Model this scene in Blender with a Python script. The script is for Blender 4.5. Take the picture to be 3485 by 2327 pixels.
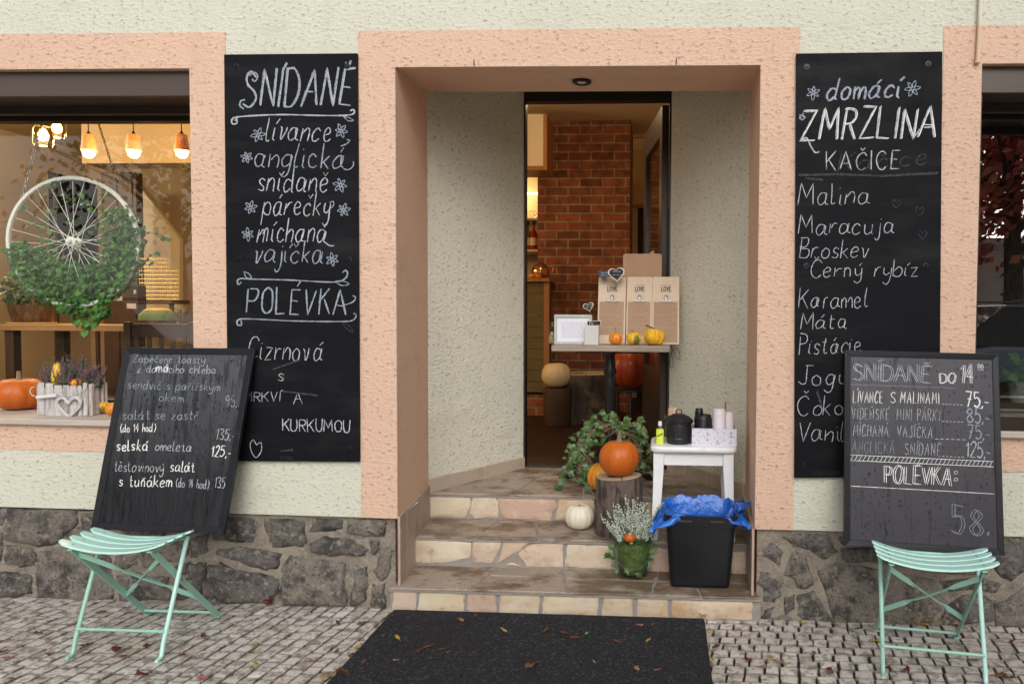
import bpy, math, random, unicodedata
from mathutils import Vector, Matrix, noise
random.seed(7)
sc = bpy.context.scene
for o in list(bpy.data.objects): bpy.data.objects.remove(o)
col = sc.collection
PI = math.pi
# ---------------------------------------------------------------- camera
W, H, F = 3485.0, 2327.0, 2597.0
PPX, PPY = 2110.0, 1164.0
YAW, PITCH, ROLL = math.atan(152 / F) + 0.0002, 0.038, 0.006
CAM = Vector((0, -3.365, 1.36))
ROT = Matrix.Rotation(YAW, 3, 'Z') @ Matrix.Rotation(PI / 2 - PITCH, 3, 'X') @ Matrix.Rotation(ROLL, 3, 'Z')
cd = bpy.data.cameras.new('camera'); cam = bpy.data.objects.new('camera', cd); col.objects.link(cam)
cam.matrix_world = Matrix.Translation(CAM) @ ROT.to_4x4()
cd.sensor_fit = 'HORIZONTAL'; cd.sensor_width = 36.0; cd.lens = 36.0 * F / W
cd.shift_x = (W / 2 - PPX) / W; cd.shift_y = (PPY - H / 2) / W
cd.clip_start = 0.05; cd.clip_end = 500
sc.camera = cam
# ---------------------------------------------------------------- world, sun, exposure
SUN_EL, SUN_AZ = math.radians(30), math.radians(10)      # overcast: wide soft sun behind the photographer
wd = bpy.data.worlds.new('World'); sc.world = wd; wd.use_nodes = True
nt = wd.node_tree; bg = nt.nodes['Background']
sky = nt.nodes.new('ShaderNodeTexSky'); sky.sky_type = 'NISHITA'; sky.sun_disc = False
sky.sun_elevation = SUN_EL; sky.sun_rotation = PI - SUN_AZ; sky.air_density = 1.0; sky.dust_density = 4.0; sky.ozone_density = 1.0
hs = nt.nodes.new('ShaderNodeHueSaturation'); hs.inputs['Saturation'].default_value = 0.3
nt.links.new(sky.outputs[0], hs.inputs['Color']); nt.links.new(hs.outputs[0], bg.inputs['Color'])
bg.inputs['Strength'].default_value = 0.15
sl = bpy.data.lights.new('sun', 'SUN'); sl.energy = 1.4; sl.angle = math.radians(60); sl.color = (1.0, 0.98, 0.94)
so = bpy.data.objects.new('sun', sl); col.objects.link(so)
sd = Vector((math.sin(SUN_AZ) * math.cos(SUN_EL), -math.cos(SUN_AZ) * math.cos(SUN_EL), math.sin(SUN_EL)))
so.rotation_euler = sd.to_track_quat('Z', 'Y').to_euler(); so.location = (0, -6, 8)
vs = sc.view_settings; vs.view_transform = 'Standard'; vs.look = 'None'; vs.exposure = -0.02; vs.gamma = 1; vs.use_curve_mapping = False
sc.cycles.max_bounces = 8; sc.cycles.transparent_max_bounces = 16

# ---------------------------------------------------------------- survey helpers: bearing of a measured point -> place in the scene
def ray(u, v): return ROT @ Vector(((u - PPX) / F, -(v - PPY) / F, -1.0))
def at(u, v, Y): d = ray(u, v); return CAM + d * ((Y - CAM.y) / d.y)
def onz(u, v, z): d = ray(u, v); return CAM + d * ((z - CAM.z) / d.z)
def on_plane(u, v, p, n): d = ray(u, v); return CAM + d * ((p - CAM).dot(n) / d.dot(n))

# ---------------------------------------------------------------- objects
def tag(o, label=None, cat=None, group=None, kind=None):
    if label: o['label'] = label
    if cat: o['category'] = cat
    if group: o['group'] = group
    if kind: o['kind'] = kind
    return o
def thing(name, loc, label, cat, group=None, kind=None):
    o = bpy.data.objects.new(name, None); col.objects.link(o); o.location = loc; o.empty_display_size = .05
    return tag(o, label, cat, group, kind)
def root_loc(o):
    while o.parent: o = o.parent
    return Vector(o.location)
class MB:
    def __init__(s): s.v = []; s.f = []; s.m = []
    def add(s, vs, fs, mi=0):
        b = len(s.v); s.v += [tuple(p) for p in vs]; s.f += [tuple(b + i for i in f) for f in fs]; s.m += [mi] * len(fs)
    def box(s, x0, x1, y0, y1, z0, z1, mi=0):
        vs = [(x, y, z) for z in (z0, z1) for y in (y0, y1) for x in (x0, x1)]
        s.add(vs, [(0, 2, 3, 1), (4, 5, 7, 6), (0, 1, 5, 4), (2, 6, 7, 3), (0, 4, 6, 2), (1, 3, 7, 5)], mi)
    def hexa(s, q0, q1, mi=0):      # two quads, same winding
        s.add(list(q0) + list(q1), [(3, 2, 1, 0), (4, 5, 6, 7)] + [(i, (i + 1) % 4, 4 + (i + 1) % 4, 4 + i) for i in range(4)], mi)
    def bar(s, a, b, w, t, up=(0, 0, 1), mi=0):   # flat bar from a to b: width w along side, thickness t
        a, b = Vector(a), Vector(b); d = (b - a).normalized(); sd_ = d.cross(Vector(up))
        if sd_.length < 1e-4: sd_ = d.cross(Vector((1, 0, 0)))
        sd_.normalize(); u = sd_.cross(d)
        q = lambda p: [p + sd_ * w / 2 * i + u * t / 2 * j for i, j in ((-1, -1), (1, -1), (1, 1), (-1, 1))]
        s.hexa(q(a), q(b), mi)
    def prism(s, pts, vec, mi=0):
        n = len(pts); vec = Vector(vec); pts = [Vector(p) for p in pts]
        s.add(pts + [p + vec for p in pts], [tuple(range(n))[::-1], tuple(range(n, 2 * n))] + [(i, (i + 1) % n, n + (i + 1) % n, n + i) for i in range(n)], mi)
    def tube(s, path, r, n=8, mi=0, cap=True):
        P = [Vector(p) for p in path]; R = r if isinstance(r, (list, tuple)) else [r] * len(P)
        t0 = (P[1] - P[0]).normalized(); a = t0.orthogonal().normalized(); vs = []
        for i, p in enumerate(P):
            t = (P[min(i + 1, len(P) - 1)] - P[max(i - 1, 0)])
            t = t.normalized() if t.length > 1e-9 else t0
            a = a - t * a.dot(t); a = a.normalized() if a.length > 1e-6 else t.orthogonal().normalized()
            b = t.cross(a)
            vs += [p + (a * math.cos(2 * PI * k / n) + b * math.sin(2 * PI * k / n)) * R[i] for k in range(n)]
        fs = [(i * n + k, i * n + (k + 1) % n, (i + 1) * n + (k + 1) % n, (i + 1) * n + k) for i in range(len(P) - 1) for k in range(n)]
        if cap: fs += [tuple(range(n))[::-1], tuple((len(P) - 1) * n + k for k in range(n))]
        s.add(vs, fs, mi)
    def lathe(s, c, prof, n=32, fn=None, mi=0, M=None):
        c = Vector(c); vs = []
        for i, (r, z) in enumerate(prof):
            for k in range(n):
                th = 2 * PI * k / n; q = fn(th, r, z) if fn else (r, z)
                p = Vector((q[0] * math.cos(th), q[0] * math.sin(th), q[1]))
                vs.append(c + (M @ p if M else p))
        m = len(prof)
        fs = [(i * n + k, i * n + (k + 1) % n, (i + 1) * n + (k + 1) % n, (i + 1) * n + k) for i in range(m - 1) for k in range(n)]
        if prof[0][0] > 1e-5: fs.append(tuple(range(n))[::-1])
        if prof[-1][0] > 1e-5: fs.append(tuple((m - 1) * n + k for k in range(n)))
        s.add(vs, fs, mi)
    def loft(s, c, levels, seg=5, mi=0, M=None, caps=(True, True)):   # rounded rectangles (z, w, d, r[, dx, dy])
        c = Vector(c); vs = []; n = 4 * (seg + 1)
        for L in levels:
            z, w, d, r = L[:4]; ox, oy = (L[4], L[5]) if len(L) > 4 else (0, 0)
            for qi, (sx, sy) in enumerate(((1, 1), (-1, 1), (-1, -1), (1, -1))):
                for k in range(seg + 1):
                    a = PI / 2 * (qi + k / seg)
                    p = Vector((ox + sx * (w / 2 - r) + r * math.cos(a), oy + sy * (d / 2 - r) + r * math.sin(a), z))
                    vs.append(c + (M @ p if M else p))
        m = len(levels)
        fs = [(i * n + k, i * n + (k + 1) % n, (i + 1) * n + (k + 1) % n, (i + 1) * n + k) for i in range(m - 1) for k in range(n)]
        if caps[0]: fs.append(tuple(range(n))[::-1])
        if caps[1]: fs.append(tuple((m - 1) * n + k for k in range(n)))
        s.add(vs, fs, mi)
    def build(s, name, mat, parent=None, loc=None, smooth=None, bevel=0, seg=2):
        me = bpy.data.meshes.new(name)
        L = root_loc(parent) if parent else Vector(loc or (0, 0, 0))
        me.from_pydata([(x - L.x, y - L.y, z - L.z) for x, y, z in s.v], [], s.f)
        for m in (mat if isinstance(mat, (list, tuple)) else [mat]): me.materials.append(m)
        if any(s.m): me.polygons.foreach_set('material_index', s.m)
        if smooth is not None:
            me.polygons.foreach_set('use_smooth', [True] * len(me.polygons))
            me.set_sharp_from_angle(angle=math.radians(smooth))
        me.update()
        o = bpy.data.objects.new(name, me); col.objects.link(o)
        if parent: o.parent = parent
        else: o.location = L
        if bevel:
            b = o.modifiers.new('bevel', 'BEVEL'); b.width = bevel; b.segments = seg; b.limit_method = 'ANGLE'; b.angle_limit = math.radians(40)
        return o
def arc_pts(c, r, a0, a1, n, ax=(1, 0, 0), ay=(0, 0, 1)):
    c, ax, ay = Vector(c), Vector(ax), Vector(ay)
    return [c + ax * r * math.cos(a0 + (a1 - a0) * i / n) + ay * r * math.sin(a0 + (a1 - a0) * i / n) for i in range(n + 1)]
def catmull(P, k=6):
    if len(P) < 3: return list(P)
    out = []; Q = [P[0]] + list(P) + [P[-1]]
    for i in range(1, len(Q) - 2):
        a, b, c, d = Q[i - 1:i + 3]
        for j in range(k):
            t = j / k
            out.append(tuple(.5 * (2 * b[m] + (c[m] - a[m]) * t + (2 * a[m] - 5 * b[m] + 4 * c[m] - d[m]) * t * t + (3 * b[m] - a[m] - 3 * c[m] + d[m]) * t ** 3) for m in range(len(b))))
    out.append(tuple(P[-1])); return out
def nz(p, s): return noise.noise(Vector(p) * s)

# ---------------------------------------------------------------- materials
def mk(name, base, rough=.6, metal=0, spec=.5, var=(), bump=(), island=None, coat=0, rvar=None, trans=0, alpha=1, emit=None):
    """base colour; var: (texture, scale, lo, hi, colour, amount); bump: (texture, scale, strength, distance); island: list of colours per loose piece"""
    m = bpy.data.materials.new(name); m.use_nodes = True; t = m.node_tree; N = t.nodes; Lk = t.links.new
    b = N['Principled BSDF']; b.inputs['Base Color'].default_value = (*base, 1); b.inputs['Roughness'].default_value = rough
    b.inputs['Metallic'].default_value = metal; b.inputs['Specular IOR Level'].default_value = spec
    b.inputs['Coat Weight'].default_value = coat; b.inputs['Coat Roughness'].default_value = .15
    b.inputs['Transmission Weight'].default_value = trans; b.inputs['Alpha'].default_value = alpha
    if emit: b.inputs['Emission Color'].default_value = (*emit[0], 1); b.inputs['Emission Strength'].default_value = emit[1]
    tc = N.new('ShaderNodeTexCoord'); co = tc.outputs['Object']
    def tex(kind, scale):
        if kind == 'attr': src = None
        elif isinstance(scale, (tuple, list)):
            mp = N.new('ShaderNodeMapping'); mp.inputs['Scale'].default_value = scale; Lk(co, mp.inputs['Vector']); src = mp.outputs[0]; sc_ = 1
        else: src = co; sc_ = scale
        if kind[0] == 'v':
            x = N.new('ShaderNodeTexVoronoi'); x.inputs['Scale'].default_value = sc_
            if kind == 'vedge': x.feature = 'DISTANCE_TO_EDGE'
            Lk(src, x.inputs['Vector']); return x.outputs['Distance']
        if kind == 'z':
            x = N.new('ShaderNodeSeparateXYZ'); Lk(co, x.inputs[0]); return x.outputs['Z']
        if kind == 'attr':
            x = N.new('ShaderNodeAttribute'); x.attribute_name = scale; return x.outputs['Fac']
        if kind == 'wave':
            x = N.new('ShaderNodeTexWave'); x.inputs['Scale'].default_value = sc_; x.inputs['Distortion'].default_value = 3; x.inputs['Detail'].default_value = 3; Lk(src, x.inputs['Vector']); return x.outputs['Fac']
        x = N.new('ShaderNodeTexNoise'); x.inputs['Scale'].default_value = sc_; x.inputs['Detail'].default_value = 2 if kind == 'n2' else 6
        x.inputs['Roughness'].default_value = .6; Lk(src, x.inputs['Vector']); return x.outputs['Fac']
    def ramp(src, lo, hi):
        r = N.new('ShaderNodeMapRange'); r.inputs['From Min'].default_value = lo; r.inputs['From Max'].default_value = hi; r.clamp = True; Lk(src, r.inputs['Value']); return r.outputs[0]
    c = None
    if island:
        g = N.new('ShaderNodeNewGeometry'); r = N.new('ShaderNodeValToRGB'); e = r.color_ramp.elements; r.color_ramp.interpolation = 'LINEAR'
        while len(e) < len(island): e.new(.5)
        for i, k in enumerate(island): e[i].position = i / max(1, len(island) - 1); e[i].color = (*k, 1)
        Lk(g.outputs['Random Per Island'], r.inputs[0]); c = r.outputs[0]
    for kind, scale, lo, hi, colr, amt in var:
        f = ramp(tex(kind, scale), lo, hi)
        x = N.new('ShaderNodeMix'); x.data_type = 'RGBA'
        mu = N.new('ShaderNodeMath'); mu.operation = 'MULTIPLY'; mu.inputs[1].default_value = amt; Lk(f, mu.inputs[0]); Lk(mu.outputs[0], x.inputs['Factor'])
        if c: Lk(c, x.inputs['A'])
        else: x.inputs['A'].default_value = (*base, 1)
        x.inputs['B'].default_value = (*colr, 1); c = x.outputs['Result']
    if c: Lk(c, b.inputs['Base Color'])
    if rvar:
        kind, scale, lo, hi, r0, r1 = rvar; f = ramp(tex(kind, scale), lo, hi); q = N.new('ShaderNodeMapRange')
        q.inputs['To Min'].default_value = r0; q.inputs['To Max'].default_value = r1; Lk(f, q.inputs['Value']); Lk(q.outputs[0], b.inputs['Roughness'])
    prev = None
    for kind, scale, st, dist in bump:
        n_ = N.new('ShaderNodeBump'); n_.inputs['Strength'].default_value = st; n_.inputs['Distance'].default_value = dist; Lk(tex(kind, scale), n_.inputs['Height'])
        if prev: Lk(prev, n_.inputs['Normal'])
        prev = n_.outputs[0]
    if prev: Lk(prev, b.inputs['Normal'])
    return m
def glass_mat(name, tint=(1, 1, 1), ior=1.5, rough=0.0, boost=1.0):
    m = bpy.data.materials.new(name); m.use_nodes = True; t = m.node_tree; N = t.nodes; N.remove(N['Principled BSDF'])
    tr = N.new('ShaderNodeBsdfTransparent'); tr.inputs[0].default_value = (*tint, 1); gl = N.new('ShaderNodeBsdfGlossy'); gl.inputs['Roughness'].default_value = rough
    fr = N.new('ShaderNodeFresnel'); ge = N.new('ShaderNodeNewGeometry'); bf = N.new('ShaderNodeMapRange'); bf.inputs['To Min'].default_value = ior; bf.inputs['To Max'].default_value = 1 / ior; t.links.new(ge.outputs['Backfacing'], bf.inputs['Value']); t.links.new(bf.outputs[0], fr.inputs['IOR']); mx = N.new('ShaderNodeMixShader')
    mu = N.new('ShaderNodeMath'); mu.operation = 'MULTIPLY'; mu.inputs[1].default_value = boost; mu.use_clamp = True
    t.links.new(fr.outputs[0], mu.inputs[0]); t.links.new(mu.outputs[0], mx.inputs[0]); t.links.new(tr.outputs[0], mx.inputs[1]); t.links.new(gl.outputs[0], mx.inputs[2])
    t.links.new(mx.outputs[0], N['Material Output'].inputs[0]); return m
M = {}
def stucco(name, base, pit_shade, rough_b=1.0):  # pit colour paints the shade inside the plaster's pits
    return mk(name, base, .92, spec=.15,
        var=[('n', 1.3, .4, .75, tuple(c * .92 for c in base), .6), ('n', (5, 5, .7), .55, .75, tuple(c * .88 for c in base), .55), ('n', (44, 44, 74), .575, .64, pit_shade, .75), ('n', 14, .62, .8, tuple(c * .92 for c in base), .5), ('n', (2.5, 2.5, 6), .56, .70, tuple(c * q for c, q in zip(base, (.86, .84, .80))), .6), ('n2', 9, .70, .76, tuple(c * .8 for c in base), .5)],
        bump=[('n', (44, 44, 74), .8 * rough_b, .010), ('n2', 130, .3 * rough_b, .003)])
M['cream'] = stucco('cream_stucco', (.632, .629, .528), (.31, .305, .255))
M['peach'] = stucco('peach_stucco', (.69, .475, .36), (.38, .24, .17))
M['peach_smooth_lit'] = stucco('peach_stucco_fine_lit', (.80, .545, .40), (.66, .43, .30), .35)  # same peach paint, lightened to make up for dim light in the reveals
M['cream_recess_lit'] = stucco('cream_stucco_reveal_lit', (.76, .745, .63), (.40, .385, .31), 1.3)  # cream lightened in colour to make up for dim light in the recess
M['mortar'] = mk('mortar', (.30, .26, .205), .95, var=[('n', 7, .42, .64, (.19, .165, .135), .8), ('n', 60, .55, .7, (.44, .40, .34), .6), ('n', 22, .60, .70, (.10, .09, .08), .7)], bump=[('n', 16, 1, .03), ('n', 90, .8, .008)])
M['stone'] = mk('plinth_stone', (.1, .1, .1), .8, spec=.3, island=[(.105, .096, .09), (.19, .168, .14), (.12, .11, .105), (.23, .20, .165), (.11, .104, .10), (.195, .175, .155), (.15, .13, .12)],
    var=[('n', 11, .47, .62, (.035, .032, .033), .8), ('n', 34, .53, .64, (.30, .265, .22), .7), ('n', 6, .54, .72, (.19, .155, .12), .5), ('n', 80, .56, .66, (.02, .019, .019), .8)],
    bump=[('n', 9, 1, .04), ('n', 45, .9, .012)])
M['cobble'] = mk('cobblestone', (.3, .28, .26), .5, spec=.6, coat=.3, island=[(.56, .51, .455), (.66, .62, .575), (.48, .43, .38), (.72, .69, .65), (.59, .52, .47), (.63, .60, .56)],
    var=[('n', 24, .50, .57, (.15, .12, .095), .7), ('n', 1.1, .45, .7, (.30, .25, .205), .3), ('n', 60, .55, .63, (.70, .67, .64), .6), ('attr', 'rim_dirt', .3, 1.0, (.05, .04, .03), .8)],
    bump=[('n', 40, .4, .006)], rvar=('n', 25, .35, .65, .2, .55))
M['joint'] = mk('joint_sand', (.022, .017, .013), .95, var=[('n', 30, .5, .7, (.05, .04, .03), .7)], bump=[('n', 120, .5, .004)])
M['asphalt'] = mk('wet_asphalt', (.085, .085, .088), .35, var=[('n', 3, .4, .7, (.12, .118, .115), .7)], bump=[('n', 220, .5, .004)])
M['kerb'] = mk('kerb_granite', (.32, .31, .30), .7, var=[('n', 90, .5, .65, (.16, .155, .15), .7)], bump=[('n', 120, .4, .003)])
M['slab'] = mk('riser_stone', (.6, .48, .34), .62, spec=.35, island=[(.58, .44, .32), (.62, .54, .37), (.50, .34, .27), (.64, .57, .43), (.55, .40, .26), (.60, .50, .38), (.53, .38, .31)],
    var=[('n', (4, 4, 13), .46, .66, (.44, .31, .22), .65), ('n', 24, .58, .70, (.32, .22, .15), .6), ('n', (3, 3, 9), .58, .66, (.44, .25, .09), .6), ('n', 9, .52, .66, (.66, .60, .50), .5)], bump=[('n', 26, .45, .008), ('n', 120, .3, .002)])
M['grout'] = mk('grey_grout', (.30, .275, .25), .95, var=[('n', 25, .4, .7, (.22, .20, .18), .7)], bump=[('n', 90, .5, .004)])
M['tread'] = mk('tread_flagstone', (.36, .28, .215), .45, spec=.5, island=[(.34, .27, .215), (.37, .305, .25), (.30, .24, .195), (.38, .295, .24), (.33, .275, .23)], var=[('n', (4, 6, 4), .46, .56, (.14, .092, .052), .9), ('n', (9, 16, 9), .55, .66, (.25, .20, .165), .7), ('n', 40, .6, .72, (.47, .40, .33), .5), ('n', 13, .60, .68, (.11, .065, .035), .75)],
    bump=[('n', 14, .6, .010), ('n', 70, .3, .003)], rvar=('n', 6, .35, .6, .2, .65))
M['skirt'] = mk('skirting_stone', (.47, .34, .255), .6, island=[(.50, .37, .29), (.44, .32, .26), (.52, .42, .33)], var=[('n', (9, 9, 5), .48, .66, (.36, .25, .18), .7), ('n', 22, .56, .68, (.30, .22, .17), .6), ('n', 5, .45, .7, (.40, .33, .26), .5)], bump=[('n', 30, .4, .006)])
M['skirt_pale'] = mk('skirting_stone_pale', (.48, .42, .32), .6, island=[(.47, .41, .31), (.46, .35, .28), (.50, .45, .34)], var=[('n', (8, 8, 14), .5, .7, (.36, .28, .21), .6)], bump=[('n', 40, .3, .005)])
# ================================================================ BUILDING
def shear(mb): mb.v = [(x, y, z - .007 * (x + .4)) for x, y, z in mb.v]; return mb
LW = (-4.3, -2.148, .836, 2.437); RW = (1.333, 3.4, .874, 2.437); DO = (-1.203, .403, .4185, 2.4365)
bld = thing('cafe_building', (-.4, 0, 0), 'cream and peach plastered cafe front with big windows and a recessed doorway', 'building')
def sheet(mb, xs, zs, skip, y0, mi=0):
    for i in range(len(xs) - 1):
        for j in range(len(zs) - 1):
            if skip((xs[i] + xs[i + 1]) / 2, (zs[j] + zs[j + 1]) / 2): continue
            n = max(1, int((xs[i + 1] - xs[i]) / .5)); 
            mb.add([(xs[i], y0, zs[j]), (xs[i + 1], y0, zs[j]), (xs[i + 1], y0, zs[j + 1]), (xs[i], y0, zs[j + 1])], [(0, 1, 2, 3)], mi)
inr = lambda r, x, z: r[0] < x < r[1] and r[2] < z < r[3]
LS = (-4.47, -1.98, .69, 2.596); RS = (1.172, 3.57, .70, 2.596); DS = (-1.371, .57, .4185, 2.596)
m = MB(); xs = sorted({-10, 6, LW[0], LW[1], RW[0], RW[1], DO[0], DO[1]}); zs = sorted({.4185, .836, .874, 2.4365, 2.437, 5.2})
sheet(m, xs, zs, lambda x, z: inr(LW, x, z) or inr(RW, x, z) or inr(DO, x, z), 0)
# underside lip, sides, back, roof
m.add([(-10, 0, .4185), (DO[0], 0, .4185), (DO[0], .3, .4185), (-10, .3, .4185)], [(3, 2, 1, 0)])
m.add([(DO[1], 0, .4185), (6, 0, .4185), (6, .3, .4185), (DO[1], .3, .4185)], [(3, 2, 1, 0)])
m.box(-10.2, -10.0, 0, 7, -.1, 5.2); m.box(6.0, 6.2, 0, 7, -.1, 5.2); m.box(-10, 6, 6.8, 7, -.1, 5.2); m.box(-10.3, 6.3, -.12, 7.2, 5.2, 5.4)
shear(m).build('wall', M['cream'], bld)
def surround(name, S, Hh, bottom=True):
    m = MB(); y = -.004; x0, x1, z0, z1 = S; a, b, c, d = Hh
    strips = [(x0, a, z0, z1), (b, x1, z0, z1), (a, b, d, z1)] + ([(a, b, z0, c)] if bottom else [])
    for s in strips: m.add([(s[0], y, s[2]), (s[1], y, s[2]), (s[1], y, s[3]), (s[0], y, s[3])], [(0, 1, 2, 3)])
    e = [(x0, z0), (x1, z0), (x1, z1), (x0, z1)]
    for i in range(0 if bottom else 1, 4):
        p, q = e[i], e[(i + 1) % 4]
        m.add([(p[0], y, p[1]), (q[0], y, q[1]), (q[0], .02, q[1]), (p[0], .02, p[1])], [(3, 2, 1, 0)])
    return m
def reveals(m, Hh, d, bottom=True):
    a, b, c, e = Hh
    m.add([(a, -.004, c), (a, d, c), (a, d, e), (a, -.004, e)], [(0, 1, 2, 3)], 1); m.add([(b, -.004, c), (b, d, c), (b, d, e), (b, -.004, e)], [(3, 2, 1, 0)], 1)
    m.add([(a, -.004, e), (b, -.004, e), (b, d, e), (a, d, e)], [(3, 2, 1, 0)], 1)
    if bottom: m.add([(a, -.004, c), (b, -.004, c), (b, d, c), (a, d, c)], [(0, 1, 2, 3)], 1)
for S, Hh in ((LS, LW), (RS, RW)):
    m = surround('w', S, Hh); reveals(m, Hh, .46); shear(m).build('window_surround', [M['peach'], M['peach_smooth_lit']], bld)
m = surround('d', DS, DO, False)
A, B = (DO[0], -.004), (-1.25, .6); A2, B2 = (DO[1], -.004), (.424, .6); zt, zb = 2.4365, 2.50
def wallq(m, p, q, z0, z1, z2=None, z3=None, mi=0, n=14):      # vertical panel from p to q
    m.add([(*p, z0), (*q, z2 if z2 is not None else z0), (*q, z3 if z3 is not None else z1), (*p, z1)], [(0, 1, 2, 3)], mi)
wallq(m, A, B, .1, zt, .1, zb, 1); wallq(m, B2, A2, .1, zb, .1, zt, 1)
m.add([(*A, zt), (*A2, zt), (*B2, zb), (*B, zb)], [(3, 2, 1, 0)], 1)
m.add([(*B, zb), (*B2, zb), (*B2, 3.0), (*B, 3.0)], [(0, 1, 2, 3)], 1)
shear(m).build('door_surround', [M['peach'], M['peach_smooth_lit']], bld)
# splayed plaster walls of the recess
DL, DR, DY = -.868, .030, 1.285
m = MB(); wallq(m, B, (DL, DY), .35, 2.9); wallq(m, (DR, DY), B2, .35, 2.9); m.add([(*B, 2.76), (*B2, 2.76), (DR, DY, 2.76), (DL, DY, 2.76)], [(3, 2, 1, 0)])
m.build('recess_wall', M['cream_recess_lit'], bld)
# stone skirting of the recess, and the slabs up the jambs beside the steps
def panel(m, pts, off, mi=0): m.prism(pts, off, mi)
m = MB()
def along(p, q, t): return (p[0] + (q[0] - p[0]) * t, p[1] + (q[1] - p[1]) * t)
def skirt(m, p, q, nrm, t0, t1, z0a, z1a, z1b):
    a, b = along(p, q, t0), along(p, q, t1); m.prism([(*a, .39), (*b, .39), (*b, z1b), (*a, z1a)], (nrm[0] * .014, nrm[1] * .014, 0))
n1 = Vector((DY - .6, -(DL - B[0]), 0)).normalized(); n2 = Vector((-(DY - .6), -(B2[0] - DR), 0)).normalized()
m_l = m; skirt(m, B, (DL, DY), n1, 0, .52, 0, .475, .47); skirt(m, B, (DL, DY), n1, .53, 1, 0, .472, .468)
m.build('recess_skirting', M['skirt_pale'], bld, bevel=.004); m = MB(); skirt(m, B2, (DR, DY), n2, 0, .4, 0, .48, .48); skirt(m, B2, (DR, DY), n2, .42, .72, 0, .48, .478); skirt(m, B2, (DR, DY), n2, .735, 1, 0, .477, .475)
m.build('recess_skirting', M['skirt_pale'], bld, bevel=.004)
m = MB()
def jamb(m, p, q, sx, cuts, zf):
    for t0, t1 in cuts:
        a, b = along(p, q, t0), along(p, q, t1); m.prism([(*a, .0), (*b, .0), (*b, zf(t1)), (*a, zf(t0))], (sx * .012, 0, 0))
jamb(m, A, B, 1, ((0.005, .19), (.195, .44), (.445, .70), (.705, .985)), lambda t: .432 + .012 * t)
m.build('jamb_skirting', M['skirt'], bld, bevel=.003); m = MB(); jamb(m, A2, B2, -1, ((0.005, .3), (.305, .62), (.625, .985)), lambda t: .412 + .012 * t)
m.build('jamb_skirting', M['skirt'], bld, bevel=.003)
# ---- rubble plinth: traced stones standing proud of the pointing
def stone(m, poly, P, nrm, h, jit=.003, seed=0, sub=3, grow=1.0):
    rnd = random.Random(seed); pts = []
    n = len(poly)
    for i in range(n):
        a, b = poly[i], poly[(i + 1) % n]
        for k in range(sub): t = k / sub; pts.append((a[0] + (b[0] - a[0]) * t, a[1] + (b[1] - a[1]) * t))
    Q = [Vector(P(u, v)) for u, v in pts]; c = sum(Q, Vector()) / len(Q); nrm = Vector(nrm)
    size = sum((q - c).length for q in Q) / len(Q)
    Q = [c + (q - c) * grow + (q - c).normalized() * rnd.uniform(-jit, jit) * 2 for q in Q]
    vs = []; ins = min(.012, size * .18)
    rings = ((0, -.01), (.15, .35 * h), (1, .85 * h), (2.6, h))
    for d, hh in rings:
        for q in Q:
            r = (c - q); L = r.length; e = min(d * ins, L * .8)
            vs.append(q + r.normalized() * e + nrm * (hh + (rnd.uniform(-.3, .3) * jit if hh > 0 else 0)))
    N = len(Q); fs = [(i * N + k, i * N + (k + 1) % N, (i + 1) * N + (k + 1) % N, (i + 1) * N + k) for i in range(len(rings) - 1) for k in range(N)]
    vs.append(c + nrm * h * rnd.uniform(.9, 1.4)); last = (len(rings) - 1) * N
    fs += [(last + k, last + (k + 1) % N, len(vs) - 1) for k in range(N)]
    m.add(vs, fs)
PA = lambda x, y: (x / 3.136, 1650 + y / 3.136)
PB = lambda x, y: (650 + x / 3.136, 1650 + y / 3.136)
PC = lambda x, y: (2500 + x / 2.385, 1750 + y / 2.385)
TA = ['0,235 120,240 95,310 60,400 0,440', '120,250 400,240 820,270 830,400 740,520 600,600 420,650 250,620 80,570 75,450 100,330', '890,290 1250,300 1240,440 1100,490 930,480 875,430',
 '0,470 50,500 45,640 30,800 0,815', '80,640 250,650 390,690 395,770 385,850 230,870 150,840 65,820', '0,930 200,920 350,960 345,1140 180,1180 0,1190',
 '440,700 560,690 760,600 1000,640 1170,760 1200,900 1200,1200 900,1230 560,1200 420,1180 410,950 420,760', '1230,760 1480,740 1470,830 1340,900 1220,900', '1260,960 1500,940 1800,980 1850,1220 1300,1230',
 '1500,640 1800,600 2020,560 2020,740 1900,800 1550,870 1500,760', '700,540 850,440 1200,500 1430,520 1450,640 1230,720 1040,620 800,590', '1300,300 1700,310 1800,420 1750,560 1480,600 1320,480', '1860,860 2020,820 2010,960 1870,960']
TB = ['0,560 200,520 190,700 60,770 -10,760', '0,830 150,820 190,870 140,1000 130,1150 -20,1200 -160,1200 -150,1000 -20,980', '210,520 230,340 660,350 710,440 700,530 650,600 500,595 280,590', '800,360 1180,380 1220,400 1250,590 1200,650 900,640 840,560',
 '1290,350 1480,340 1630,370 1635,450 1540,480 1290,485', '1700,380 1900,345 2100,380 2090,480 2080,545 1850,545 1665,500', '1295,620 1440,545 1650,570 1850,640 1885,700 1830,745 1500,745 1300,700',
 '270,720 320,680 560,655 860,690 975,730 925,890 800,895 560,830 380,770', '220,860 340,830 540,910 820,950 930,1000 920,1130 850,1230 600,1255 180,1240 170,1050', '1080,760 1270,790 1560,800 1650,830 1650,1000 1665,1270 1000,1265 960,1150 1000,1000 990,860',
 '1750,860 1880,880 1900,1000 1880,1200 1780,1280 1690,1260 1750,1080', '1990,830 2060,700 2140,660 2150,880 2090,1000 2010,1000 1960,900', '1950,1060 2080,1040 2080,1300 1990,1330 1930,1250', '1920,600 2030,600 2010,700 1950,740']
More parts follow.
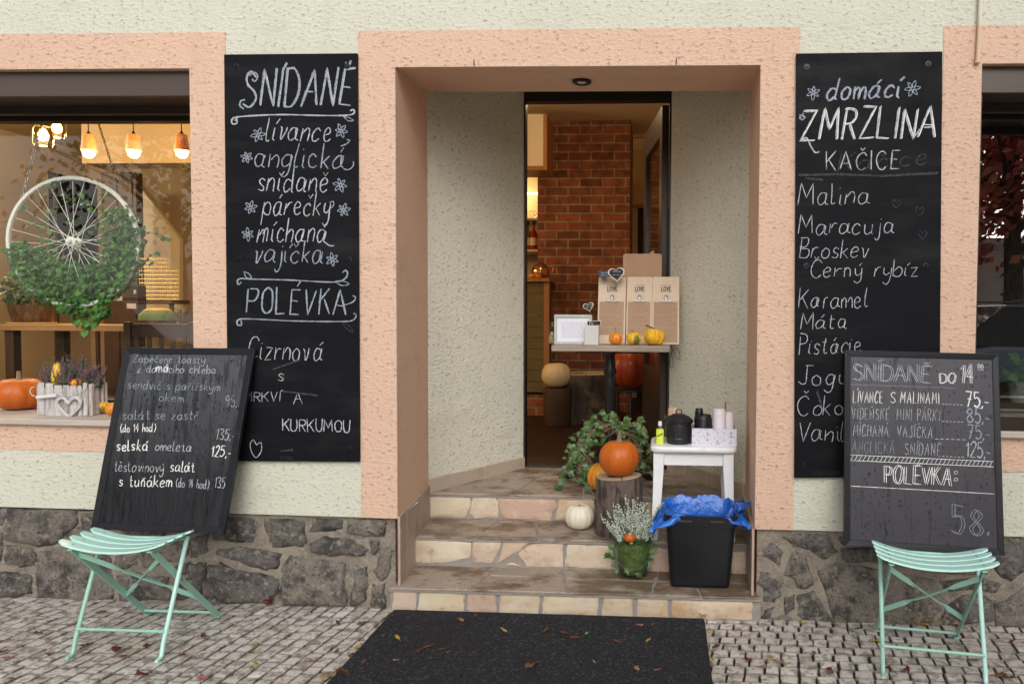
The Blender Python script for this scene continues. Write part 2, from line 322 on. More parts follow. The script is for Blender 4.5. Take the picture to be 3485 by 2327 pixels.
TC = ['230,260 310,210 400,300 360,410 290,380 230,330', '390,180 560,150 750,155 790,230 820,290 730,360 600,290 470,230', '480,290 570,310 640,520 620,570 500,590 470,500 410,480 440,340', '200,440 290,470 380,540 380,650 320,710 240,690 190,560',
 '500,640 640,620 720,720 790,870 540,880 500,780', '870,270 1130,270 1140,380 910,385 870,330', '690,460 860,400 1000,420 1600,520 1640,620 1640,760 1580,890 830,890 780,730 720,560', '1670,540 2000,510 2150,560 2100,620 1950,600 1720,610',
 '1700,760 1850,660 2000,640 2100,700 2080,860 1700,890 1680,830', '2110,720 2349,600 2349,920 2110,910', '2190,200 2349,190 2349,450 2240,540 2140,480 2080,340', '250,760 320,740 270,860 210,880 220,800', '300,850 360,810 470,830 450,890 280,895', '400,660 480,650 480,760 410,800', '1180,200 1500,280 2000,300 2040,480 1620,470 1200,380', '830,170 1100,180 1150,250 860,240']
pl = lambda s: [tuple(map(float, p.split(','))) for p in s.split()]
m = MB(); mr = MB(); ml = m; sd_ = 1
for T, P in ((TA, PA), (TB, PB), (TC, PC)):
    m = mr if T is TC else ml
    for s in T: stone(m, pl(s), lambda x, y, P=P: at(*P(x, y), .028), (0, -1, 0), random.Random(sd_).uniform(.012, .030), seed=sd_, jit=.0045, grow=1.05); sd_ += 1
rnd = random.Random(3)
for X0, X1 in ((-10, -3.16), (1.62, 6)):      # the plinth runs on beyond the picture
    m = ml if X0 < 0 else mr
    for row, (z0, z1) in enumerate(((.02, .16), (.18, .30), (.315, .41))):
        x = X0
        while x < X1 - .05:
            w = min(rnd.uniform(.16, .36), X1 - x); j = lambda: rnd.uniform(-.015, .015)
            q = [(x + .015 + j(), z0 + j()), (x + w - .015 + j(), z0 + j()), (x + w - .01 + j(), z1 + j()), (x + .02 + j(), z1 + j())]
            stone(m, q, lambda a, b: (a, .028, b), (0, -1, 0), .018, seed=sd_, jit=.005); sd_ += 1; x += w
for q, x0, x1 in ((ml, -10, -1.222), (mr, .417, 6)):
    m = MB(); m.box(x0, x1, .022, .3, -.1, .42); q.build('plinth_stone', M['stone'], m.build('plinth', M['mortar'], bld), smooth=60)
# ================================================================ STEPS
steps = thing('stone_steps', (-.4, .3, 0), 'three flagstone steps with pale stone risers leading up to the open cafe door', 'steps')
Z1, Z2, Z3 = .116, .264, .402; Y1, Y2, Y3 = -.012, .281, .599
TR1 = ['60,1040 70,900 220,898 205,1045', '215,1030 240,910 480,915 505,950 505,1055 230,1050', '485,905 515,905 510,980', '525,1030 525,920 560,915 703,925 703,1055 545,1055', '725,1055 728,918 970,935 965,1070', '985,1060 990,940 1340,945 1325,1075', '1350,1080 1360,950 1545,940 1545,1087', '1562,1088 1570,960 1760,955 1765,1090', '1780,1095 1780,968 2278,988 2278,1100']
TR2 = ['180,745 185,600 350,595 548,625 545,720 400,745 260,750', '553,745 560,612 735,622 715,680 680,752', '715,750 745,622 905,616 860,670', '835,690 910,632 1115,628 1115,775 890,770', '755,762 800,742 855,768', '1125,770 1140,632 1400,642 1440,790 1240,780', '1460,652 1640,658 1640,795 1460,790', '1655,660 1762,662 1762,803 1655,800', '1775,664 2140,676 2140,815 1775,806', '2155,680 2235,684 2235,825 2155,820']
TR3 = ['272,400 285,342 330,336 545,348 548,400 510,470 290,470', '535,440 555,352 580,338 695,338 720,380 718,470 570,475', '710,348 1060,352 1078,400 1045,440 1040,490 740,475', '1065,480 1080,410 1090,354 1310,356 1310,490', '1330,360 1600,366 1600,500 1330,495', '1620,370 1760,374 1760,505 1620,503', '1775,376 2210,388 2210,520 1775,508']
PS = lambda x, y: (1300 + x / 1.8069, 1500 + y / 1.8069)
for k, (T, y, z0, z1, x0, x1) in enumerate(((TR1, Y1, -.05, Z1, -1.235, .432), (TR2, Y2, Z1 - .05, Z2, -1.212, .40), (TR3, Y3, Z2 - .05, Z3, -1.24, .42))):
    g = MB(); g.box(x0, x1, y, y + .05, z0, z1 - .022); r = g.build('riser', M['grout'], steps)
    g = MB()
    for s in T: stone(g, pl(s), lambda a, b, y=y: at(*PS(a, b), y), (0, -1, 0), .006, seed=sd_, jit=.0018, sub=4); sd_ += 1
    g.build('riser_stone', M['slab'], r, smooth=50)
def tread(pts, z, nose, cuts=()):
    g = MB(); xs_ = [p[0] for p in pts]; y0, y1 = pts[0][1], pts[2][1]
    g.prism([(x, y, z - .022) for x, y in pts], (0, 0, .018)); r = g.build('tread', M['grout'], steps, bevel=.003)
    xl = lambda y: pts[0][0] + (pts[3][0] - pts[0][0]) * (y - y0) / (y1 - y0) + .004; xr = lambda y: pts[1][0] + (pts[2][0] - pts[1][0]) * (y - y0) / (y1 - y0) - .004
    ed = [(xl(y0), xl(y1))] + list(cuts) + [(xr(y0), xr(y1))]; g = MB(); rn = random.Random(int(z * 1000))
    for (a0, a1), (b0, b1) in zip(ed, ed[1:]):
        e = .0055; ym = None; parts_ = [(0, 1)]
        if rn.random() < .6 and b0 - a0 > .2: t_ = rn.uniform(.4, .62); parts_ = [(0, t_), (t_, 1)]
        for t0, t1 in parts_:
            L_ = lambda t: a0 + (a1 - a0) * t + e; R_ = lambda t: b0 + (b1 - b0) * t - e; Y_ = lambda t, o=0: y0 + (y1 - y0) * t + o
            q0 = .006 if t0 else -.004; q1 = -.006 if t1 < 1 else 0; k = (rn.uniform(-.03, .03), rn.uniform(-.03, .03)) if len(parts_) > 1 else (0, 0); P = []
            for n_ in range(7): f = n_ / 6; x = L_(t0) + (R_(t0) - L_(t0)) * f; P.append((x, Y_(t0, q0) + (k[0] * (f - .5) if t0 else rn.uniform(-.003, .003)), z - .010))
            for n_ in range(1, 4): f = n_ / 4; t = t0 + (t1 - t0) * f; P.append((R_(t) + rn.uniform(-.006, .006), Y_(t), z - .010))
            for n_ in range(7): f = 1 - n_ / 6; x = L_(t1) + (R_(t1) - L_(t1)) * f; P.append((x, Y_(t1, q1) + (k[0] * (f - .5) if t1 < 1 else 0), z - .010))
            for n_ in range(1, 4): f = 1 - n_ / 4; t = t0 + (t1 - t0) * f; P.append((L_(t) + rn.uniform(-.006, .006), Y_(t), z - .010))
            g.prism(P, (0, 0, .010))
    g.build('flagstone', M['tread'], r, bevel=.003)
tread([(-1.24, Y1 - .012), (.436, Y1 - .012), (.41, Y2 + .02), (-1.215, Y2 + .02)], Z1, 0, [(-.86, -.80), (-.42, -.50), (-.05, -.02), (.17, .12)])
tread([(-1.212, Y2 - .01), (.40, Y2 - .01), (.425, Y3 + .02), (-1.24, Y3 + .02)], Z2, 0, [(-.92, -.86), (-.60, -.68), (-.22, -.16), (.12, .20)])
tread([(-1.24, Y3 - .01), (.415, Y3 - .01), (DR, DY + .1), (DL, DY + .1)], Z3, 0, [(-.80, -.66), (-.42, -.50), (-.06, -.22)])
# ================================================================ GROUND
o = MB(); o.add([(-60, -60, -.16), (60, -60, -.16), (60, 40, -.16), (-60, 40, -.16)], [(0, 1, 2, 3)]); tag(o.build('ground', M['joint']), kind='structure')
o = MB(); o.add([(-60, -9, -.13), (60, -9, -.13), (60, -2.55, -.13), (-60, -2.55, -.13)], [(0, 1, 2, 3)]); tag(o.build('road', M['asphalt']), kind='structure')
o = MB()
for i in range(-7, 7): o.box(i + .004, i + .996, -2.55, -2.4, -.16, .0)
tag(o.build('kerb', M['kerb'], bevel=.01), kind='structure')
o = MB(); o.add([(-12, -2.4, -.0075), (12, -2.4, -.0075), (12, .3, -.0075), (-12, .3, -.0075)], [(0, 1, 2, 3)]); tag(o.build('pavement_bed', M['joint']), kind='structure')
def cobbles():
    rnd = random.Random(11); vs = []; fs = []; dirt = []; prof = (0, .05, .15, .5, .85, .95, 1); s = .066
    ny = int(2.4 / s) + 1
    def sett(F_, u0, u1, v0, v1):      # one sett, corners in course coordinates
        gap = .0014; h0 = rnd.uniform(-.002, .002); tx, ty = rnd.uniform(-.035, .035), rnd.uniform(-.04, .04); b = len(vs); jj = [(rnd.uniform(-.0035, .0035), rnd.uniform(-.0035, .0035)) for _ in range(4)]
        for a in prof:
            for c in prof:
                px = u0 + gap + (u1 - u0 - 2 * gap) * c; py = v0 + gap + (v1 - v0 - 2 * gap) * a
                wx = (1 - c) * ((1 - a) * jj[0][0] + a * jj[1][0]) + c * ((1 - a) * jj[2][0] + a * jj[3][0]); wy = (1 - c) * ((1 - a) * jj[0][1] + a * jj[1][1]) + c * ((1 - a) * jj[2][1] + a * jj[3][1])
                edge = 0 if a in (0, 1) or c in (0, 1) else 1; inner = (.1 < a < .9) + (.1 < c < .9); dirt.append(1 if not edge else (.75 if inner < 2 else 0))
                x, y = F_(px + wx, py + wy); vs.append((x, y, h0 + (-.014 if not edge else .002 + .0006 * inner) + tx * (c - .5) * (u1 - u0) + ty * (a - .5) * (v1 - v0) + rnd.uniform(-.0012, .0012) * edge))
        for a in range(6):
            for c in range(6): q = b + a * 7 + c; fs.append((q, q + 7, q + 8, q + 1))
    wob = lambda x, y: .010 * noise.noise(Vector((x * 1.3, y * 1.3, 0)))
    XS = -.5
    # beside the right plinth: courses parallel to the wall; left: long courses running out from the wall at a slant
    for j in range(ny):
        y1 = .018 - j * s; xi = XS + rnd.random() * s
        while xi < 5.2: w = s * rnd.uniform(.84, 1.2); sett(lambda u, v: (u - v * .14, -v + wob(u, v)), xi, xi + w, -y1, -y1 + s); xi += w
    k = -int(5.6 / .061)
    while k * .061 < XS - .03:
        u0 = k * .061; v = -.018 - rnd.random() * s
        while v < 2.4: w = s * rnd.uniform(.84, 1.25); sett(lambda u, v: (u - v * (.10 + .05 * min(2.5, max(0, -u - 1))) + wob(u * .6, v * 2), -v), u0, u0 + .061, v, v + w); v += w
        k += 1
    o = MB(); o.add(vs, fs); ob = o.build('pavement', M['cobble'], smooth=38); at_ = ob.data.attributes.new('rim_dirt', 'FLOAT', 'POINT'); at_.data.foreach_set('value', dirt); return tag(ob, kind='structure')
cobbles()
# ---- door mat
M['mat'] = mk('doormat_pile', (.030, .031, .036), .95, spec=.12, var=[('n2', 95, .54, .66, (.12, .125, .14), .55), ('n', (90, 12, 20), .6, .72, (.004, .004, .004), .8), ('n', 2.2, .5, .75, (.032, .026, .022), .6)], bump=[('n2', 130, 1, .012), ('wave', (20, .3, 1), .25, .004)])
m = MB(); m.loft((-.515, -.53, .0), [(.001, 1.40, 1.02, .012), (.012, 1.40, 1.02, .012), (.016, 1.385, 1.005, .012)], seg=3)
dm = m.build('doormat', M['mat'], loc=(-.515, -.53, 0)); tag(dm, 'dark grey ribbed doormat lying in front of the stone steps', 'doormat')
# ================================================================ HAND LETTERING (single-stroke alphabet drawn as chalk ribbons)
GL = {
'A': (.6, '0,0 .3,1 .6,0|.12,.38 .48,.38'), 'B': (.5, '0,0 0,1|~0,1 .35,.98 .42,.76 .3,.55 0,.52|~0,.52 .4,.5 .5,.25 .35,.02 0,0'), 'C': (.52, '~.52,.82 .35,1 .12,.9 0,.5 .1,.1 .32,0 .52,.16'),
'D': (.5, '0,0 0,1|~0,1 .3,.97 .5,.7 .5,.3 .3,.03 0,0'), 'E': (.45, '.45,1 0,1 0,0 .45,0|0,.52 .36,.52'), 'G': (.53, '~.52,.84 .35,1 .12,.9 0,.5 .1,.1 .32,0 .52,.14 .53,.42|.53,.42 .32,.42'),
'H': (.5, '0,0 0,1|.5,0 .5,1|0,.5 .5,.5'), 'I': (.04, '.02,0 .02,1'), 'J': (.38, '~.35,1 .35,.2 .2,0 0,.15|.15,1 .5,1'), 'K': (.5, '0,0 0,1|.48,1 0,.45|.15,.58 .5,0'), 'L': (.42, '0,1 0,0 .42,0'),
'M': (.66, '0,0 .06,1 .33,.3 .6,1 .66,0'), 'N': (.5, '0,0 0,1 .48,0 .48,1'), 'O': (.55, '~.28,1 .06,.82 0,.5 .06,.15 .28,0 .5,.18 .55,.5 .5,.82 .28,1'), 'P': (.45, '0,0 0,1|~0,1 .35,.97 .45,.75 .32,.52 0,.48'),
'R': (.48, '0,0 0,1|~0,1 .35,.97 .45,.76 .32,.54 0,.5|.18,.5 .48,0'), 'S': (.46, '~.45,.85 .25,1 .05,.82 .12,.6 .38,.42 .46,.2 .28,0 0,.12'), 'T': (.55, '0,1 .55,1|.27,1 .27,0'), 'U': (.48, '~0,1 0,.3 .12,.03 .35,.03 .48,.3 .48,1'),
'V': (.52, '0,1 .26,0 .52,1'), 'Y': (.5, '0,1 .25,.48 .5,1|.25,.48 .25,0'), 'Z': (.5, '0,1 .48,1 0,0 .5,0'),
'a': (.5, '~.4,.5 .15,.53 0,.25 .12,0 .35,.15 .4,.5|~.4,.5 .38,.1 .52,.03'), 'b': (.4, '0,1 0,0|~0,.3 .2,.52 .4,.35 .35,.05 .15,0 0,.1'), 'c': (.38, '~.36,.42 .2,.54 .02,.35 .05,.08 .22,0 .38,.1'),
'd': (.46, '~.38,.45 .15,.52 0,.25 .12,0 .36,.15|.4,1 .38,.05 .46,0'), 'e': (.38, '~0,.26 .3,.32 .33,.46 .18,.55 .02,.35 .05,.08 .2,0 .38,.1'), 'g': (.42, '~.38,.48 .15,.53 0,.28 .12,.04 .34,.18 .39,.5|~.39,.5 .38,-.2 .2,-.4 .02,-.25'),
'h': (.36, '0,1 0,0|~0,.3 .18,.53 .34,.42 .35,0'), 'i': (.1, '0,.52 0,.08 .1,0'), 'j': (.16, '~.12,.52 .12,-.2 0,-.38 -.1,-.25'), 'k': (.36, '0,1 0,0|.3,.52 0,.22|.08,.3 .34,0'), 'l': (.16, '~0,.98 0,.1 .1,0 .16,.06'),
'm': (.54, '0,.52 0,0|~0,.3 .14,.53 .25,.4 .26,0|~.26,.3 .4,.53 .52,.4 .53,0'), 'n': (.36, '0,.52 0,0|~0,.3 .18,.53 .33,.4 .34,0'), 'o': (.4, '~.2,.54 .02,.35 .05,.08 .2,0 .36,.1 .38,.38 .2,.54'), 'p': (.4, '0,.52 0,-.4|~0,.3 .2,.53 .4,.35 .34,.04 .15,0 0,.1'),
'r': (.28, '0,.52 0,0|~0,.28 .12,.5 .28,.52'), 's': (.3, '~.3,.45 .15,.54 .02,.42 .12,.28 .28,.18 .22,.02 0,.06'), 't': (.3, '~.12,.85 .12,.1 .22,0 .3,.06|0,.55 .28,.55'), 'u': (.42, '~0,.52 .02,.12 .15,0 .32,.15|.34,.52 .34,.05 .42,0'),
'v': (.36, '~0,.5 .08,.45 .16,0 .3,.3 .34,.52'), 'y': (.36, '~0,.52 .02,.2 .16,.1 .3,.25|~.34,.52 .33,-.15 .18,-.4 0,-.28'), 'z': (.36, '0,.52 .32,.52 0,0 .36,0'),
'0': (.4, '~.2,1 .04,.8 0,.5 .04,.2 .2,0 .36,.2 .4,.5 .36,.8 .2,1'), '1': (.22, '0,.72 .2,1 .2,0'), '2': (.42, '~0,.78 .2,1 .4,.8 .3,.5 0,0|0,0 .42,0'), '3': (.4, '~0,.9 .22,1 .38,.78 .18,.55 .4,.35 .3,.03 0,.08'),
'4': (.42, '.3,0 .3,1 0,.32 .44,.32'), '5': (.42, '.38,1 .06,1 .03,.58|~.03,.58 .25,.65 .42,.35 .25,0 0,.08'), '7': (.42, '0,1 .42,1 .14,0|.08,.5 .36,.5'), '8': (.42, '~.2,.55 .03,.75 .2,1 .38,.78 .2,.55 0,.25 .2,0 .42,.25 .2,.55'), '9': (.4, '~.38,.75 .2,1 .02,.75 .18,.5 .38,.7 .36,.3 .2,0'),
',': (.08, '.06,.08 0,-.14'), '.': (.05, '.02,.03 .05,0'), '-': (.3, '0,.32 .28,.32'), '(': (.15, '~.14,1 0,.5 .14,-.1'), ')': (.15, '~0,1 .14,.5 0,-.1'), ':': (.06, '.02,.62 .05,.58|.02,.22 .05,.18'), ' ': (.3, '')}
def glyph(ch):
    w, s = GL.get(ch, GL['o']); out = []
    for st in s.split('|'):
        if not st: continue
        sm = st[0] == '~'; P = [tuple(map(float, q.split(','))) for q in st.lstrip('~').split()]
        out.append(catmull(P, 5) if sm else P)
    return w, out
def strokes(text, gap=.17):
    x = 0; S = []
    for ch in text:
        d = unicodedata.normalize('NFD', ch); base = d[0]; w, G = glyph(base)
        up = base.isupper() or base in 'bdhklt'; y = 1.07 if up else .66
        marks = d[1:]
        if base in 'ij' and not marks: G = G + [[(.0 + (.12 if base == 'j' else 0), .7), (.02 + (.12 if base == 'j' else 0), .74)]]
        c = w / 2
        for mk_ in marks:
            if mk_ == '\u0301': G = G + [[(c, y), (c + .14, y + .18)]]
            if mk_ == '\u030c': G = G + [[(c - .1, y + .14), (c, y), (c + .13, y + .16)]]
            if mk_ == '\u030a': G = G + [catmull([(c, y), (c + .08, y + .08), (c, y + .16), (c - .08, y + .08), (c, y)], 3)]
        S += [[(x + a, b) for a, b in g] for g in G]; x += w + gap
    return x - gap, S
class Chalk:
    def __init__(s, plane, lift, par): s.par = par; s.m = MB(); s.pl = plane; s.k = 0; s.lift = lift; s.r = random.Random(5)
    def ribbon(s, P, w, mi=0):
        if len(P) < 2: return
        Q = []
        for a, b in zip(P, P[1:]):      # resample so that the hand can wobble
            L = math.hypot(b[0] - a[0], b[1] - a[1]); n = max(1, int(L / 14))
            Q += [(a[0] + (b[0] - a[0]) * i / n, a[1] + (b[1] - a[1]) * i / n) for i in range(n)]
        Q.append(P[-1]); s.k = (s.k + 1) % 9; up = s.lift * (.0008 + s.k * .00007)
        vs = []; N = len(Q)
        for i, p in enumerate(Q):
            a, b = Q[max(0, i - 1)], Q[min(N - 1, i + 1)]; dx, dy = b[0] - a[0], b[1] - a[1]; L = math.hypot(dx, dy) or 1
            ww = w * .78 * s.r.uniform(.55, 1.1) * (.75 if i in (0, N - 1) else 1) * (1.0 + .22 * abs(dy) / L)
            for sg in (-1, 1): vs.append(s.pl(p[0] - dy / L * ww / 2 * sg, p[1] + dx / L * ww / 2 * sg) + up)
        s.m.add(vs, [(2 * i, 2 * i + 1, 2 * i + 3, 2 * i + 2) for i in range(N - 1)], mi)
    def write(s, text, x0, y0, x1, y1, h, w=4, slant=.12, mi=0, double=0, gap=.17, jit=.03):
        s.r = random.Random(text); keep, s.m = s.m, MB()
        W_, S = strokes(text, gap); sx = (x1 - x0) / W_; sl = (y1 - y0) / (x1 - x0)
        for st in S:
            j = (s.r.uniform(-jit, jit), s.r.uniform(-jit, jit)); rs = 1 + s.r.uniform(-.05, .05); sl2 = slant + s.r.uniform(-.05, .05); ph = s.r.uniform(0, 6)
            P = []
            for a, b in st:
                px = x0 + a * sx + (b * sl2 + j[0] + .018 * math.sin(b * 5 + a * 3 + ph)) * h; P.append((px, y0 + (px - x0) * sl - (b * rs + j[1] + .02 * math.sin(a * 6 + b * 3 + ph)) * h))
            if double:
                for d in (-double, double): s.ribbon([(p[0] + d, p[1] + d * .25) for p in P], w, mi)
            else: s.ribbon(P, w, mi)
        s.m.build('lettering', CH, s.par); s.m = keep
    def flower(s, x, y, r, w=3.5, mi=0, n=6):
        a0 = s.r.random()
        for k in range(n):
            a = a0 + 2 * PI * k / n; c, d = math.cos(a), math.sin(a); L = r * s.r.uniform(.85, 1.1)
            s.ribbon([(x + c * t * L - d * q * L, y + d * t * L + c * q * L) for t, q in catmull([(.12, 0), (.55, .2), (.98, .05), (.95, -.08), (.5, -.2), (.12, 0)], 4)], w, mi)
    def curve(s, P, w, mi=0): s.ribbon(catmull(P, 8), w, mi)
    def smudge(s, P, w, mi=2):
        for _ in range(3): s.ribbon([(x + s.r.uniform(-3, 3), y + s.r.uniform(-3, 3)) for x, y in P], w, mi)
def chalk_mat(name, c, lo, hi, board=(.016, .016, .018)):
    return mk(name, c, .95, spec=.1, var=[('n', 210, lo, hi, board, .92), ('n', 30, .5, .75, tuple(q * .55 for q in c), .6)])
M['board'] = mk('blackboard_paint', (.0085, .0085, .0105), .7, spec=.07, var=[('n', (2, 2, 9), .5, .72, (.022, .022, .024), .8), ('n', (60, 60, 4), .66, .78, (.05, .05, .053), .35), ('n', 320, .68, .76, (.10, .10, .105), .25)], bump=[('n', (90, 90, 10), .1, .002)], rvar=('n', 8, .35, .7, .42, .68))
M['chalk'] = chalk_mat('chalk_white', (.47, .49, .53), .51, .66); M['chalk_blue'] = chalk_mat('chalk_bluish', (.32, .36, .43), .52, .66); M['chalk_faint'] = chalk_mat('chalk_faint', (.085, .087, .095), .42, .58); M['chalk_bright'] = chalk_mat('chalk_paint_white', (.76, .76, .74), .60, .76)
M['screw'] = mk('dark_screw', (.03, .03, .033), .35, metal=1)
CH = [M['chalk'], M['chalk_blue'], M['chalk_faint'], M['chalk_bright']]
def wall_board(corners, label, screws):
    tl, tr, br, bl = [at(u, v, -.006) for u, v in corners]
    t = thing('wall_chalkboard', (bl + br) / 2, label, 'chalkboard')
    g = MB(); off = Vector((0, -.016, 0)); g.prism([bl, br, tr, tl], off); g.build('board', M['board'], t, bevel=.0015)
    for u, v in screws:
        g = MB(); c = at(u, v, -.0221); Mx = Matrix.Rotation(PI / 2, 3, 'X')
        g.lathe(c, [(.013, 0), (.013, .002), (.008, .003), (.006, .0025), (.0058, .004), (.004, .006), (0, .0062)], 14, M=Mx); g.build('screw', M['screw'], t, smooth=40)
    return t
LBD = wall_board(((769, 190), (1220, 186), (1227, 1569), (783, 1566)), 'tall black wall chalkboard headed SNÍDANĚ and POLÉVKA between window and doorway', ((803, 226), (1182, 226), (811, 882), (1188, 884), (1189, 1530)))
RBD = wall_board(((2708, 187), (3203, 180), (3192, 1620), (2702, 1623)), 'tall black wall chalkboard headed ZMRZLINA listing ice cream flavours right of the doorway', ((2746, 229), (3160, 219), (2745, 906), (3152, 905), (2738, 1586)))
OFF = Vector((0, -1, 0))
c = Chalk(lambda u, v: at(u, v, -.0224), OFF, LBD)
c.write('SNÍDANĚ', 828, 366, 1192, 360, 128, 9, .12, 1, gap=.2); c.write('SNÍDANĚ', 831, 367, 1195, 361, 126, 3.5, .12, 0, gap=.2)
c.curve([(850, 258), (868, 248), (878, 262), (868, 278), (858, 270)], 6, 1); c.curve([(835, 340), (820, 345), (817, 360), (830, 372)], 7, 1)
c.curve([(800, 412), (806, 405), (806, 420), (792, 422), (790, 408), (815, 398), (950, 391), (1100, 394), (1180, 393), (1205, 386), (1203, 374), (1192, 378)], 7, 0); c.curve([(1168, 396), (1185, 400), (1203, 410), (1186, 412), (1170, 398)], 4, 1)
for x, y, r in ((879, 460, 24), (1161, 446, 22), (840, 536, 20), (1159, 630, 24), (853, 707, 22), (1169, 715, 23), (844, 798, 22), (1131, 883, 22)): c.flower(x, y, r, 3.6, 1)
for tx, x0, y0, x1, y1, h in (('lívance', 906, 480, 1120, 479, 84), ('anglická', 864, 568, 1168, 575, 86), ('snídaně', 878, 652, 1112, 654, 84), ('párečky', 893, 732, 1122, 733, 82), ('míchaná', 878, 822, 1108, 826, 82), ('vajíčka', 864, 894, 1096, 896, 78)): c.write(tx, x0, y0, x1, y1, h, 5.0, .16, 1 if tx in ('vajíčka', 'anglická') else 0)
c.curve([(1160, 498), (1180, 490), (1190, 478), (1180, 476)], 5, 1); c.curve([(1168, 575), (1186, 578), (1202, 566), (1203, 550)], 5, 1); c.curve([(1120, 712), (1135, 700), (1134, 686), (1122, 690)], 5, 1); c.curve([(1108, 826), (1122, 836), (1138, 836)], 5, 0)
c.curve([(822, 960), (812, 968), (808, 957), (820, 948), (860, 950), (985, 953), (1130, 960), (1172, 950), (1183, 930), (1176, 920), (1166, 928)], 6.5, 1); c.curve([(1140, 958), (1165, 956), (1188, 966), (1165, 972), (1142, 960)], 4, 1); c.curve([(830, 924), (848, 932), (855, 946), (838, 943), (830, 924)], 4, 1)
c.write('POLÉVKA', 838, 1062, 1176, 1074, 86, 7, .1, 1, gap=.24); c.curve([(1165, 1040), (1200, 1028), (1210, 1012), (1200, 1006)], 5, 1)
c.curve([(820, 1090), (822, 1106), (808, 1104), (812, 1088), (850, 1085), (1000, 1092), (1150, 1094), (1200, 1090), (1212, 1072), (1203, 1066)], 6, 1); c.curve([(1165, 1098), (1190, 1110), (1203, 1130), (1180, 1118), (1165, 1098)], 3, 2)
c.write('Cizrnová', 842, 1222, 1095, 1226, 78, 4.2, .14, 0); c.write('s', 946, 1297, 965, 1297, 46, 4, .1, 0); c.write('MRKVÍ', 828, 1366, 953, 1366, 32, 3.6, .05, 0); c.write('A', 999, 1375, 1029, 1373, 40, 3.8, .05, 0); c.write('KURKUMOU', 963, 1466, 1190, 1470, 42, 4.6, .02, 0)
c.curve([(873, 1512), (862, 1496), (852, 1512), (858, 1540), (873, 1556), (890, 1532), (888, 1505), (873, 1514)], 3.6, 0)
for P in (((950, 1535), (1000, 1530)), ((930, 1255), (1020, 1225)), ((960, 1330), (1080, 1345))): c.smudge(P, 5)
for k in range(7): c.ribbon([(955 + k * 6, 1552), (960 + k * 6, 1566)], 2, 2)
c.m.build('chalk_drawing', CH, LBD)
c = Chalk(lambda u, v: at(u, v, -.0224), OFF, RBD)
c.write('domácí', 2812, 343, 3056, 331, 76, 9, .22, 1); c.write('domácí', 2814, 344, 3058, 332, 75, 3, .22, 0)
c.flower(2768, 316, 24, 3.6, 1); c.flower(3105, 302, 26, 3.6, 1)
c.write('ZMRZLINA', 2722, 478, 3180, 470, 104, 8.5, .16, 0, gap=.2); c.write('ZMRZLINA', 2726, 476, 3184, 468, 106, 4, .16, 3, gap=.2)
c.curve([(2735, 386), (2722, 400), (2730, 408), (2738, 398), (2720, 392)], 7, 1); c.curve([(2722, 480), (2745, 470), (2760, 500), (2775, 520), (2788, 516)], 6, 0); c.curve([(3130, 440), (3120, 455), (3112, 465)], 6, 0)
c.write('KAČICE', 2812, 580, 3058, 576, 62, 5, .04, 0, gap=.28); c.write('Kačice', 2850, 585, 3150, 560, 60, 5, .2, 2)
for tx, x0, y0, x1, y1, h in (('Malina', 2716, 697, 2955, 694, 70), ('Maracuja', 2720, 797, 3040, 795, 66), ('Broskev', 2718, 878, 2957, 876, 64), ('Černý rybíz', 2757, 944, 3122, 942, 58), ('Karamel', 2719, 1047, 2950, 1047, 64), ('Máta', 2726, 1119, 2880, 1117, 54), ('Pistácie', 2718, 1206, 2930, 1201, 66), ('Jogurt', 2717, 1308, 2960, 1308, 66), ('Čokoláda', 2714, 1412, 3030, 1410, 66), ('Vanilka', 2714, 1500, 2960, 1500, 66)): c.write(tx, x0, y0, x1, y1, h, 3.6, .1, 0, jit=.045)
c.smudge(((2715, 596), (2850, 592), (3000, 598), (3190, 590)), 8); c.smudge(((2740, 606), (2800, 612)), 8); c.smudge(((2780, 1330), (2800, 1390)), 5)
for x, y in ((3050, 690), (3130, 715), (3140, 795)): c.curve([(x, y), (x - 8, y - 10), (x - 14, y), (x, y + 18), (x + 14, y), (x + 8, y - 10), (x, y)], 3, 2)
for k in range(14): c.ribbon([(2760 + k * 9, 1602), (2768 + k * 9, 1616)], 2.5, 2)
c.m.build('chalk_drawing', CH, RBD)
# ---------------------------------------------------------------- boards leaning on the folding chairs
M['wetboard'] = mk('wet_blackboard', (.016, .017, .021), .34, spec=.28, var=[('z', 1, .2, .72, (.085, .088, .10), .9), ('n', (55, 8, 5), .50, .60, (.008, .008, .009), .75), ('n2', (75, 40, 45), .60, .66, (.006, .006, .007), .85), ('n', 3, .4, .7, (.040, .041, .047), .35)], bump=[('n2', (70, 20, 30), .25, .004)], rvar=('n', (50, 8, 6), .4, .62, .22, .5))  # height layer paints a sky sheen, lighter towards the top
M['wetboard_grey'] = mk('wet_blackboard_grey', (.050, .047, .057), .5, spec=.2, var=[('z', 1, .1, .8, (.085, .083, .096), .9), ('n', (60, 8, 5), .58, .66, (.022, .021, .025), .7), ('n2', (85, 50, 55), .62, .67, (.008, .008, .01), .9), ('n', 3, .4, .7, (.085, .082, .092), .25), ('n', 260, .66, .74, (.16, .155, .165), .4)], bump=[('n2', (70, 20, 30), .2, .004)], rvar=('n', (50, 8, 6), .4, .62, .34, .6))  # sky sheen painted here too, paler grey towards the top
M['slateframe'] = mk('black_frame', (.013, .014, .018), .42, spec=.25, var=[('n', (4, 4, 30), .55, .75, (.03, .031, .036), .7), ('n', 60, .68, .76, (.12, .11, .10), .3)])
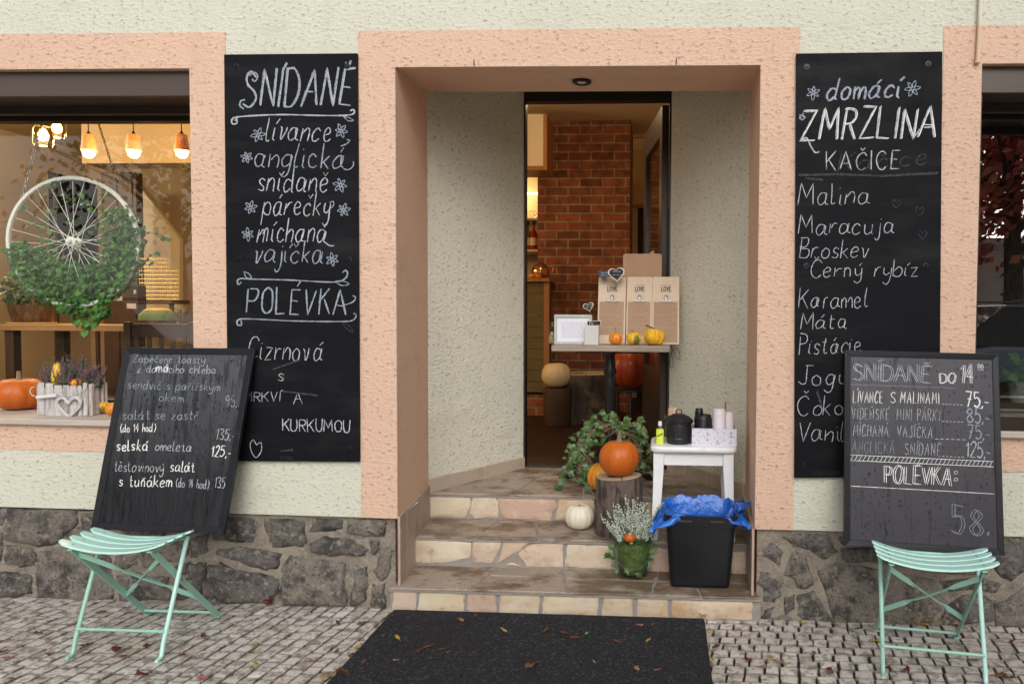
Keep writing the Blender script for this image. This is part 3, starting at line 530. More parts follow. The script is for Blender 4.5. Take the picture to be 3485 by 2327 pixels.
def leaning(tl, tr, br, bl, Yt, Yb, label, mat, fr):
    a, b, c_, d = at(*tl, Yt), at(*tr, Yt), at(*br, Yb), at(*bl, Yb)
    t = thing('leaning_chalkboard', (c_ + d) / 2, label, 'chalkboard')
    ex = (b - a + c_ - d).normalized(); ey = ((a + b) - (c_ + d)).normalized(); n = ex.cross(ey).normalized(); n = n if n.y < 0 else -n
    T = .02; w = fr
    ins = lambda p, sx, sy: p + ex * w * sx + ey * w * sy
    ia, ib, ic, id_ = ins(a, 1, -1), ins(b, -1, -1), ins(c_, -1, 1), ins(d, 1, 1)
    fl = lambda p: p - n * (p - ia).dot(n)
    ib, ic, id_ = fl(ib), fl(ic), fl(id_)
    g = MB(); g.prism([id_, ic, ib, ia], n * .010); g.build('board', mat, t)
    g = MB()
    for p, q, r, s_ in ((a, b, ib, ia), (b, c_, ic, ib), (c_, d, id_, ic), (d, a, ia, id_)): g.hexa([p - n * .006, s_ - n * .006, r - n * .006, q - n * .006][::-1], [p + n * .016, s_ + n * .013, r + n * .013, q + n * .016][::-1])
    g.build('frame', M['slateframe'], t, bevel=.002)
    return t, Chalk(lambda u, v: on_plane(u, v, ia + n * .0102, n), n, t)
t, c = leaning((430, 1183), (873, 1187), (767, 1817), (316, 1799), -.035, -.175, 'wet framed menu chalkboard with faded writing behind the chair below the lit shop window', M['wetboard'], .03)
w = c.write
w('Zapečené toasty', 452, 1233, 696, 1236, 28, 3, .15, 1); w('85,', 800, 1248, 838, 1250, 34, 3, .1, 2); w('z domácího chleba ...', 468, 1267, 768, 1271, 28, 3, .12, 0); w('má', 531, 1264, 573, 1264, 32, 4, .1, 3)
w('sendvič s pařížským', 436, 1322, 748, 1330, 31, 2.6, .15, 1); w('okem ...', 541, 1364, 670, 1369, 28, 2.8, .15, 1); w('95,', 768, 1382, 806, 1384, 36, 3, .1, 1)
w('salát se zastř', 418, 1427, 672, 1428, 34, 3, .1, 1); w('(do 14 hod.)', 411, 1470, 530, 1468, 28, 3.2, .06, 3, jit=.01); w('135,-', 732, 1494, 800, 1496, 36, 3.6, .18, 0)
w('selská', 398, 1533, 503, 1533, 38, 5, .1, 3); w('omeleta ...', 528, 1532, 688, 1538, 34, 3.2, .1, 0); w('125,-', 718, 1553, 784, 1555, 38, 4.4, .12, 3)
w('těstovinový', 388, 1602, 556, 1606, 38, 3, .12, 0); w('salát', 580, 1604, 660, 1605, 38, 4, .1, 3); w('s tuňákem', 406, 1654, 586, 1656, 40, 4, .1, 3); w('(do 14 hod.)..', 600, 1656, 720, 1664, 32, 2.8, .1, 0, jit=.01); w('135,-', 728, 1658, 782, 1660, 36, 3, .15, 0)
c.m.build('chalk_drawing', CH, t)
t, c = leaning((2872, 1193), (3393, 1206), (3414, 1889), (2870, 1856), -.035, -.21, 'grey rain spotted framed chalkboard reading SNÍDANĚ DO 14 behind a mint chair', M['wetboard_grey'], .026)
w = lambda *a_, **k_: c.write(*a_, **{'jit': .012, **k_})
w('SNÍDANĚ', 2906, 1293, 3164, 1303, 58, 2.6, .02, 0, double=3.5); w('DO', 3200, 1304, 3250, 1304, 34, 2.6, 0, 3, double=2); w('14', 3266, 1305, 3310, 1305, 66, 3, .06, 3, double=3); w('00', 3327, 1252, 3346, 1254, 14, 2.4, 0, 3); c.ribbon([(3326, 1258), (3347, 1259)], 2.4, 3)
c.ribbon([(2892, 1308), (3130, 1316), (3250, 1320)], 1.6, 1)
w('LÍVANCE', 2904, 1369, 3002, 1371, 38, 3.2, .04, 3, gap=.30); w('S', 3029, 1371, 3045, 1371, 38, 3.2, .04, 3); w('MALINAMI', 3064, 1371, 3195, 1374, 38, 3.2, .04, 3, gap=.30)
w('VÍDEŇSKÉ', 2899, 1425, 3025, 1428, 38, 2.4, .04, 0, gap=.30); w('MINI', 3052, 1428, 3102, 1430, 38, 2.4, .04, 0, gap=.30); w('PÁRKY', 3122, 1430, 3203, 1432, 38, 2.4, .04, 0, gap=.30)
w('MÍCHANÁ', 2904, 1482, 3022, 1485, 38, 2.8, .04, 0, gap=.30); w('VAJÍČKA', 3054, 1486, 3172, 1491, 38, 2.8, .04, 0, gap=.30)
w('ANGLICKÁ', 2900, 1540, 3042, 1544, 40, 2, .04, 1, gap=.30); w('SNÍDANĚ', 3080, 1546, 3200, 1552, 40, 2.4, .04, 0, gap=.30)
for x0, y0, x1, y1 in ((3206, 1374, 3280, 1378), (3206, 1433, 3284, 1436), (3182, 1493, 3292, 1496), (3206, 1552, 3286, 1556)):
    for k in range(6): f0, f1 = k / 6, (k + .6) / 6; c.ribbon([(x0 + (x1 - x0) * f0, y0 + (y1 - y0) * f0), (x0 + (x1 - x0) * f1, y0 + (y1 - y0) * f1)], 2.6, 3)
w('75,-', 3288, 1383, 3364, 1385, 50, 6.5, .02, 3, gap=.12); w('85,-', 3290, 1437, 3368, 1440, 48, 6, .02, 1, gap=.12); w('75,-', 3294, 1492, 3368, 1494, 46, 5.5, .02, 1, gap=.12); w('125,-', 3286, 1553, 3370, 1558, 50, 5.5, .02, 0, gap=.12)
T0, T1, B0, B1 = (2892, 1547), (3381, 1570), (2892, 1566), (3381, 1588)
c.ribbon([T0, T1], 3, 3); c.ribbon([B0, B1], 3, 3)
for k in range(34): f = k / 34; x = 2894 + 487 * f; y = 1566 + 22 * f; c.ribbon([(x, y), (x + 11, y - 19)], 2.6, 3)
w('POLÉVKA', 3012, 1642, 3236, 1652, 60, 3, .02, 3, double=3.6, gap=.2)
for y in (1607, 1631): c.curve([(3248, y - 4), (3257, y - 4), (3257, y + 4), (3248, y + 4), (3248, y - 4)], 2, 3)
c.ribbon([(2893, 1653), (3140, 1666), (3384, 1680)], 3, 3)
w('58', 3240, 1812, 3340, 1824, 92, 2.4, .02, 1, double=5, gap=.3); c.curve([(3358, 1812), (3366, 1812), (3360, 1822)], 2.2, 0)
c.m.build('chalk_drawing', CH, t)
# ================================================================ FOLDING CHAIRS
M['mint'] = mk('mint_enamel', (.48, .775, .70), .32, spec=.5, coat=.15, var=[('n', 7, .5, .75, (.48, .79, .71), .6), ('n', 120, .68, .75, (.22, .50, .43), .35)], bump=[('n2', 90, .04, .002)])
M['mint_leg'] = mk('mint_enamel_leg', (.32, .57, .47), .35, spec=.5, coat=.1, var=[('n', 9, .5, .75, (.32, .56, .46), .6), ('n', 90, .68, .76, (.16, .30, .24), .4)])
M['bolt'] = mk('steel_bolt', (.35, .37, .36), .35, metal=1)
def make_chair(loc, rz, label, group):
    t = thing('folding_chair', loc, label, 'chair', group)
    L = Vector(loc)
    wd_, zs, y0 = .36, .45, 0.0      # origin: floor midpoint between the four feet; +y towards the wall
    fy, ry = -.205, .205             # feet
    Hs = .455
    def b(g, name, mat, par=t, **k):
        g.v = [tuple(L + Vector(v)) for v in g.v]; return g.build(name, mat, par, **k)
    def slat(yc):
        g = MB(); n = 18; w = .050; top = []; hw = .212
        for i in range(n + 1):
            x = -hw + 2 * hw * i / n; s = x / hw; z = Hs - .032 * (1 - s * s) + .006 * (abs(s) ** 4)
            e = min(1, (1 - abs(s)) / .1); hd = w / 2 * (1 - (1 - e) ** 2 * .55)
            top.append((x, z, hd))
        vs = []
        for x, z, hd in top:
            for q, (dy, dz) in enumerate(((-1, -.003), (-.8, .0035), (.8, .0035), (1, -.003), (.8, -.005), (-.8, -.005))): vs.append((x, yc + dy * hd, z + dz))
        fs = [(i * 6 + k, i * 6 + (k + 1) % 6, (i + 1) * 6 + (k + 1) % 6, (i + 1) * 6 + k) for i in range(n) for k in range(6)] + [tuple(range(6))[::-1], tuple(n * 6 + k for k in range(6))]
        g.add(vs, fs); return g
    ys = (-.212, -.157, -.102, -.047)
    for y in ys:
        s_ = b(slat(y), 'seat_slat', M['mint'], smooth=35)
        for x in (-.165, .165):
            g = MB(); z = Hs - .032 * (1 - (x / .212) ** 2) + .004; g.lathe((x, y, z), [(.007, 0), (.006, .0015), (0, .002)], 10); b(g, 'rivet', M['bolt'], s_, smooth=40)
    for sx in (-1, 1):
        x = sx * wd_ / 2
        g = MB()     # front foot up to the back of the seat: slim round edged bar ending in a bent foot
        g.tube([(x, fy - .028, .006), (x, fy - .006, .006), (x, fy + .004, .016), (x, fy + .016, .06), (x, -.03, Hs - .022)], [.0075, .0085, .009, .009, .009], 8)
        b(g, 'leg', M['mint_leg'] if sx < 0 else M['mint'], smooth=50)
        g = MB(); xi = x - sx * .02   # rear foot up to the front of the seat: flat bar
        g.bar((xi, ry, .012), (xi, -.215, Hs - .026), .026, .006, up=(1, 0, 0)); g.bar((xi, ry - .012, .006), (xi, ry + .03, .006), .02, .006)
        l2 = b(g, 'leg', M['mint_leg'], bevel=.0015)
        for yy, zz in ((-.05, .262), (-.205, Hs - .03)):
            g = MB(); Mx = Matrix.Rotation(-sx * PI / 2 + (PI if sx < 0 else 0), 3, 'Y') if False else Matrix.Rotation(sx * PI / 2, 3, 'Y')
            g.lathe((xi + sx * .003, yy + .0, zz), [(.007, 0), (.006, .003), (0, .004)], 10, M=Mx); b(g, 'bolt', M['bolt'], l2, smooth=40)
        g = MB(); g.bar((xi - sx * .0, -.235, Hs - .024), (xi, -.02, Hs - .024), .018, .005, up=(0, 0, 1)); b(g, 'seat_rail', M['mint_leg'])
    X = wd_ / 2
    for y, z, xx in ((fy + .026, .10, X), (ry - .022, .032, X - .02)):
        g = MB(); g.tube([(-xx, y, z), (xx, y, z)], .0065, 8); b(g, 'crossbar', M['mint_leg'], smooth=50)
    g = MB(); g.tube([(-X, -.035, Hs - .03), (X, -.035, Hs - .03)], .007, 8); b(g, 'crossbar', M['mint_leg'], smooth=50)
    # twisted flat cross braces between the two flat bars
    def brace(za, zb):
        ya, yb = ry - (za - .012) * .42 / (Hs - .04), ry - (zb - .012) * .42 / (Hs - .04)
        a, c_ = Vector((-X + .022, ya, za)), Vector((X - .022, yb, zb)); n = 24; vs = []
        for i in range(n + 1):
            f = i / n; p = a.lerp(c_, f); tw = PI / 2 * max(0, min(1, (f - .25) / .12)) - PI / 2 * max(0, min(1, (f - .66) / .12))
            u = Vector((0, -math.sin(tw) * .9, math.cos(tw))); h = .011
            nn = (c_ - a).normalized().cross(u).normalized() * .002
            vs += [p - u * h - nn, p + u * h - nn, p + u * h + nn, p - u * h + nn]
        g = MB(); g.add(vs, [(i * 4 + k, i * 4 + (k + 1) % 4, (i + 1) * 4 + (k + 1) % 4, (i + 1) * 4 + k) for i in range(n) for k in range(4)] + [(3, 2, 1, 0), tuple(n * 4 + k for k in range(4))])
        b(g, 'cross_brace', M['mint_leg'])
    brace(.40, .135); brace(.145, .385)
    t.rotation_euler.z = rz
    return t
make_chair((-2.125, -.352, .004), 0.0, 'mint green folding seat in front of the chalkboard with selská omeleta', 'mint folding chairs')
make_chair((1.045, -.30, .0), -.16, 'mint green folding seat in front of the grey SNÍDANĚ DO 14 chalkboard', 'mint folding chairs')
# ================================================================ PUMPKINS AND GOURDS
def pumpkin(name, base, r, h, mat, label, ribs=10, depth=.07, stem=None, squash=1.0, tilt=0, stem_mat=None, pear=0, bumps=0, cat='pumpkin', dimple=.12, seed=0, group=None):
    t = thing(name, base, label, cat, group); g = MB(); B = Vector(base)
    n, mrows = 64, 24; prof = [(math.sin(PI * i / mrows), PI * i / mrows) for i in range(mrows + 1)]
    R0 = Matrix.Rotation(tilt, 3, 'Y')
    def fn(th, s, ph):
        rr = max(s, 0) ** .82; rib = abs(math.cos(ribs * th / 2 + .6 * math.sin(th * 2 + seed))) ** 6
        rad = r * rr * (1 - depth * rib * min(1, s * 1.6)); zz = h / 2 * (1 - math.cos(ph))
        if pear: rad *= 1 - pear * max(0, zz / h - .35)
        zz -= dimple * h * math.exp(-(s / .3) ** 2) * (1 if ph > 1.57 else -.5)
        if bumps: k = 1 + bumps * noise.noise(Vector((math.cos(th) * 3.4, math.sin(th) * 3.4, zz / h * 3 + seed))); rad *= k
        rad *= 1 + .03 * math.sin(th + seed)
        return rad, zz
    g.lathe(B, prof, n, fn, M=R0); g.build('body', mat, t, smooth=80)
    if stem:
        L, sr, bx, by = stem; g = MB(); top = B + R0 @ Vector((0, 0, h * (1 - dimple) - .004))
        P = [top + Vector((bx * f * f, by * f * f, L * f)) for f in (0, .12, .3, .6, .85, 1)]
        g.tube(P, [sr * 1.7, sr * 1.25, sr, sr * .85, sr * .8, sr * .9], 7); g.build('stem', stem_mat or M['stem'], t, smooth=40)
    return t
M['pumpkin'] = mk('orange_pumpkin_skin', (.54, .125, .012), .42, spec=.35, var=[('n', (5, 5, 2.5), .4, .7, (.42, .085, .008), .7), ('n', 45, .62, .72, (.76, .30, .06), .5), ('n', 14, .66, .74, (.40, .14, .04), .4)], bump=[('n', 60, .12, .003)])
M['pumpkin_dark'] = mk('red_pumpkin_skin', (.34, .042, .008), .4, var=[('n', 8, .4, .7, (.25, .028, .006), .7)], bump=[('n', 60, .12, .003)])
M['pumpkin_white'] = mk('white_pumpkin_skin', (.74, .68, .55), .45, var=[('n', (9, 9, 2), .45, .7, (.68, .60, .45), .6), ('n', 60, .66, .74, (.5, .42, .3), .3)], bump=[('n', 40, .1, .003)])
M['pumpkin_cream'] = mk('cream_pumpkin_skin', (.66, .50, .27), .5, var=[('n', 9, .45, .7, (.58, .42, .2), .6)])
M['gourd'] = mk('yellow_gourd_skin', (.76, .44, .028), .4, var=[('n', 8, .42, .68, (.72, .34, .02), .7), ('n', 40, .6, .72, (.80, .55, .10), .6)], bump=[('n', 40, .2, .004)])
M['gourd_mix'] = mk('yellow_green_gourd_skin', (.74, .44, .03), .4, var=[('n', (26, 26, 9), .5, .6, (.06, .10, .02), .0), ('n', (16, 16, 10), .54, .60, (.07, .11, .025), .85)], bump=[('n', 40, .25, .004)])
M['gourd_orange'] = mk('orange_gourd_skin', (.74, .27, .02), .38, var=[('n', (9, 9, 3), .42, .68, (.62, .18, .012), .7)])
M['squash'] = mk('orange_yellow_squash', (.62, .24, .02), .4, var=[('n', 8, .45, .65, (.70, .36, .04), .8), ('n', 12, .62, .7, (.2, .13, .03), .6)])
M['stem'] = mk('dry_stem', (.22, .17, .09), .8, var=[('n', (50, 50, 8), .45, .65, (.10, .075, .035), .8)], bump=[('n', (90, 90, 12), .5, .004)])
M['stem_dark'] = mk('dark_dry_stem', (.055, .045, .03), .8)
pumpkin('pumpkin', (-.222, .40, .5495), .100, .182, M['pumpkin'], 'round orange pumpkin with a thick dry stem on the log on the steps', 9, .035, (.062, .013, .004, .0), dimple=.06)
pumpkin('white_pumpkin', (-.425, .455, Z2), .0765, .132, M['pumpkin_white'], 'small white pumpkin standing on the middle step', 14, .05, (.008, .009, 0, 0), dimple=.1)
pumpkin('squash', (-.325, .70, Z3), .088, .155, M['squash'], 'yellow orange squash behind the log inside the ivy wreath', 8, .10, (.03, .01, 0, 0))
# ---------------------------------------------------------------- log
M['bark'] = mk('bark', (.13, .098, .08), .92, var=[('n', (34, 34, 7), .47, .58, (.035, .024, .02), .9), ('n', 40, .6, .72, (.20, .16, .13), .5)], bump=[('n', (24, 24, 6), 1, .03), ('n', 90, .4, .005)])
M['cutwood'] = mk('cut_wood', (.50, .385, .26), .75, var=[('n', 20, .45, .65, (.36, .26, .165), .7), ('n', 70, .6, .7, (.25, .18, .12), .5)], bump=[('n', 60, .3, .003)])
M['bark_dimmed'] = mk('bark_dimmed_indoors', (.05, .036, .026), .9, var=[('n', (20, 20, 5), .47, .6, (.015, .011, .009), .9), ('n', 5, .55, .65, (.16, .12, .07), .6)], bump=[('n', (24, 24, 6), 1, .03)])  # darker copy of bark, the hall's dimness put into its colour
def log(base, r, h, label, name='log', cat='log', bk='bark'):
    t = thing(name, base, label, cat); B = Vector(base); g = MB()
    f = lambda th, rr, z: (rr * (1 + .05 * math.sin(2 * th + 1) + .035 * noise.noise(Vector((math.cos(th) * 4, math.sin(th) * 4, z * 9)))), z + .006 * math.cos(th))
    g.lathe(B, [(r * 1.04, 0), (r * 1.02, h * .15), (r, h * .4), (r * .99, h * .7), (r, h - .006), (r * .985, h)], 48, f); g.build('bark', M[bk], t, smooth=60)
    g = MB(); g.lathe(B, [(r * .965, h - .003), (r * .95, h + .002), (r * .6, h + .003), (0, h + .003)], 48, f); c_ = g.build('cut_face', M['cutwood'], t, smooth=40)
    g = MB(); g.prism([B + Vector(p) for p in ((.01, -r * .2, h + .004), (.018, -r * 1.0, h + .003), (.024, -r * 1.0, h + .003), (.016, -r * .2, h + .004))], (0, 0, .002)); g.build('crack', M['stem_dark'], c_)
    return t
log((-.222, .415, Z2), .112, .283, 'short thick log with rough bark carrying the orange pumpkin')
# ================================================================ IVY
M['ivy'] = mk('ivy_leaf', (.06, .14, .03), .42, spec=.5, island=[(.022, .058, .014), (.055, .13, .03), (.035, .085, .022), (.10, .18, .05), (.04, .10, .024), (.14, .215, .085)], var=[('n', 60, .55, .7, (.16, .24, .10), .4)])
M['ivy_dark'] = mk('ivy_leaf_dark', (.04, .1, .025), .42, spec=.5, island=[(.018, .055, .012), (.04, .105, .022), (.03, .08, .02), (.065, .145, .035), (.025, .07, .016)])
M['twig'] = mk('vine_twig', (.17, .10, .06), .85, island=[(.10, .06, .035), (.22, .14, .085), (.15, .09, .055), (.28, .19, .12)])
IVY = [(0, 0), (.28, -.12), (.52, .1), (.36, .3), (.46, .56), (.2, .55), (0, 1.0), (-.2, .55), (-.46, .56), (-.36, .3), (-.52, .1), (-.28, -.12)]
def ivy_leaf(g, p, nrm, up, s, mi=0):
    nrm = Vector(nrm).normalized(); u = Vector(up) - nrm * Vector(up).dot(nrm); u = u.normalized() if u.length > 1e-3 else nrm.orthogonal().normalized(); r = u.cross(nrm)
    p = Vector(p); vs = [p + u * .3 * s - nrm * .0 * s]
    for x, y in IVY: vs.append(p + r * x * s + u * y * s - nrm * (abs(x) * .3 + .12 * y * y) * s)
    g.add(vs, [(0, i + 1, (i + 1) % 12 + 1) for i in range(12)], mi)
rv = lambda r_, a=1: Vector((r_.uniform(-a, a), r_.uniform(-a, a), r_.uniform(-a, a)))
# ---------------------------------------------------------------- wreath
def wreath():
    rnd = random.Random(21); c_ = Vector((-.30, .83, .575)); t = thing('ivy_wreath', (-.305, .83, Z3), 'twig wreath with trailing green ivy standing behind the orange pumpkin', 'wreath')
    ax, ay, nn = Vector((1, 0, 0)), Vector((0, .30, .95)).normalized(), Vector((0, -.95, .30))
    g = MB()
    for k in range(60):
        a0 = rnd.uniform(0, 2 * PI); ln = rnd.uniform(1.2, 3.6); ph = rnd.uniform(0, 6); P = []
        R0, tr = rnd.uniform(.135, .172), rnd.uniform(.008, .036); fr = rnd.choice((2, 3, 4))
        for i in range(22):
            a = a0 + ln * i / 21; q = fr * a + ph; R = R0 + tr * math.cos(q)
            P.append(c_ + ax * R * math.cos(a) + ay * R * math.sin(a) + nn * tr * 1.2 * math.sin(q))
        g.tube(P, rnd.uniform(.0022, .005), 5)
    for k in range(14):   # loose ends
        a = rnd.uniform(.2, 3); p = c_ + ax * .16 * math.cos(a) + ay * .16 * math.sin(a); d = (ax * math.cos(a + 1) + ay * math.sin(a + 1) + rv(rnd, .5)).normalized()
        g.tube([p, p + d * .05, p + d * .09 + rv(rnd, .015)], [.003, .0025, .0015], 5)
    g.build('twig', M['twig'], t, smooth=60)
    g = MB()
    for k in range(330):
        a = rnd.choice((rnd.uniform(.3, 3.9), rnd.uniform(1.3, 4.3), rnd.uniform(2.4, 4.5), rnd.uniform(-.9, 1.2))); R = rnd.gauss(.165, .033)
        p = c_ + ax * R * math.cos(a) + ay * R * math.sin(a) + nn * rnd.uniform(-.03, .06)
        ivy_leaf(g, p, nn + rv(rnd, .8) + Vector((0, 0, .3)), rv(rnd, .7) + Vector((math.cos(a), 0, -.4)), rnd.uniform(.022, .046))
    trails = [[(-.43, .80, .65), (-.49, .76, .58), (-.53, .72, .52), (-.56, .68, .46), (-.57, .66, .425)], [(-.25, .78, .74), (-.17, .74, .765), (-.12, .72, .74), (-.10, .72, .70)], [(-.16, .78, .74), (-.14, .76, .78), (-.12, .75, .80)], [(-.12, .8, .70), (-.08, .74, .64), (-.07, .7, .58)], [(-.40, .62, .44), (-.36, .60, .40), (-.335, .585, .36), (-.33, .58, .31)]]
    for T in trails:
        P = catmull(T, 5); tw = MB(); tw.tube(P, .0022, 5); tw.build('trailing_stem', M['twig'], t, smooth=60)
        for i, p in enumerate(P):
            if i % 2 == 0: ivy_leaf(g, Vector(p) + rv(rnd, .006), Vector((0, -1, .4)) + rv(rnd, .6), Vector((rnd.uniform(-1, 1), 0, -.6)), rnd.uniform(.026, .05) * (1 if T is not trails[4] else .55))
    g.build('foliage', M['ivy'], t)
wreath()
# ================================================================ HEATHER IN A GLASS BUCKET
M['heath_green'] = mk('heather_needle', (.05, .10, .03), .7, island=[(.035, .075, .02), (.07, .12, .04), (.05, .095, .03)])
M['heath_white'] = mk('heather_bloom_white', (.62, .64, .58), .7, island=[(.66, .68, .62), (.46, .54, .42), (.72, .72, .68)])
M['heath_purple'] = mk('heather_bloom_purple', (.20, .07, .16), .75, island=[(.24, .08, .19), (.12, .05, .085), (.33, .17, .28), (.16, .10, .09)])
M['clear'] = glass_mat('clear_glass', (.96, .985, .975), 1.4, boost=.8)
M['moss'] = mk('moss', (.10, .15, .03), .95, var=[('n', 30, .45, .65, (.035, .06, .015), .85), ('n', 80, .58, .7, (.2, .24, .06), .6)], bump=[('n', 50, 1, .02)])
M['wire'] = mk('wire', (.32, .31, .28), .4, metal=1)
OCT = [(1, 0, 0), (0, 1, 0), (-1, 0, 0), (0, -1, 0), (0, 0, 1), (0, 0, -1)]; OF = [(0, 1, 4), (1, 2, 4), (2, 3, 4), (3, 0, 4), (1, 0, 5), (2, 1, 5), (3, 2, 5), (0, 3, 5)]
def heather(rnd, c_, spread, n, h, bloom, gs, gb, dens=26, flo=.0036, lean=.6, sq=1):
    for k in range(n):
        a, q = rnd.uniform(0, 2 * PI), rnd.random() ** .6; b0 = Vector(c_) + Vector((math.cos(a) * spread * .45 * q, math.sin(a) * spread * .45 * q * sq, 0))
        hh = h * rnd.uniform(.55, 1.05) * (1 - .35 * q); d = Vector((math.cos(a) * lean * q, math.sin(a) * lean * q * sq, 1)).normalized(); bend = rv(rnd, .12)
        P = [b0 + d * hh * f + bend * hh * f * f for f in (0, .3, .6, .85, 1)]; gs.tube(P, [.002, .0018, .0014, .001, .0006], 4)
        for i in range(dens):
            f = rnd.uniform(.05, 1); j = min(3, int(f * 4)); p = b0 + d * hh * f + bend * hh * f * f
            fl = f > .3; w_ = (.010 if not fl else .0052) * (1.1 - .5 * f); p = p + rv(rnd, w_); s = flo * rnd.uniform(.7, 1.3) * (1.15 - .45 * f)
            tgt = gb if (fl and rnd.random() < bloom) else gs
            tgt.add([p + Vector(o_) * s * (1 if tgt is gb else 1.1) for o_ in OCT], OF)
def bucket():
    rnd = random.Random(4); B = Vector((-.142, .215, Z1)); t = thing('flower_bucket', B, 'glass bucket of white heather lined with moss and ivy on the lowest step', 'planter')
    g = MB(); g.lathe(B, [(.062, 0), (.070, .004), (.074, .02), (.084, .10), (.092, .162), (.094, .166), (.091, .166), (.088, .158), (.080, .10), (.069, .022), (.0, .018)], 40); g.build('glass', M['clear'], t, smooth=50)
    g = MB(); f = lambda th, r, z: (r * (1 + .03 * noise.noise(Vector((math.cos(th) * 3, math.sin(th) * 3, z * 30)))), z)
    g.lathe(B, [(.0, .02), (.064, .021), (.070, .05), (.077, .10), (.083, .15), (.07, .162), (0, .168)], 36, f); g.build('moss', M['moss'], t, smooth=80)
    gs, gb = MB(), MB(); heather(rnd, B + Vector((0, 0, .155)), .15, 120, .225, .92, gs, gb, 52, .0044, .66)
    gs.build('heather_stem', M['heath_green'], t); gb.build('heather_bloom', M['heath_white'], t)
    g = MB(); P = [B + Vector((.096 * math.cos(a), .096 * math.sin(a) - .012 * math.sin(PI * (a - PI) / PI), .158 - .095 * math.sin(a - PI))) for a in [PI + PI * i / 24 for i in range(25)]]
    g.tube(P, .0016, 6); g.build('handle', M['wire'], t, smooth=60)
    g = MB(); gt = MB()
    for T in ([(-.09, -.02, .15), (-.105, -.03, .13), (-.11, -.04, .11)], [(-.085, -.04, .10), (-.085, -.055, .075), (-.075, -.07, .05)], [(.085, -.03, .16), (.10, -.04, .14), (.095, -.05, .10), (.085, -.05, .06)], [(-.02, -.07, .06), (.01, -.083, .035), (.03, -.082, .03)]):
        P = [B + Vector(p) for p in catmull(T, 3)]; gt.tube(P, .0014, 5)
        for p in P[::2]: ivy_leaf(g, p + rv(rnd, .004), Vector((0, -1, .3)) + rv(rnd, .5), rv(rnd, .7) + Vector((0, 0, -.2)), rnd.uniform(.024, .036))
    g.build('ivy_foliage', M['ivy'], t); gt.build('ivy_stem', M['twig'], t, smooth=60)
bucket()
pumpkin('mini_pumpkin', (-.155, .135, .30), .028, .042, M['pumpkin'], 'tiny orange pumpkin tucked into the white heather', 8, .1, (.012, .003, 0, 0))
# ================================================================ WHITE STOOL
M['white'] = mk('white_paint', (.78, .78, .80), .4, spec=.45, coat=.1, var=[('n', (3, 3, 18), .5, .75, (.70, .70, .71), .5)], bump=[('n', (8, 8, 60), .06, .002)])
M['white_worn'] = mk('white_paint_worn', (.78, .78, .78), .42, coat=.1, var=[('n', (7, 30, 90), .64, .70, (.33, .22, .14), .6), ('n', 5, .5, .75, (.70, .70, .70), .5)])
ST = Vector((.143, .445, Z2)); t = thing('stool', ST, 'white painted wooden stool holding cups and jars on the steps', 'stool')
g = MB(); g.loft(ST + Vector((0, -.005, .425)), [(0, .40, .285, .03), (.006, .414, .30, .035), (.020, .418, .304, .037), (.028, .410, .296, .034), (.031, .398, .284, .03)], seg=6); g.build('seat', M['white_worn'], t, smooth=50)
def sleg(sx, sy):
    g = MB(); P = [(.0, .425, .046), (.05, .30, .044), (.4, .0, .034)]; lv = []
    for z, off, w_ in ((.425, 0, .052), (.33, .001, .050), (.2, .008, .044), (.1, .016, .039), (0, .026, .034)):
        lv.append((z, w_, w_ * .8, .004, sx * (.168 + off * .75), sy * (.112 + off * .9)))
    g.loft(ST, lv[::-1], seg=2); g.build('leg', M['white'], t, smooth=40)
for sx in (-1, 1):
    for sy in (-1, 1): sleg(sx, sy)
for sy in (-1, 1): g = MB(); g.box(ST.x - .142, ST.x + .142, ST.y + sy * .112 - .009, ST.y + sy * .112 + .009, ST.z + .36, ST.z + .4245); g.build('apron', M['white'], t, bevel=.002)
for sx in (-1, 1): g = MB(); g.box(ST.x + sx * .168 - .009, ST.x + sx * .168 + .009, ST.y - .09, ST.y + .09, ST.z + .36, ST.z + .4245); g.build('apron', M['white'], t, bevel=.002)
SZ = Z2 + .456
M['black_tin'] = mk('black_enamel_tin', (.012, .013, .016), .38, spec=.5, var=[('n', 30, .6, .75, (.03, .032, .036), .5)])
M['black_plastic'] = mk('black_plastic', (.008, .0085, .011), .42, spec=.4, var=[('n2', 300, .66, .72, (.03, .03, .034), .4)], bump=[('n2', 240, .08, .001)])
M['foam'] = mk('white_foam_cup', (.74, .70, .76), .6, var=[('n', 8, .5, .7, (.66, .62, .70), .5)])
# canister
def px_at(u, v, Y): return at(u, v, Y)
cc = at(2310, 1490, .40); cc.z = SZ; t = thing('lidded_canister', cc, 'small black ribbed tin canister with a lid shaped like a dustbin', 'canister')
ribf = lambda th, r, z: (r * (1 + (.022 * (1 if math.cos(26 * th) > 0 else -1) if .032 < z < .091 else 0)), z)
CS = lambda P_: [(r_ * 1.14, z_ * 1.34) for r_, z_ in P_]
g = MB(); g.lathe(cc, CS([(.050, 0), (.0515, .002), (.0515, .018), (.0535, .020), (.0515, .023), (.0515, .025), (.0525, .067), (.0525, .07), (.0555, .072), (.0545, .075), (.0555, .078)]), 104, ribf); g.build('body', M['black_tin'], t, smooth=40)
g = MB(); g.lathe(cc, CS([(.060, .076), (.0615, .078), (.0615, .087), (.059, .089), (.056, .092), (.048, .096), (.046, .099), (.030, .105), (.028, .107), (.0, .110)]), 48); ld = g.build('lid', M['black_tin'], t, smooth=40)
g = MB(); g.tube([cc + Vector(p) * 1.34 for p in ((-.010, 0, .105), (-.010, 0, .118), (-.006, 0, .124), (.006, 0, .124), (.010, 0, .118), (.010, 0, .105))], .0032, 8); g.build('handle', M['black_tin'], ld, smooth=60)
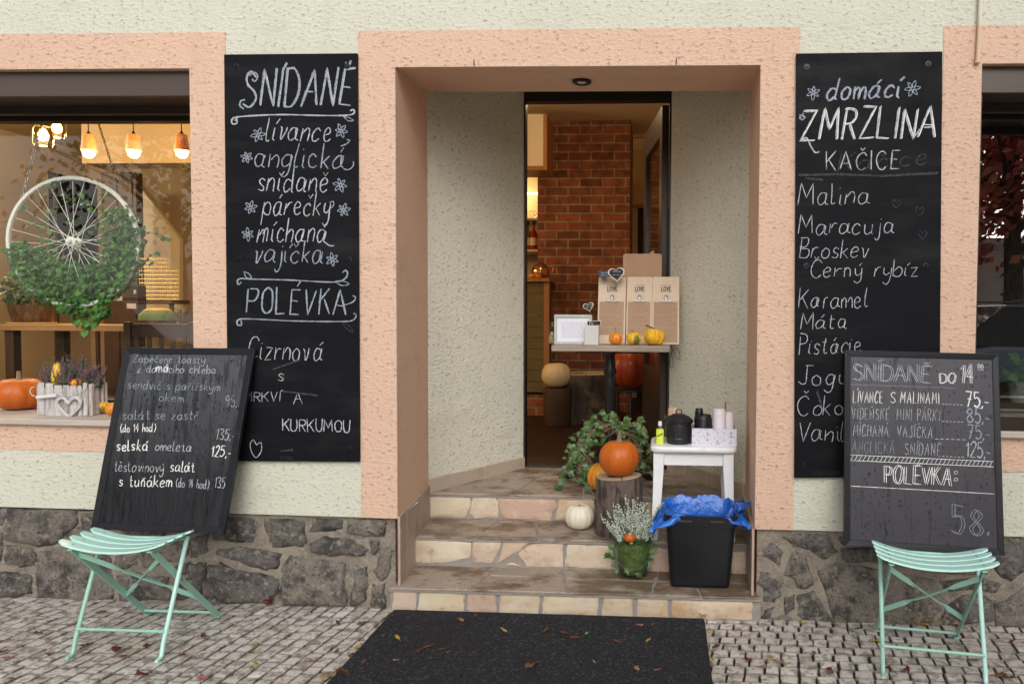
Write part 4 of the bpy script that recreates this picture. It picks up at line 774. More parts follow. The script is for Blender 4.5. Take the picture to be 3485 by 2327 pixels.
# sanitiser
sz_ = at(2246, 1500, .38); sz_.z = SZ; t = thing('sanitizer_bottle', sz_, 'small clear bottle of bright yellow green hand gel with a slanted black mark', 'bottle')
M['gel'] = mk('yellow_green_gel', (.62, .76, .06), .2, spec=.6); M['cap'] = mk('frosted_cap', (.62, .64, .68), .3); M['gel_mark'] = mk('black_print', (.03, .04, .01), .5)
g = MB(); g.loft(sz_, [(0, .036, .024, .006), (.002, .038, .026, .007), (.072, .038, .026, .007)], seg=4); g.build('gel', M['gel'], t, smooth=50)
g = MB(); g.loft(sz_, [(.073, .038, .026, .007), (.078, .036, .024, .008), (.084, .024, .018, .008), (.088, .018, .016, .008)], seg=4); g.build('shoulder', M['clear'], t, smooth=50)
g = MB(); g.lathe(sz_, [(.0095, .087), (.0105, .088), (.0095, .108), (.008, .110), (0, .110)], 20); g.build('cap', M['cap'], t, smooth=40)
g = MB(); y = sz_.y - .0136
for k in range(6): g.add([(sz_.x - .014 + k * .0048, y, sz_.z + .036 + k * .0024), (sz_.x - .0105 + k * .0048, y, sz_.z + .037 + k * .0024), (sz_.x - .0105 + k * .0048, y, sz_.z + .043 + k * .0024), (sz_.x - .0145 + k * .0048, y, sz_.z + .041 + k * .0024)], [(0, 1, 2, 3)])
g.add([(sz_.x - .015, y, sz_.z + .031), (sz_.x + .014, y, sz_.z + .047), (sz_.x + .014, y, sz_.z + .049), (sz_.x - .015, y, sz_.z + .033)], [(0, 1, 2, 3)]); g.build('label_print', M['gel_mark'], t)
# jar of stirring sticks
jr = at(2293, 1470, .53); jr.z = SZ; t = thing('stirrer_jar', jr, 'clear glass jar of wooden coffee stirrers behind the black canister', 'jar')
g = MB(); g.lathe(jr, [(.040, 0), (.046, .003), (.046, .09), (.050, .118), (.053, .124), (.051, .124), (.048, .118), (.044, .09), (.044, .006), (0, .005)], 36); g.build('glass', M['clear'], t, smooth=50)
M['stick'] = mk('pale_wood_stick', (.66, .47, .31), .7, island=[(.70, .52, .35), (.60, .42, .27), (.74, .56, .40)])
rnd = random.Random(8); g = MB()
for k in range(44):
    a, q = rnd.uniform(0, 2 * PI), math.sqrt(rnd.random()) * .030; b0 = jr + Vector((q * math.cos(a), q * math.sin(a), .008)); tp = jr + Vector((q * math.cos(a) * 1.1 + rnd.uniform(-.004, .004), q * math.sin(a) * 1.1, .152 + rnd.uniform(-.006, .008)))
    g.bar(b0, tp, .0062, .0016, up=(math.cos(a), math.sin(a), .1))
g.build('stirrer', M['stick'], t)
# patterned box with cups and lids
bx = at(2428, 1500, .40); bx.z = SZ; t = thing('cup_box', bx, 'white cardboard box printed with small grey doodles holding paper cups and black lids', 'box')
M['doodle'] = mk('doodle_card', (.66, .655, .74), .55, var=[('v', 60, .17, .12, (.10, .10, .14), .8), ('n2', 90, .60, .63, (.22, .21, .27), .8), ('n2', 34, .68, .70, (.45, .10, .12), .8), ('v', 50, .12, .06, (.75, .72, .76), .8)])
M['card_in'] = mk('box_inside', (.04, .035, .05), .8); M['card'] = mk('white_card', (.66, .655, .74), .55)
g = MB(); w2, d2, h2 = .108, .06, .083
for x0, x1, y0, y1 in ((-w2, w2, -d2, -d2 + .003), (-w2, w2, d2 - .003, d2), (-w2, -w2 + .003, -d2 + .003, d2 - .003), (w2 - .003, w2, -d2 + .003, d2 - .003)): g.box(bx.x + x0, bx.x + x1, bx.y + y0, bx.y + y1, bx.z + .004, bx.z + h2)
g.build('box_side', M['doodle'], t); g = MB(); g.box(bx.x - w2 - .003, bx.x + w2 + .003, bx.y - d2 - .003, bx.y + d2 + .003, bx.z, bx.z + .0045); g.build('box_base', M['card'], t, bevel=.001)
def cup_stack(p, n, label, r=.024, h0=.075, tilt=0):
    t = thing('cup_stack', p, label, 'paper cups'); Mx = Matrix.Rotation(tilt, 3, 'Y'); g = MB(); pr = []
    for k in range(n): z = h0 + k * .007; pr += [(r * .985, z - .004), (r * 1.02, z - .003), (r * 1.02, z), (r * .985, z + .0005)]
    top = h0 + n * .007; g.lathe(p, [(r * 1.10, .004), (r * 1.1, .006), (r, h0 - .006)] + pr + [(r * .96, top), (r * .93, top + .012), (r * .88, top + .012), (r * .86, top + .010), (0, top + .0095)], 32, M=Mx); g.build('cup', M['foam'], t, smooth=40)
cup_stack(bx + Vector((.026, -.018, .006)), 2, 'stack of white paper cups upside down in the doodle box, the taller one', .031, .140)
cup_stack(bx + Vector((.074, .014, .006)), 2, 'stack of white paper cups upside down in the doodle box, the shorter one', .026, .120)
def lids(p, n, r, label, tilt=0, M_=None):
    t = thing('lid_stack', p, label, 'cup lids'); g = MB(); pr = [(r * .9, 0)]
    for k in range(n): z = k * .0085; pr += [(r * .97, z + .001), (r * 1.0, z + .004), (r * .985, z + .0085)]
    z = n * .0085; pr += [(r * .93, z + .004), (r * .86, z + .014), (r * .82, z + .016), (r * .78, z + .012), (0, z + .011)]
    g.lathe(p, pr, 36, M=Matrix.Rotation(tilt, 3, 'X')); g.build('lid', M['black_plastic'], t, smooth=30)
lids(bx + Vector((-.052, -.004, .008)), 14, .044, 'stack of black plastic cup lids in the front of the doodle box', .02)
lids(bx + Vector((-.070, .036, .008)), 17, .021, 'narrow stack of black lids at the back of the doodle box', 0)
g = MB(); p = bx + Vector((.052, .034, .03)); g.bar(p, p + Vector((.009, .004, .172)), .009, .002, up=(0, 1, 0)); o = g.build('stir_stick', mk('brown_wood', (.20, .10, .06), .6), loc=p); tag(o, 'single brown wooden stick standing up behind the white paper cups', 'stick')
# ================================================================ BIN AND BAG
BN = Vector((.169, .175, Z1)); t = thing('rubbish_bin', BN, 'black plastic rubbish bin with rounded corners on the lowest step', 'bin')
g = MB(); g.loft(BN, [(0, .255, .20, .02), (.004, .265, .21, .025), (.02, .272, .216, .027), (.285, .312, .25, .03), (.287, .330, .268, .034), (.335, .336, .274, .036), (.338, .330, .268, .034), (.336, .318, .256, .03), (.28, .304, .242, .028), (.02, .262, .206, .025)], seg=6); g.build('body', M['black_plastic'], t, smooth=45)
for sx in (-1, 1):
    g = MB(); g.box(BN.x + sx * .072 - .034, BN.x + sx * .072 + .034, BN.y - .143, BN.y - .131, BN.z + .30, BN.z + .318); g.build('rim_grip', M['black_plastic'], t, bevel=.003)
M['bag'] = mk('blue_plastic_bag', (.010, .13, .62), .22, spec=.7, trans=.25, var=[('n', 12, .4, .7, (.02, .25, .88), .8)], bump=[('n', 22, .7, .012)])
def bag():
    rnd = random.Random(2); g = MB(); n = 72
    def rect(a, w, d):
        c_, s = math.cos(a), math.sin(a); k = (abs(c_) ** 5 + abs(s) ** 5) ** (-.2); return c_ * k * w / 2, s * k * d / 2
    ridge = lambda p: 1 - 2 * abs(noise.noise(Vector(p)))
    bump_ = lambda a, c, w_: max(0, 1 - (min(abs(a - c), 2 * PI - abs(a - c)) / w_) ** 2)
    LV = [(.10, .22, .16), (.16, .25, .19), (.22, .27, .212), (.275, .285, .228), (.312, .298, .240), (.3405, .312, .252), (.3475, .330, .270), (.343, .346, .284), (.325, .350, .288), (.302, .353, .291)]; vs = []
    for j, (z, w, d) in enumerate(LV):
        for i in range(n):
            a = 2 * PI * i / n; o_ = max(0, (j - 6) / 3); fm = bump_(a, 1.5 * PI, .55); q = (math.cos(a), math.sin(a))
            if j >= 6 and fm > 0: f_ = min(1, fm * 1.6); w, d, z = w + (.300 - w) * f_, d + (.238 - d) * f_, z + (.335 - .006 * (j - 6) - z) * f_
            x, y = rect(a, w, d); cr = ridge((q[0] * 4, q[1] * 4, j * .5 + 3)); c2 = ridge((q[0] * 11, q[1] * 11, j * .8 + 11)); am = (.08 if j < 5 else .018)
            k = 1 + am * (cr - .5) + am * .5 * (c2 - .5); zz = z + (.010 * (cr - .5) + .006 * (c2 - .5)) * (1.2 if 4 <= j <= 7 else .8)
            if 3 <= j <= 7: zz += (.010 + .012 * (cr - .4)) * bump_(a, .5 * PI, 1.15)
            vs.append(BN + Vector((x * k, y * k, zz)))
    fs = [(j * n + i, j * n + (i + 1) % n, (j + 1) * n + (i + 1) % n, (j + 1) * n + i) for j in range(len(LV) - 1) for i in range(n)]; fs.append(tuple(range(n))[::-1]); g.add(vs, fs)
    def flap(p0, p1, out, drop, tip, nu=9, nv=7):      # loose corner of film pulled over the rim
        P0, P1, T_ = Vector(p0), Vector(p1), Vector(tip); vs = []
        for v in range(nv + 1):
            for u in range(nu + 1):
                f, e = u / nu, v / nv; b0 = P0.lerp(P1, f); sh = .25 + .75 * math.sin(PI * min(1, .15 + .8 * f)); p = b0.lerp(T_ + (b0 - (P0 + P1) / 2) * .35, e * sh); fold = .010 * math.sin(f * 15 + e * 3) * e + .010 * (ridge((f * 4, e * 3, p0[0] * 9)) - .5)
                vs.append(BN + p + Vector((out[0] * fold, out[1] * fold, fold * .8 + .012 * math.sin(PI * e) * (1 - e))))
        g.add(vs, [(v * (nu + 1) + u, v * (nu + 1) + u + 1, (v + 1) * (nu + 1) + u + 1, (v + 1) * (nu + 1) + u) for v in range(nv) for u in range(nu)])
    flap((-.172, .06, .338), (-.085, -.145, .336), (-.6, -.8), 0, (-.225, -.16, .262)); flap((.172, .10, .344), (.10, -.143, .334), (.7, -.6), 0, (.225, -.11, .275)); flap((.172, .12, .345), (.174, -.06, .34), (1, 0), 0, (.238, .02, .355))
    o = g.build('bin_bag', M['bag'], loc=BN, smooth=55); tag(o, 'crumpled bright blue bin bag folded over the rim of the black bin', 'bag')
    s = o.modifiers.new('film', 'SOLIDIFY'); s.thickness = .0008
bag()
# ================================================================ WINDOWS, DOOR AND ROOM OF THE CAFE
M['darkwood'] = mk('dark_brown_frame', (.030, .020, .014), .35, spec=.5, var=[('n', (3, 3, 30), .5, .7, (.045, .030, .020), .6)])
M['shutter'] = mk('brown_shutter_box', (.075, .056, .045), .3, spec=.5, var=[('n', 4, .5, .75, (.09, .068, .055), .6)])
M['blackframe'] = mk('black_door_paint', (.010, .009, .009), .4, spec=.4)
M['pane'] = glass_mat('window_glass', (.98, .99, .98), 1.5, boost=1.35); M['pane_boosted'] = glass_mat('boosted_reflection_glass', (.9, .92, .9), 1.75, boost=4.6)  # boost multiplies reflections above plain glass, strongly in the right window; no real coating
M['sill'] = mk('weathered_sill', (.50, .44, .38), .6, var=[('n', (4, 40, 20), .45, .65, (.38, .33, .28), .6)], bump=[('n', (6, 60, 30), .2, .002)])
M['plaster'] = mk('beige_room_plaster', (.60, .48, .32), .9, var=[('n', 2, .4, .7, (.56, .42, .24), .6)])
M['beam'] = mk('ochre_beam_plaster', (.42, .31, .17), .9); M['plaster_brown'] = mk('brown_room_plaster', (.30, .22, .125), .9, var=[('n', 2, .4, .7, (.25, .18, .10), .6)])
M['roomfloor'] = mk('dark_tile_floor', (.034, .013, .008), .5, spec=.25, var=[('n', 4, .4, .7, (.022, .009, .006), .7)])
M['cream_lacquer'] = mk('cream_lacquer', (.72, .60, .44), .5)
M['orangewood'] = mk('orange_wood', (.36, .155, .045), .5, var=[('n', (30, 30, 3), .45, .65, (.26, .10, .028), .7)])
M['oldwood'] = mk('dark_old_wood', (.07, .036, .018), .5, var=[('n', (25, 25, 3), .45, .65, (.04, .02, .01), .7)])
M['tablewood'] = mk('oiled_table_wood', (.46, .27, .12), .4, var=[('n', (3, 30, 30), .45, .65, (.34, .185, .075), .6)])
RX0, RX1, RY1, RZ0, RZ1 = -6.8, .66, 5.3, .402, 3.2
def win(Wn, pane_y, label_part=None):
    a, b, c_, d = Wn; f = MB(); y = pane_y
    f.box(a, a + (.05 if b < 0 else .022), y - .03, y + .03, c_, d - .105); f.box(b - .045, b, y - .03, y + .03, c_, d - .105); aa = a + (.05 if b < 0 else .022); f.box(aa, b - .045, y - .03, y + .03, c_, c_ + .045); f.box(aa, b - .045, y - .03, y + .03, d - .135, d - .105)
    if b > 0: f.box(a + .002, b - .002, -.012, .10, c_ + .005, c_ + .068); f.box(a + .002, a + .012, .012, .10, c_ + .068, d - .125)
    fr = shear(f).build('window', M['darkwood'], bld, bevel=.003)
    g = MB(); g.box(aa, b - .045, y - .003, y + .003, c_ + .045, d - .135); shear(g).build('pane', M['pane'] if b < 0 else M['pane_boosted'], fr)
    g = MB(); g.box(a + .002, b - .002, .035, .06, d - .112, d - .002); g.box(a + .002, b - .002, .06, y + .03, d - .075, d - .002); g.box(a + .002, b - .002, y - .10, y - .07, d - .118, d - .075); shear(g).build('shutter_box', M['shutter'], fr, bevel=.003)
    g = MB(); g.box(a - .03, b + .012, -.035, y - .031, c_ - .024, c_ + .004); shear(g).build('sill', M['sill'], fr, bevel=.004)
win(LW, .43); win(RW, .43)
m = MB()   # room shell
m.box(RX0, RX1, RY1, RY1 + .1, RZ0, RZ1); m.box(RX0 - .1, RX0, .46, RY1, RZ0, RZ1); m.box(RX1, RX1 + .1, 1.4, RY1, RZ0, RZ1)
m.box(RX0, -2.148, .462, .60, 2.36, RZ1); m.box(-2.148, -1.30, .462, .60, RZ0, RZ1); m.box(RX0, -2.148, .462, .56, RZ0, .83)
m.hexa([(-1.30, .64, RZ0), (-1.30, .72, RZ0), (DL - .02, 1.46, RZ0), (DL - .02, 1.38, RZ0)], [(-1.30, .64, RZ1), (-1.30, .72, RZ1), (DL - .02, 1.46, RZ1), (DL - .02, 1.38, RZ1)])
m.box(DR + .06, RX1 + .1, 1.31, 1.40, RZ0, RZ1); m.box(DL - .02, DR + .06, 1.34, 1.42, 2.74, RZ1)
m.build('interior_wall', M['plaster'], bld)
m = MB(); m.box(RX0 - .1, RX1 + .1, .46, RY1 + .1, RZ1, RZ1 + .1); m.build('interior_ceiling', M['plaster'], bld)
m = MB(); m.box(RX0 - .1, RX1 + .1, 1.30, RY1 + .1, RZ0 - .1, RZ0 - .002); m.box(RX0 - .1, -1.3, .46, 1.30, RZ0 - .1, RZ0 - .002); m.build('interior_floor', M['roomfloor'], bld)
m = MB(); m.box(.8, 3.6, 1.9, 2.0, .3, 3.2); m.box(.76, .8, .46, 1.9, .3, 3.2); m.box(3.6, 3.64, .46, 1.9, .3, 3.2); m.box(.76, 3.64, .46, 2.0, 3.2, 3.3); m.box(.76, 3.64, .46, 2, .2, .3); m.build('interior_wall', M['oldwood'], bld)  # dark wood colour stands in for a dim room, so reflections dominate
m = MB(); m.box(DL - .02, DL + .011, DY - .0, DY + .07, Z3, 2.74); m.box(DR - .012, DR + .02, DY - .0, DY + .07, Z3, 2.74); m.box(DL + .011, DR - .012, DY, DY + .07, 2.640, 2.74); m.box(DL, DR, DY + .005, DY + .09, Z3 - .01, Z3 + .012)
m.build('door_frame', M['blackframe'], bld, bevel=.002)
# open door leaf
Hn, En = Vector((DR - .014, DY + .075, 0)), Vector((-.118, 2.19, 0)); dv = (En - Hn).normalized(); dl = (En - Hn).length; dn = Vector((-dv.y, dv.x, 0))
def leaf(m, s0, s1, z0, z1, t0=-.022, t1=.022):
    P = lambda s, t, z: Hn + dv * s + dn * (t + .022) + Vector((0, 0, z)); m.hexa([P(s0, t0, z0), P(s1, t0, z0), P(s1, t1, z0), P(s0, t1, z0)], [P(s0, t0, z1), P(s1, t0, z1), P(s1, t1, z1), P(s0, t1, z1)])
m = MB(); leaf(m, 0, .10, .42, 2.63); leaf(m, dl - .10, dl, .42, 2.63); leaf(m, .10, dl - .10, 2.46, 2.63); leaf(m, .10, dl - .10, .42, 1.0)
dr = m.build('door', mk('brown_black_door', (.035, .022, .014), .35), bld, bevel=.003)
m = MB(); leaf(m, .10, dl - .10, 1.0, 2.46, -.004, .004); m.build('pane', M['pane'], dr)
m = MB(); leaf(m, dl - .065, dl - .045, 1.36, 1.52, .024, .04); m.build('handle', M['wire'], dr, bevel=.003)
m = MB(); leaf(m, .42, .60, 1.55, 1.78, .006, .008); m.build('notice', mk('paper_note', (.62, .50, .38), .8), dr)
g = MB(); g.lathe((-.405, .30, 2.462), [(.046, .0), (.046, -.008), (.034, -.012), (.030, -.006), (.012, -.004)], 32); tg = g
t = thing('recessed_spotlight', (-.405, .30, 2.467), 'round black recessed spotlight in the soffit above the entrance', 'spotlight')
tg.build('rim', M['blackframe'], t, smooth=40); g = MB(); g.lathe((-.405, .30, 2.459), [(.022, -.004), (.018, -.006), (0, -.007)], 20); g.build('lens', mk('lamp_lens', (.75, .75, .72), .2), t, smooth=40)
# conduit at the top right
p0, p1 = at(3337, 0, -.02), at(3327, 212, -.02); t = thing('cable_conduit', p1, 'thin painted cable conduit running down the plaster to the right window corner', 'conduit')
mid = at(3334, 88, -.02); g = MB(); g.tube([p0 + Vector((0, 0, 1.2)), p0, mid], .0085, 10); g.build('pipe', mk('cream_conduit', (.66, .60, .47), .6), t, smooth=50); g = MB(); g.tube([mid, p1], .0088, 10); g.tube([p1 + Vector((0, 0, .012)), p1 + Vector((0, 0, -.004))], .011, 10); g.build('pipe', mk('peach_conduit', (.66, .47, .33), .6), t, smooth=50)
# ---------------------------------------------------------------- things on the left sill
SLZ = LW[2] + .0205
def on_sill(u, v): return onz(u, v, SLZ)
p = on_sill(32, 1400); pumpkin('pumpkin', (p.x, p.y + .06, SLZ), .118, .165, M['pumpkin'], 'large flat orange pumpkin on the window sill beside the bark basket', 10, .06, (.05, .013, .0, 0), dimple=.1)
M['birch'] = mk('whitewashed_bark', (.56, .53, .52), .9, var=[('n', (40, 40, 8), .52, .66, (.28, .25, .24), .8), ('n', (70, 70, 30), .6, .7, (.72, .70, .69), .6)], bump=[('n', (40, 40, 10), 1, .015)])
M['rope'] = mk('white_rope', (.60, .56, .50), .9)
pb = on_sill(208, 1416); BK = Vector((pb.x, pb.y + .075, SLZ)); t = thing('bark_basket', BK, 'whitewashed bark basket of purple heather with a twig heart on the window sill', 'planter')
rnd = random.Random(5); g = MB(); w2, d2, hh = .124, .062, .150
for (x0, y0, x1, y1) in ((-w2, -d2, w2, -d2), (w2, -d2, w2, d2), (w2, d2, -w2, d2), (-w2, d2, -w2, -d2)):
    L = math.hypot(x1 - x0, y1 - y0); s = 0
    while s < L - .004:
        w_ = min(rnd.uniform(.022, .045), L - s); f0, f1 = (s + .0015) / L, (s + w_ - .0015) / L; A_, B_ = Vector((x0 + (x1 - x0) * f0, y0 + (y1 - y0) * f0, 0)), Vector((x0 + (x1 - x0) * f1, y0 + (y1 - y0) * f1, 0)); nn = Vector(((y1 - y0) / L, -(x1 - x0) / L, 0)); b0 = rnd.uniform(0, .004); o_ = rnd.uniform(-.003, .003); top = hh + rnd.uniform(-.008, .006); th = rnd.uniform(.008, .013)
        q = [BK + A_ + nn * o_, BK + A_.lerp(B_, .3) + nn * (o_ + th * .7), BK + A_.lerp(B_, .7) + nn * (o_ + th * .7), BK + B_ + nn * o_]
        g.prism([v + Vector((0, 0, b0)) for v in q], (0, 0, top)); s += w_
g.box(BK.x - w2 + .002, BK.x + w2 - .002, BK.y - d2 + .002, BK.y + d2 - .002, BK.z, BK.z + hh - .02); g.build('basket', M['birch'], t, bevel=.002)
gs, gb = MB(), MB(); heather(rnd, BK + Vector((0, 0, hh - .02)), .30, 190, .165, .85, gs, gb, 30, .0034, .35, .38); gs.build('heather_stem', M['heath_green'], t); gb.build('heather_bloom', M['heath_purple'], t)
g = MB(); y = BK.y - d2 - .016
for s in (-1, 1):
    for k in range(5):
        P = catmull([(0, -.052), (.030 * s, -.028), (.056 * s, .004), (.054 * s, .026), (.034 * s, .038), (.014 * s, .028), (0, .012)], 4); j = [rnd.uniform(-.005, .005) for _ in range(2)]
        g.tube([(BK.x + .045 + a + j[0], y - rnd.uniform(0, .007), BK.z + .052 + b_ * 1.0 + j[1]) for a, b_ in P], .0032, 5)
g.build('twig_heart', mk('white_twig', (.58, .55, .55), .85, island=[(.66, .63, .63), (.48, .45, .45), (.58, .55, .55)]), t, smooth=60)
g = MB(); g.tube([(BK.x - .11, y - .004, BK.z + .088), (BK.x - .01, y - .006, BK.z + .100)], .0095, 10); g.build('wood_rod', mk('white_rod', (.66, .63, .63), .7), t, smooth=50)
g = MB(); g.tube([(BK.x - .01, y - .005, BK.z + .1), (BK.x + .05, y - .006, BK.z + .098), (BK.x + .10, y - .004, BK.z + .115), (BK.x + .132, y + .004, BK.z + .138)], .002, 6)
g.tube(arc_pts((BK.x - .135, y + .01, BK.z + .115), .022, PI * .5, PI * 1.55, 10), .0025, 6); g.build('rope_handle', M['rope'], t, smooth=60)
pumpkin('gourd', (BK.x - .065, BK.y - .012, SLZ + .13), .03, .125, M['gourd'], 'tall narrow yellow gourd standing in the heather of the bark basket', 8, .08, (.01, .005, 0, 0), pear=.55, bumps=.06, cat='gourd', stem_mat=M['gourd'])
pumpkin('gourd', (BK.x + .035, BK.y - .02, SLZ + .125), .031, .05, M['gourd_orange'], 'small orange gourd nestled in the heather of the bark basket', 9, .09, None, cat='gourd')
p = on_sill(333, 1410); pumpkin('gourd', (p.x, p.y + .03, SLZ), .034, .062, M['gourd_mix'], 'small green and yellow striped gourd right of the bark basket', 10, .08, (.008, .005, 0, 0), cat='gourd', seed=2)
p = on_sill(372, 1416); pumpkin('gourd', (p.x, p.y + .03, SLZ), .036, .064, M['gourd_orange'], 'small plain orange yellow gourd at the edge of the chalkboard', 9, .04, (.008, .005, 0, 0), cat='gourd', seed=3)
# ---------------------------------------------------------------- bicycle wheel with ivy hanging behind the glass
M['alu'] = mk('painted_rim', (.82, .84, .80), .4, metal=0, var=[('n', 20, .6, .75, (.42, .43, .40), .5)])
WY = .545; WC = at(251, 824, WY); t = thing('bicycle_wheel', WC, 'white bicycle wheel rim with spokes hanging on chains in the left window', 'wheel')
wa, wb = Vector((.992, .12, 0)), Vector((0, 0, 1)); wn = wa.cross(wb)
def wp(r, a, o_=0): return WC + wa * r * math.cos(a) + wb * r * 1.02 * math.sin(a) + wn * o_
g = MB(); n = 96; pr = [(.325, -.012), (.335, -.012), (.342, -.008), (.337, 0), (.342, .008), (.335, .012), (.325, .012), (.322, .005), (.322, -.005)]; vs = [wp(r, 2 * PI * i / n, o_) for i in range(n) for r, o_ in pr]; q = len(pr)
g.add(vs, [(i * q + k, ((i + 1) % n) * q + k, ((i + 1) % n) * q + (k + 1) % q, i * q + (k + 1) % q) for i in range(n) for k in range(q)]); g.build('rim', M['alu'], t, smooth=40)
g = MB(); Mx = Matrix((wa, wb, wn)).transposed(); g.lathe(WC, [(.006, -.055), (.012, -.05), (.012, -.032), (.025, -.030), (.025, -.026), (.013, -.022), (.013, .022), (.025, .026), (.025, .030), (.012, .032), (.012, .05), (.006, .055)], 20, M=Mx); g.build('hub', M['alu'], t, smooth=40)
g = MB()
for k in range(32):
    a = 2 * PI * k / 32; s = 1 if k % 2 else -1; b_ = a + s * .9 * (1 if (k // 2) % 2 else -1); g.tube([wp(.022, b_, .028 * s), wp(.319, a, .002 * s)], .0014, 5)
g.build('spokes', M['alu'], t)
def chain(P0, P1, label, grp):
    t = MB(); n = int((P1 - P0).length / .021); d = (P1 - P0) / n; u0 = d.normalized()
    for i in range(n):
        c_ = P0 + d * (i + .5); sd2 = u0.cross(Vector((0, 1, 0))).normalized() if i % 2 else u0.cross(Vector((1, 0, 0))).normalized()
        t.tube([c_ + u0 * math.cos(a) * .0145 + sd2 * math.sin(a) * .0055 for a in [2 * PI * j / 10 for j in range(11)]], .0018, 5, cap=False)
    o = t.build('chain', M['wire'], loc=P0, smooth=60); tag(o, label, 'chain', grp)
chain(wp(.338, math.radians(142)) + Vector((0, 0, 0)), at(149, 400, WY), 'thin steel chain holding the wheel on the side of the jar lamps', 'chains holding the wheel'); chain(wp(.338, math.radians(40)), at(329, 400, WY), 'thin steel chain holding the wheel on the side of the pendant lamps', 'chains holding the wheel')
M['ivy_window'] = mk('window_ivy_leaf', (.06, .17, .03), .5, spec=.3, island=[(.03, .105, .016), (.075, .21, .035), (.05, .15, .025), (.12, .28, .06)]); M['ivy_window_dark'] = mk('window_ivy_leaf_dark', (.03, .09, .02), .5, spec=.3, island=[(.018, .065, .012), (.04, .125, .022), (.026, .085, .016)])
rnd = random.Random(31); t = thing('ivy', WC + Vector((0, 0, -.3)), 'bushy green ivy plant growing through the hanging bicycle wheel', 'plant'); g, g2 = MB(), MB(); cnt = 0
while cnt < 2300:
    a, r = rnd.uniform(0, 2 * PI), (.345 if rnd.random() < .9 else .37) * math.sqrt(rnd.random()); x, z = r * math.cos(a), r * math.sin(a)
    dens = 0
    if z < -.05 - .07 * math.sin(x * 9 + 1): dens = .95 * min(1, (-z + .03) / .16)
    if x > .16 and z < .16 + .1 * x: dens = max(dens, .9 - max(0, z) * 2)
    if x < -.2 and z < -.02: dens = max(dens, .55)
    if r > .345 and z > -.15: dens *= .3
    if rnd.random() > dens + .035: continue
    cl = noise.noise(Vector((x * 9, z * 9, 3)))
    if cl < -.28 and rnd.random() < .7: continue
    p = WC + wa * x + wb * z + wn * rnd.uniform(-.06, .038) + rv(rnd, .012); ivy_leaf(g if rnd.random() < .6 else g2, p, Vector((0, -1, .5)) + rv(rnd, .8), Vector((rnd.uniform(-1, 1), 0, -.9)), rnd.uniform(.018, .036)); cnt += 1
for k in range(90):
    x = rnd.uniform(-.06, .16); z = -.34 - rnd.random() ** 1.6 * .16 * (1 - abs(x - .06) / .12 if abs(x - .06) < .12 else .1); ivy_leaf(g, WC + wa * x + wb * z + wn * rnd.uniform(-.04, .04), Vector((0, -1, .4)) + rv(rnd, .6), Vector((rnd.uniform(-.6, .6), 0, -1)), rnd.uniform(.028, .044))
tw = MB()
for T in ([(.34, .04), (.38, .06), (.44, .03), (.47, .02)], [(.33, -.12), (.37, -.08), (.41, -.05)], [(-.05, -.1), (-.14, .12), (-.10, .19)], [(.0, -.3), (.1, -.2), (.2, -.1), (.25, .1)], [(-.2, -.2), (-.1, -.3), (.1, -.33)]):
    P = [WC + wa * x + wb * z + wn * -.02 for x, z in catmull(T, 4)]; tw.tube(P, .002, 5)
    for p in P[::2]: ivy_leaf(g2, p, Vector((0, -1, .3)) + rv(rnd, .5), rv(rnd), rnd.uniform(.022, .036))
g.build('foliage', M['ivy_window'], t); g2.build('foliage', M['ivy_window_dark'], t); tw.build('stem', M['twig'], t, smooth=60)
# ---------------------------------------------------------------- lamps
M['bulb'] = mk('lit_bulb', (1, .9, .7), .5, emit=((1, .72, .36), 26)); M['shade'] = mk('terracotta_shade', (.72, .27, .10), .6, var=[('n', 4, .4, .7, (.64, .22, .08), .6)]); M['cord'] = mk('black_cord', (.012, .011, .01), .6)
def point(p, W_, parent, r=.04, c_=(1, .68, .34)):
    l = bpy.data.lights.new('bulb_light', 'POINT'); l.energy = W_; l.color = c_; l.shadow_soft_size = r; o = bpy.data.objects.new('bulb_light', l); col.objects.link(o); o.parent = parent; o.location = Vector(p) - Vector(parent.location)
LY = 2.1
for u, txt in ((301, 'terracotta pendant lamp beside the chain of the wheel, nearest the jar lamps'), (454, 'terracotta pendant lamp in the middle of the three in the left window'), (618, 'terracotta pendant lamp nearest the peach wall edge of the left window')):
    p = at(u, 459, LY); t = thing('pendant_lamp', p, txt, 'lamp', 'terracotta pendant lamps')
    g = MB(); g.tube([(p.x, LY, RZ1), (p.x, LY, p.z + .02)], .004, 6); g.lathe(p, [(.014, 0), (.012, .012), (.006, .026), (0, .028)], 14); g.build('cord', M['cord'], t, smooth=50)
    g = MB(); g.lathe(p, [(0, .001), (.037, 0), (.040, -.006), (.052, -.118), (.0495, -.118), (.037, -.008), (0, -.006)], 32); g.build('shade', M['shade'], t, smooth=40)
    g = MB(); g.lathe(p, [(.0, -.04), (.018, -.05), (.030, -.085), (.043, -.122), (.037, -.150), (.022, -.166), (0, -.170)], 24); g.build('bulb', M['bulb'], t, smooth=60); point(p + Vector((0, 0, -.22)), 20, t)
t = thing('unseen_fill_lamp', (-5.7, 1.9, RZ1), 'unseen round fill lamp added to light the shop room behind the left window', 'lamp'); g = MB(); g.lathe((-5.7, 1.9, RZ1), [(.15, -.001), (.16, -.02), (.14, -.06), (.08, -.08), (0, -.085)], 28); g.build('shade', mk('fill_lamp_shop_shade', (1, .9, .75), .5, emit=((1, .75, .45), 3)), t, smooth=60); point((-5.7, 1.9, RZ1 - .2), 85, t, .1, (1, .82, .58))  # lamp added out of view to brighten this room
M['amber'] = glass_mat('amber_glass', (1, .86, .5), 1.45)
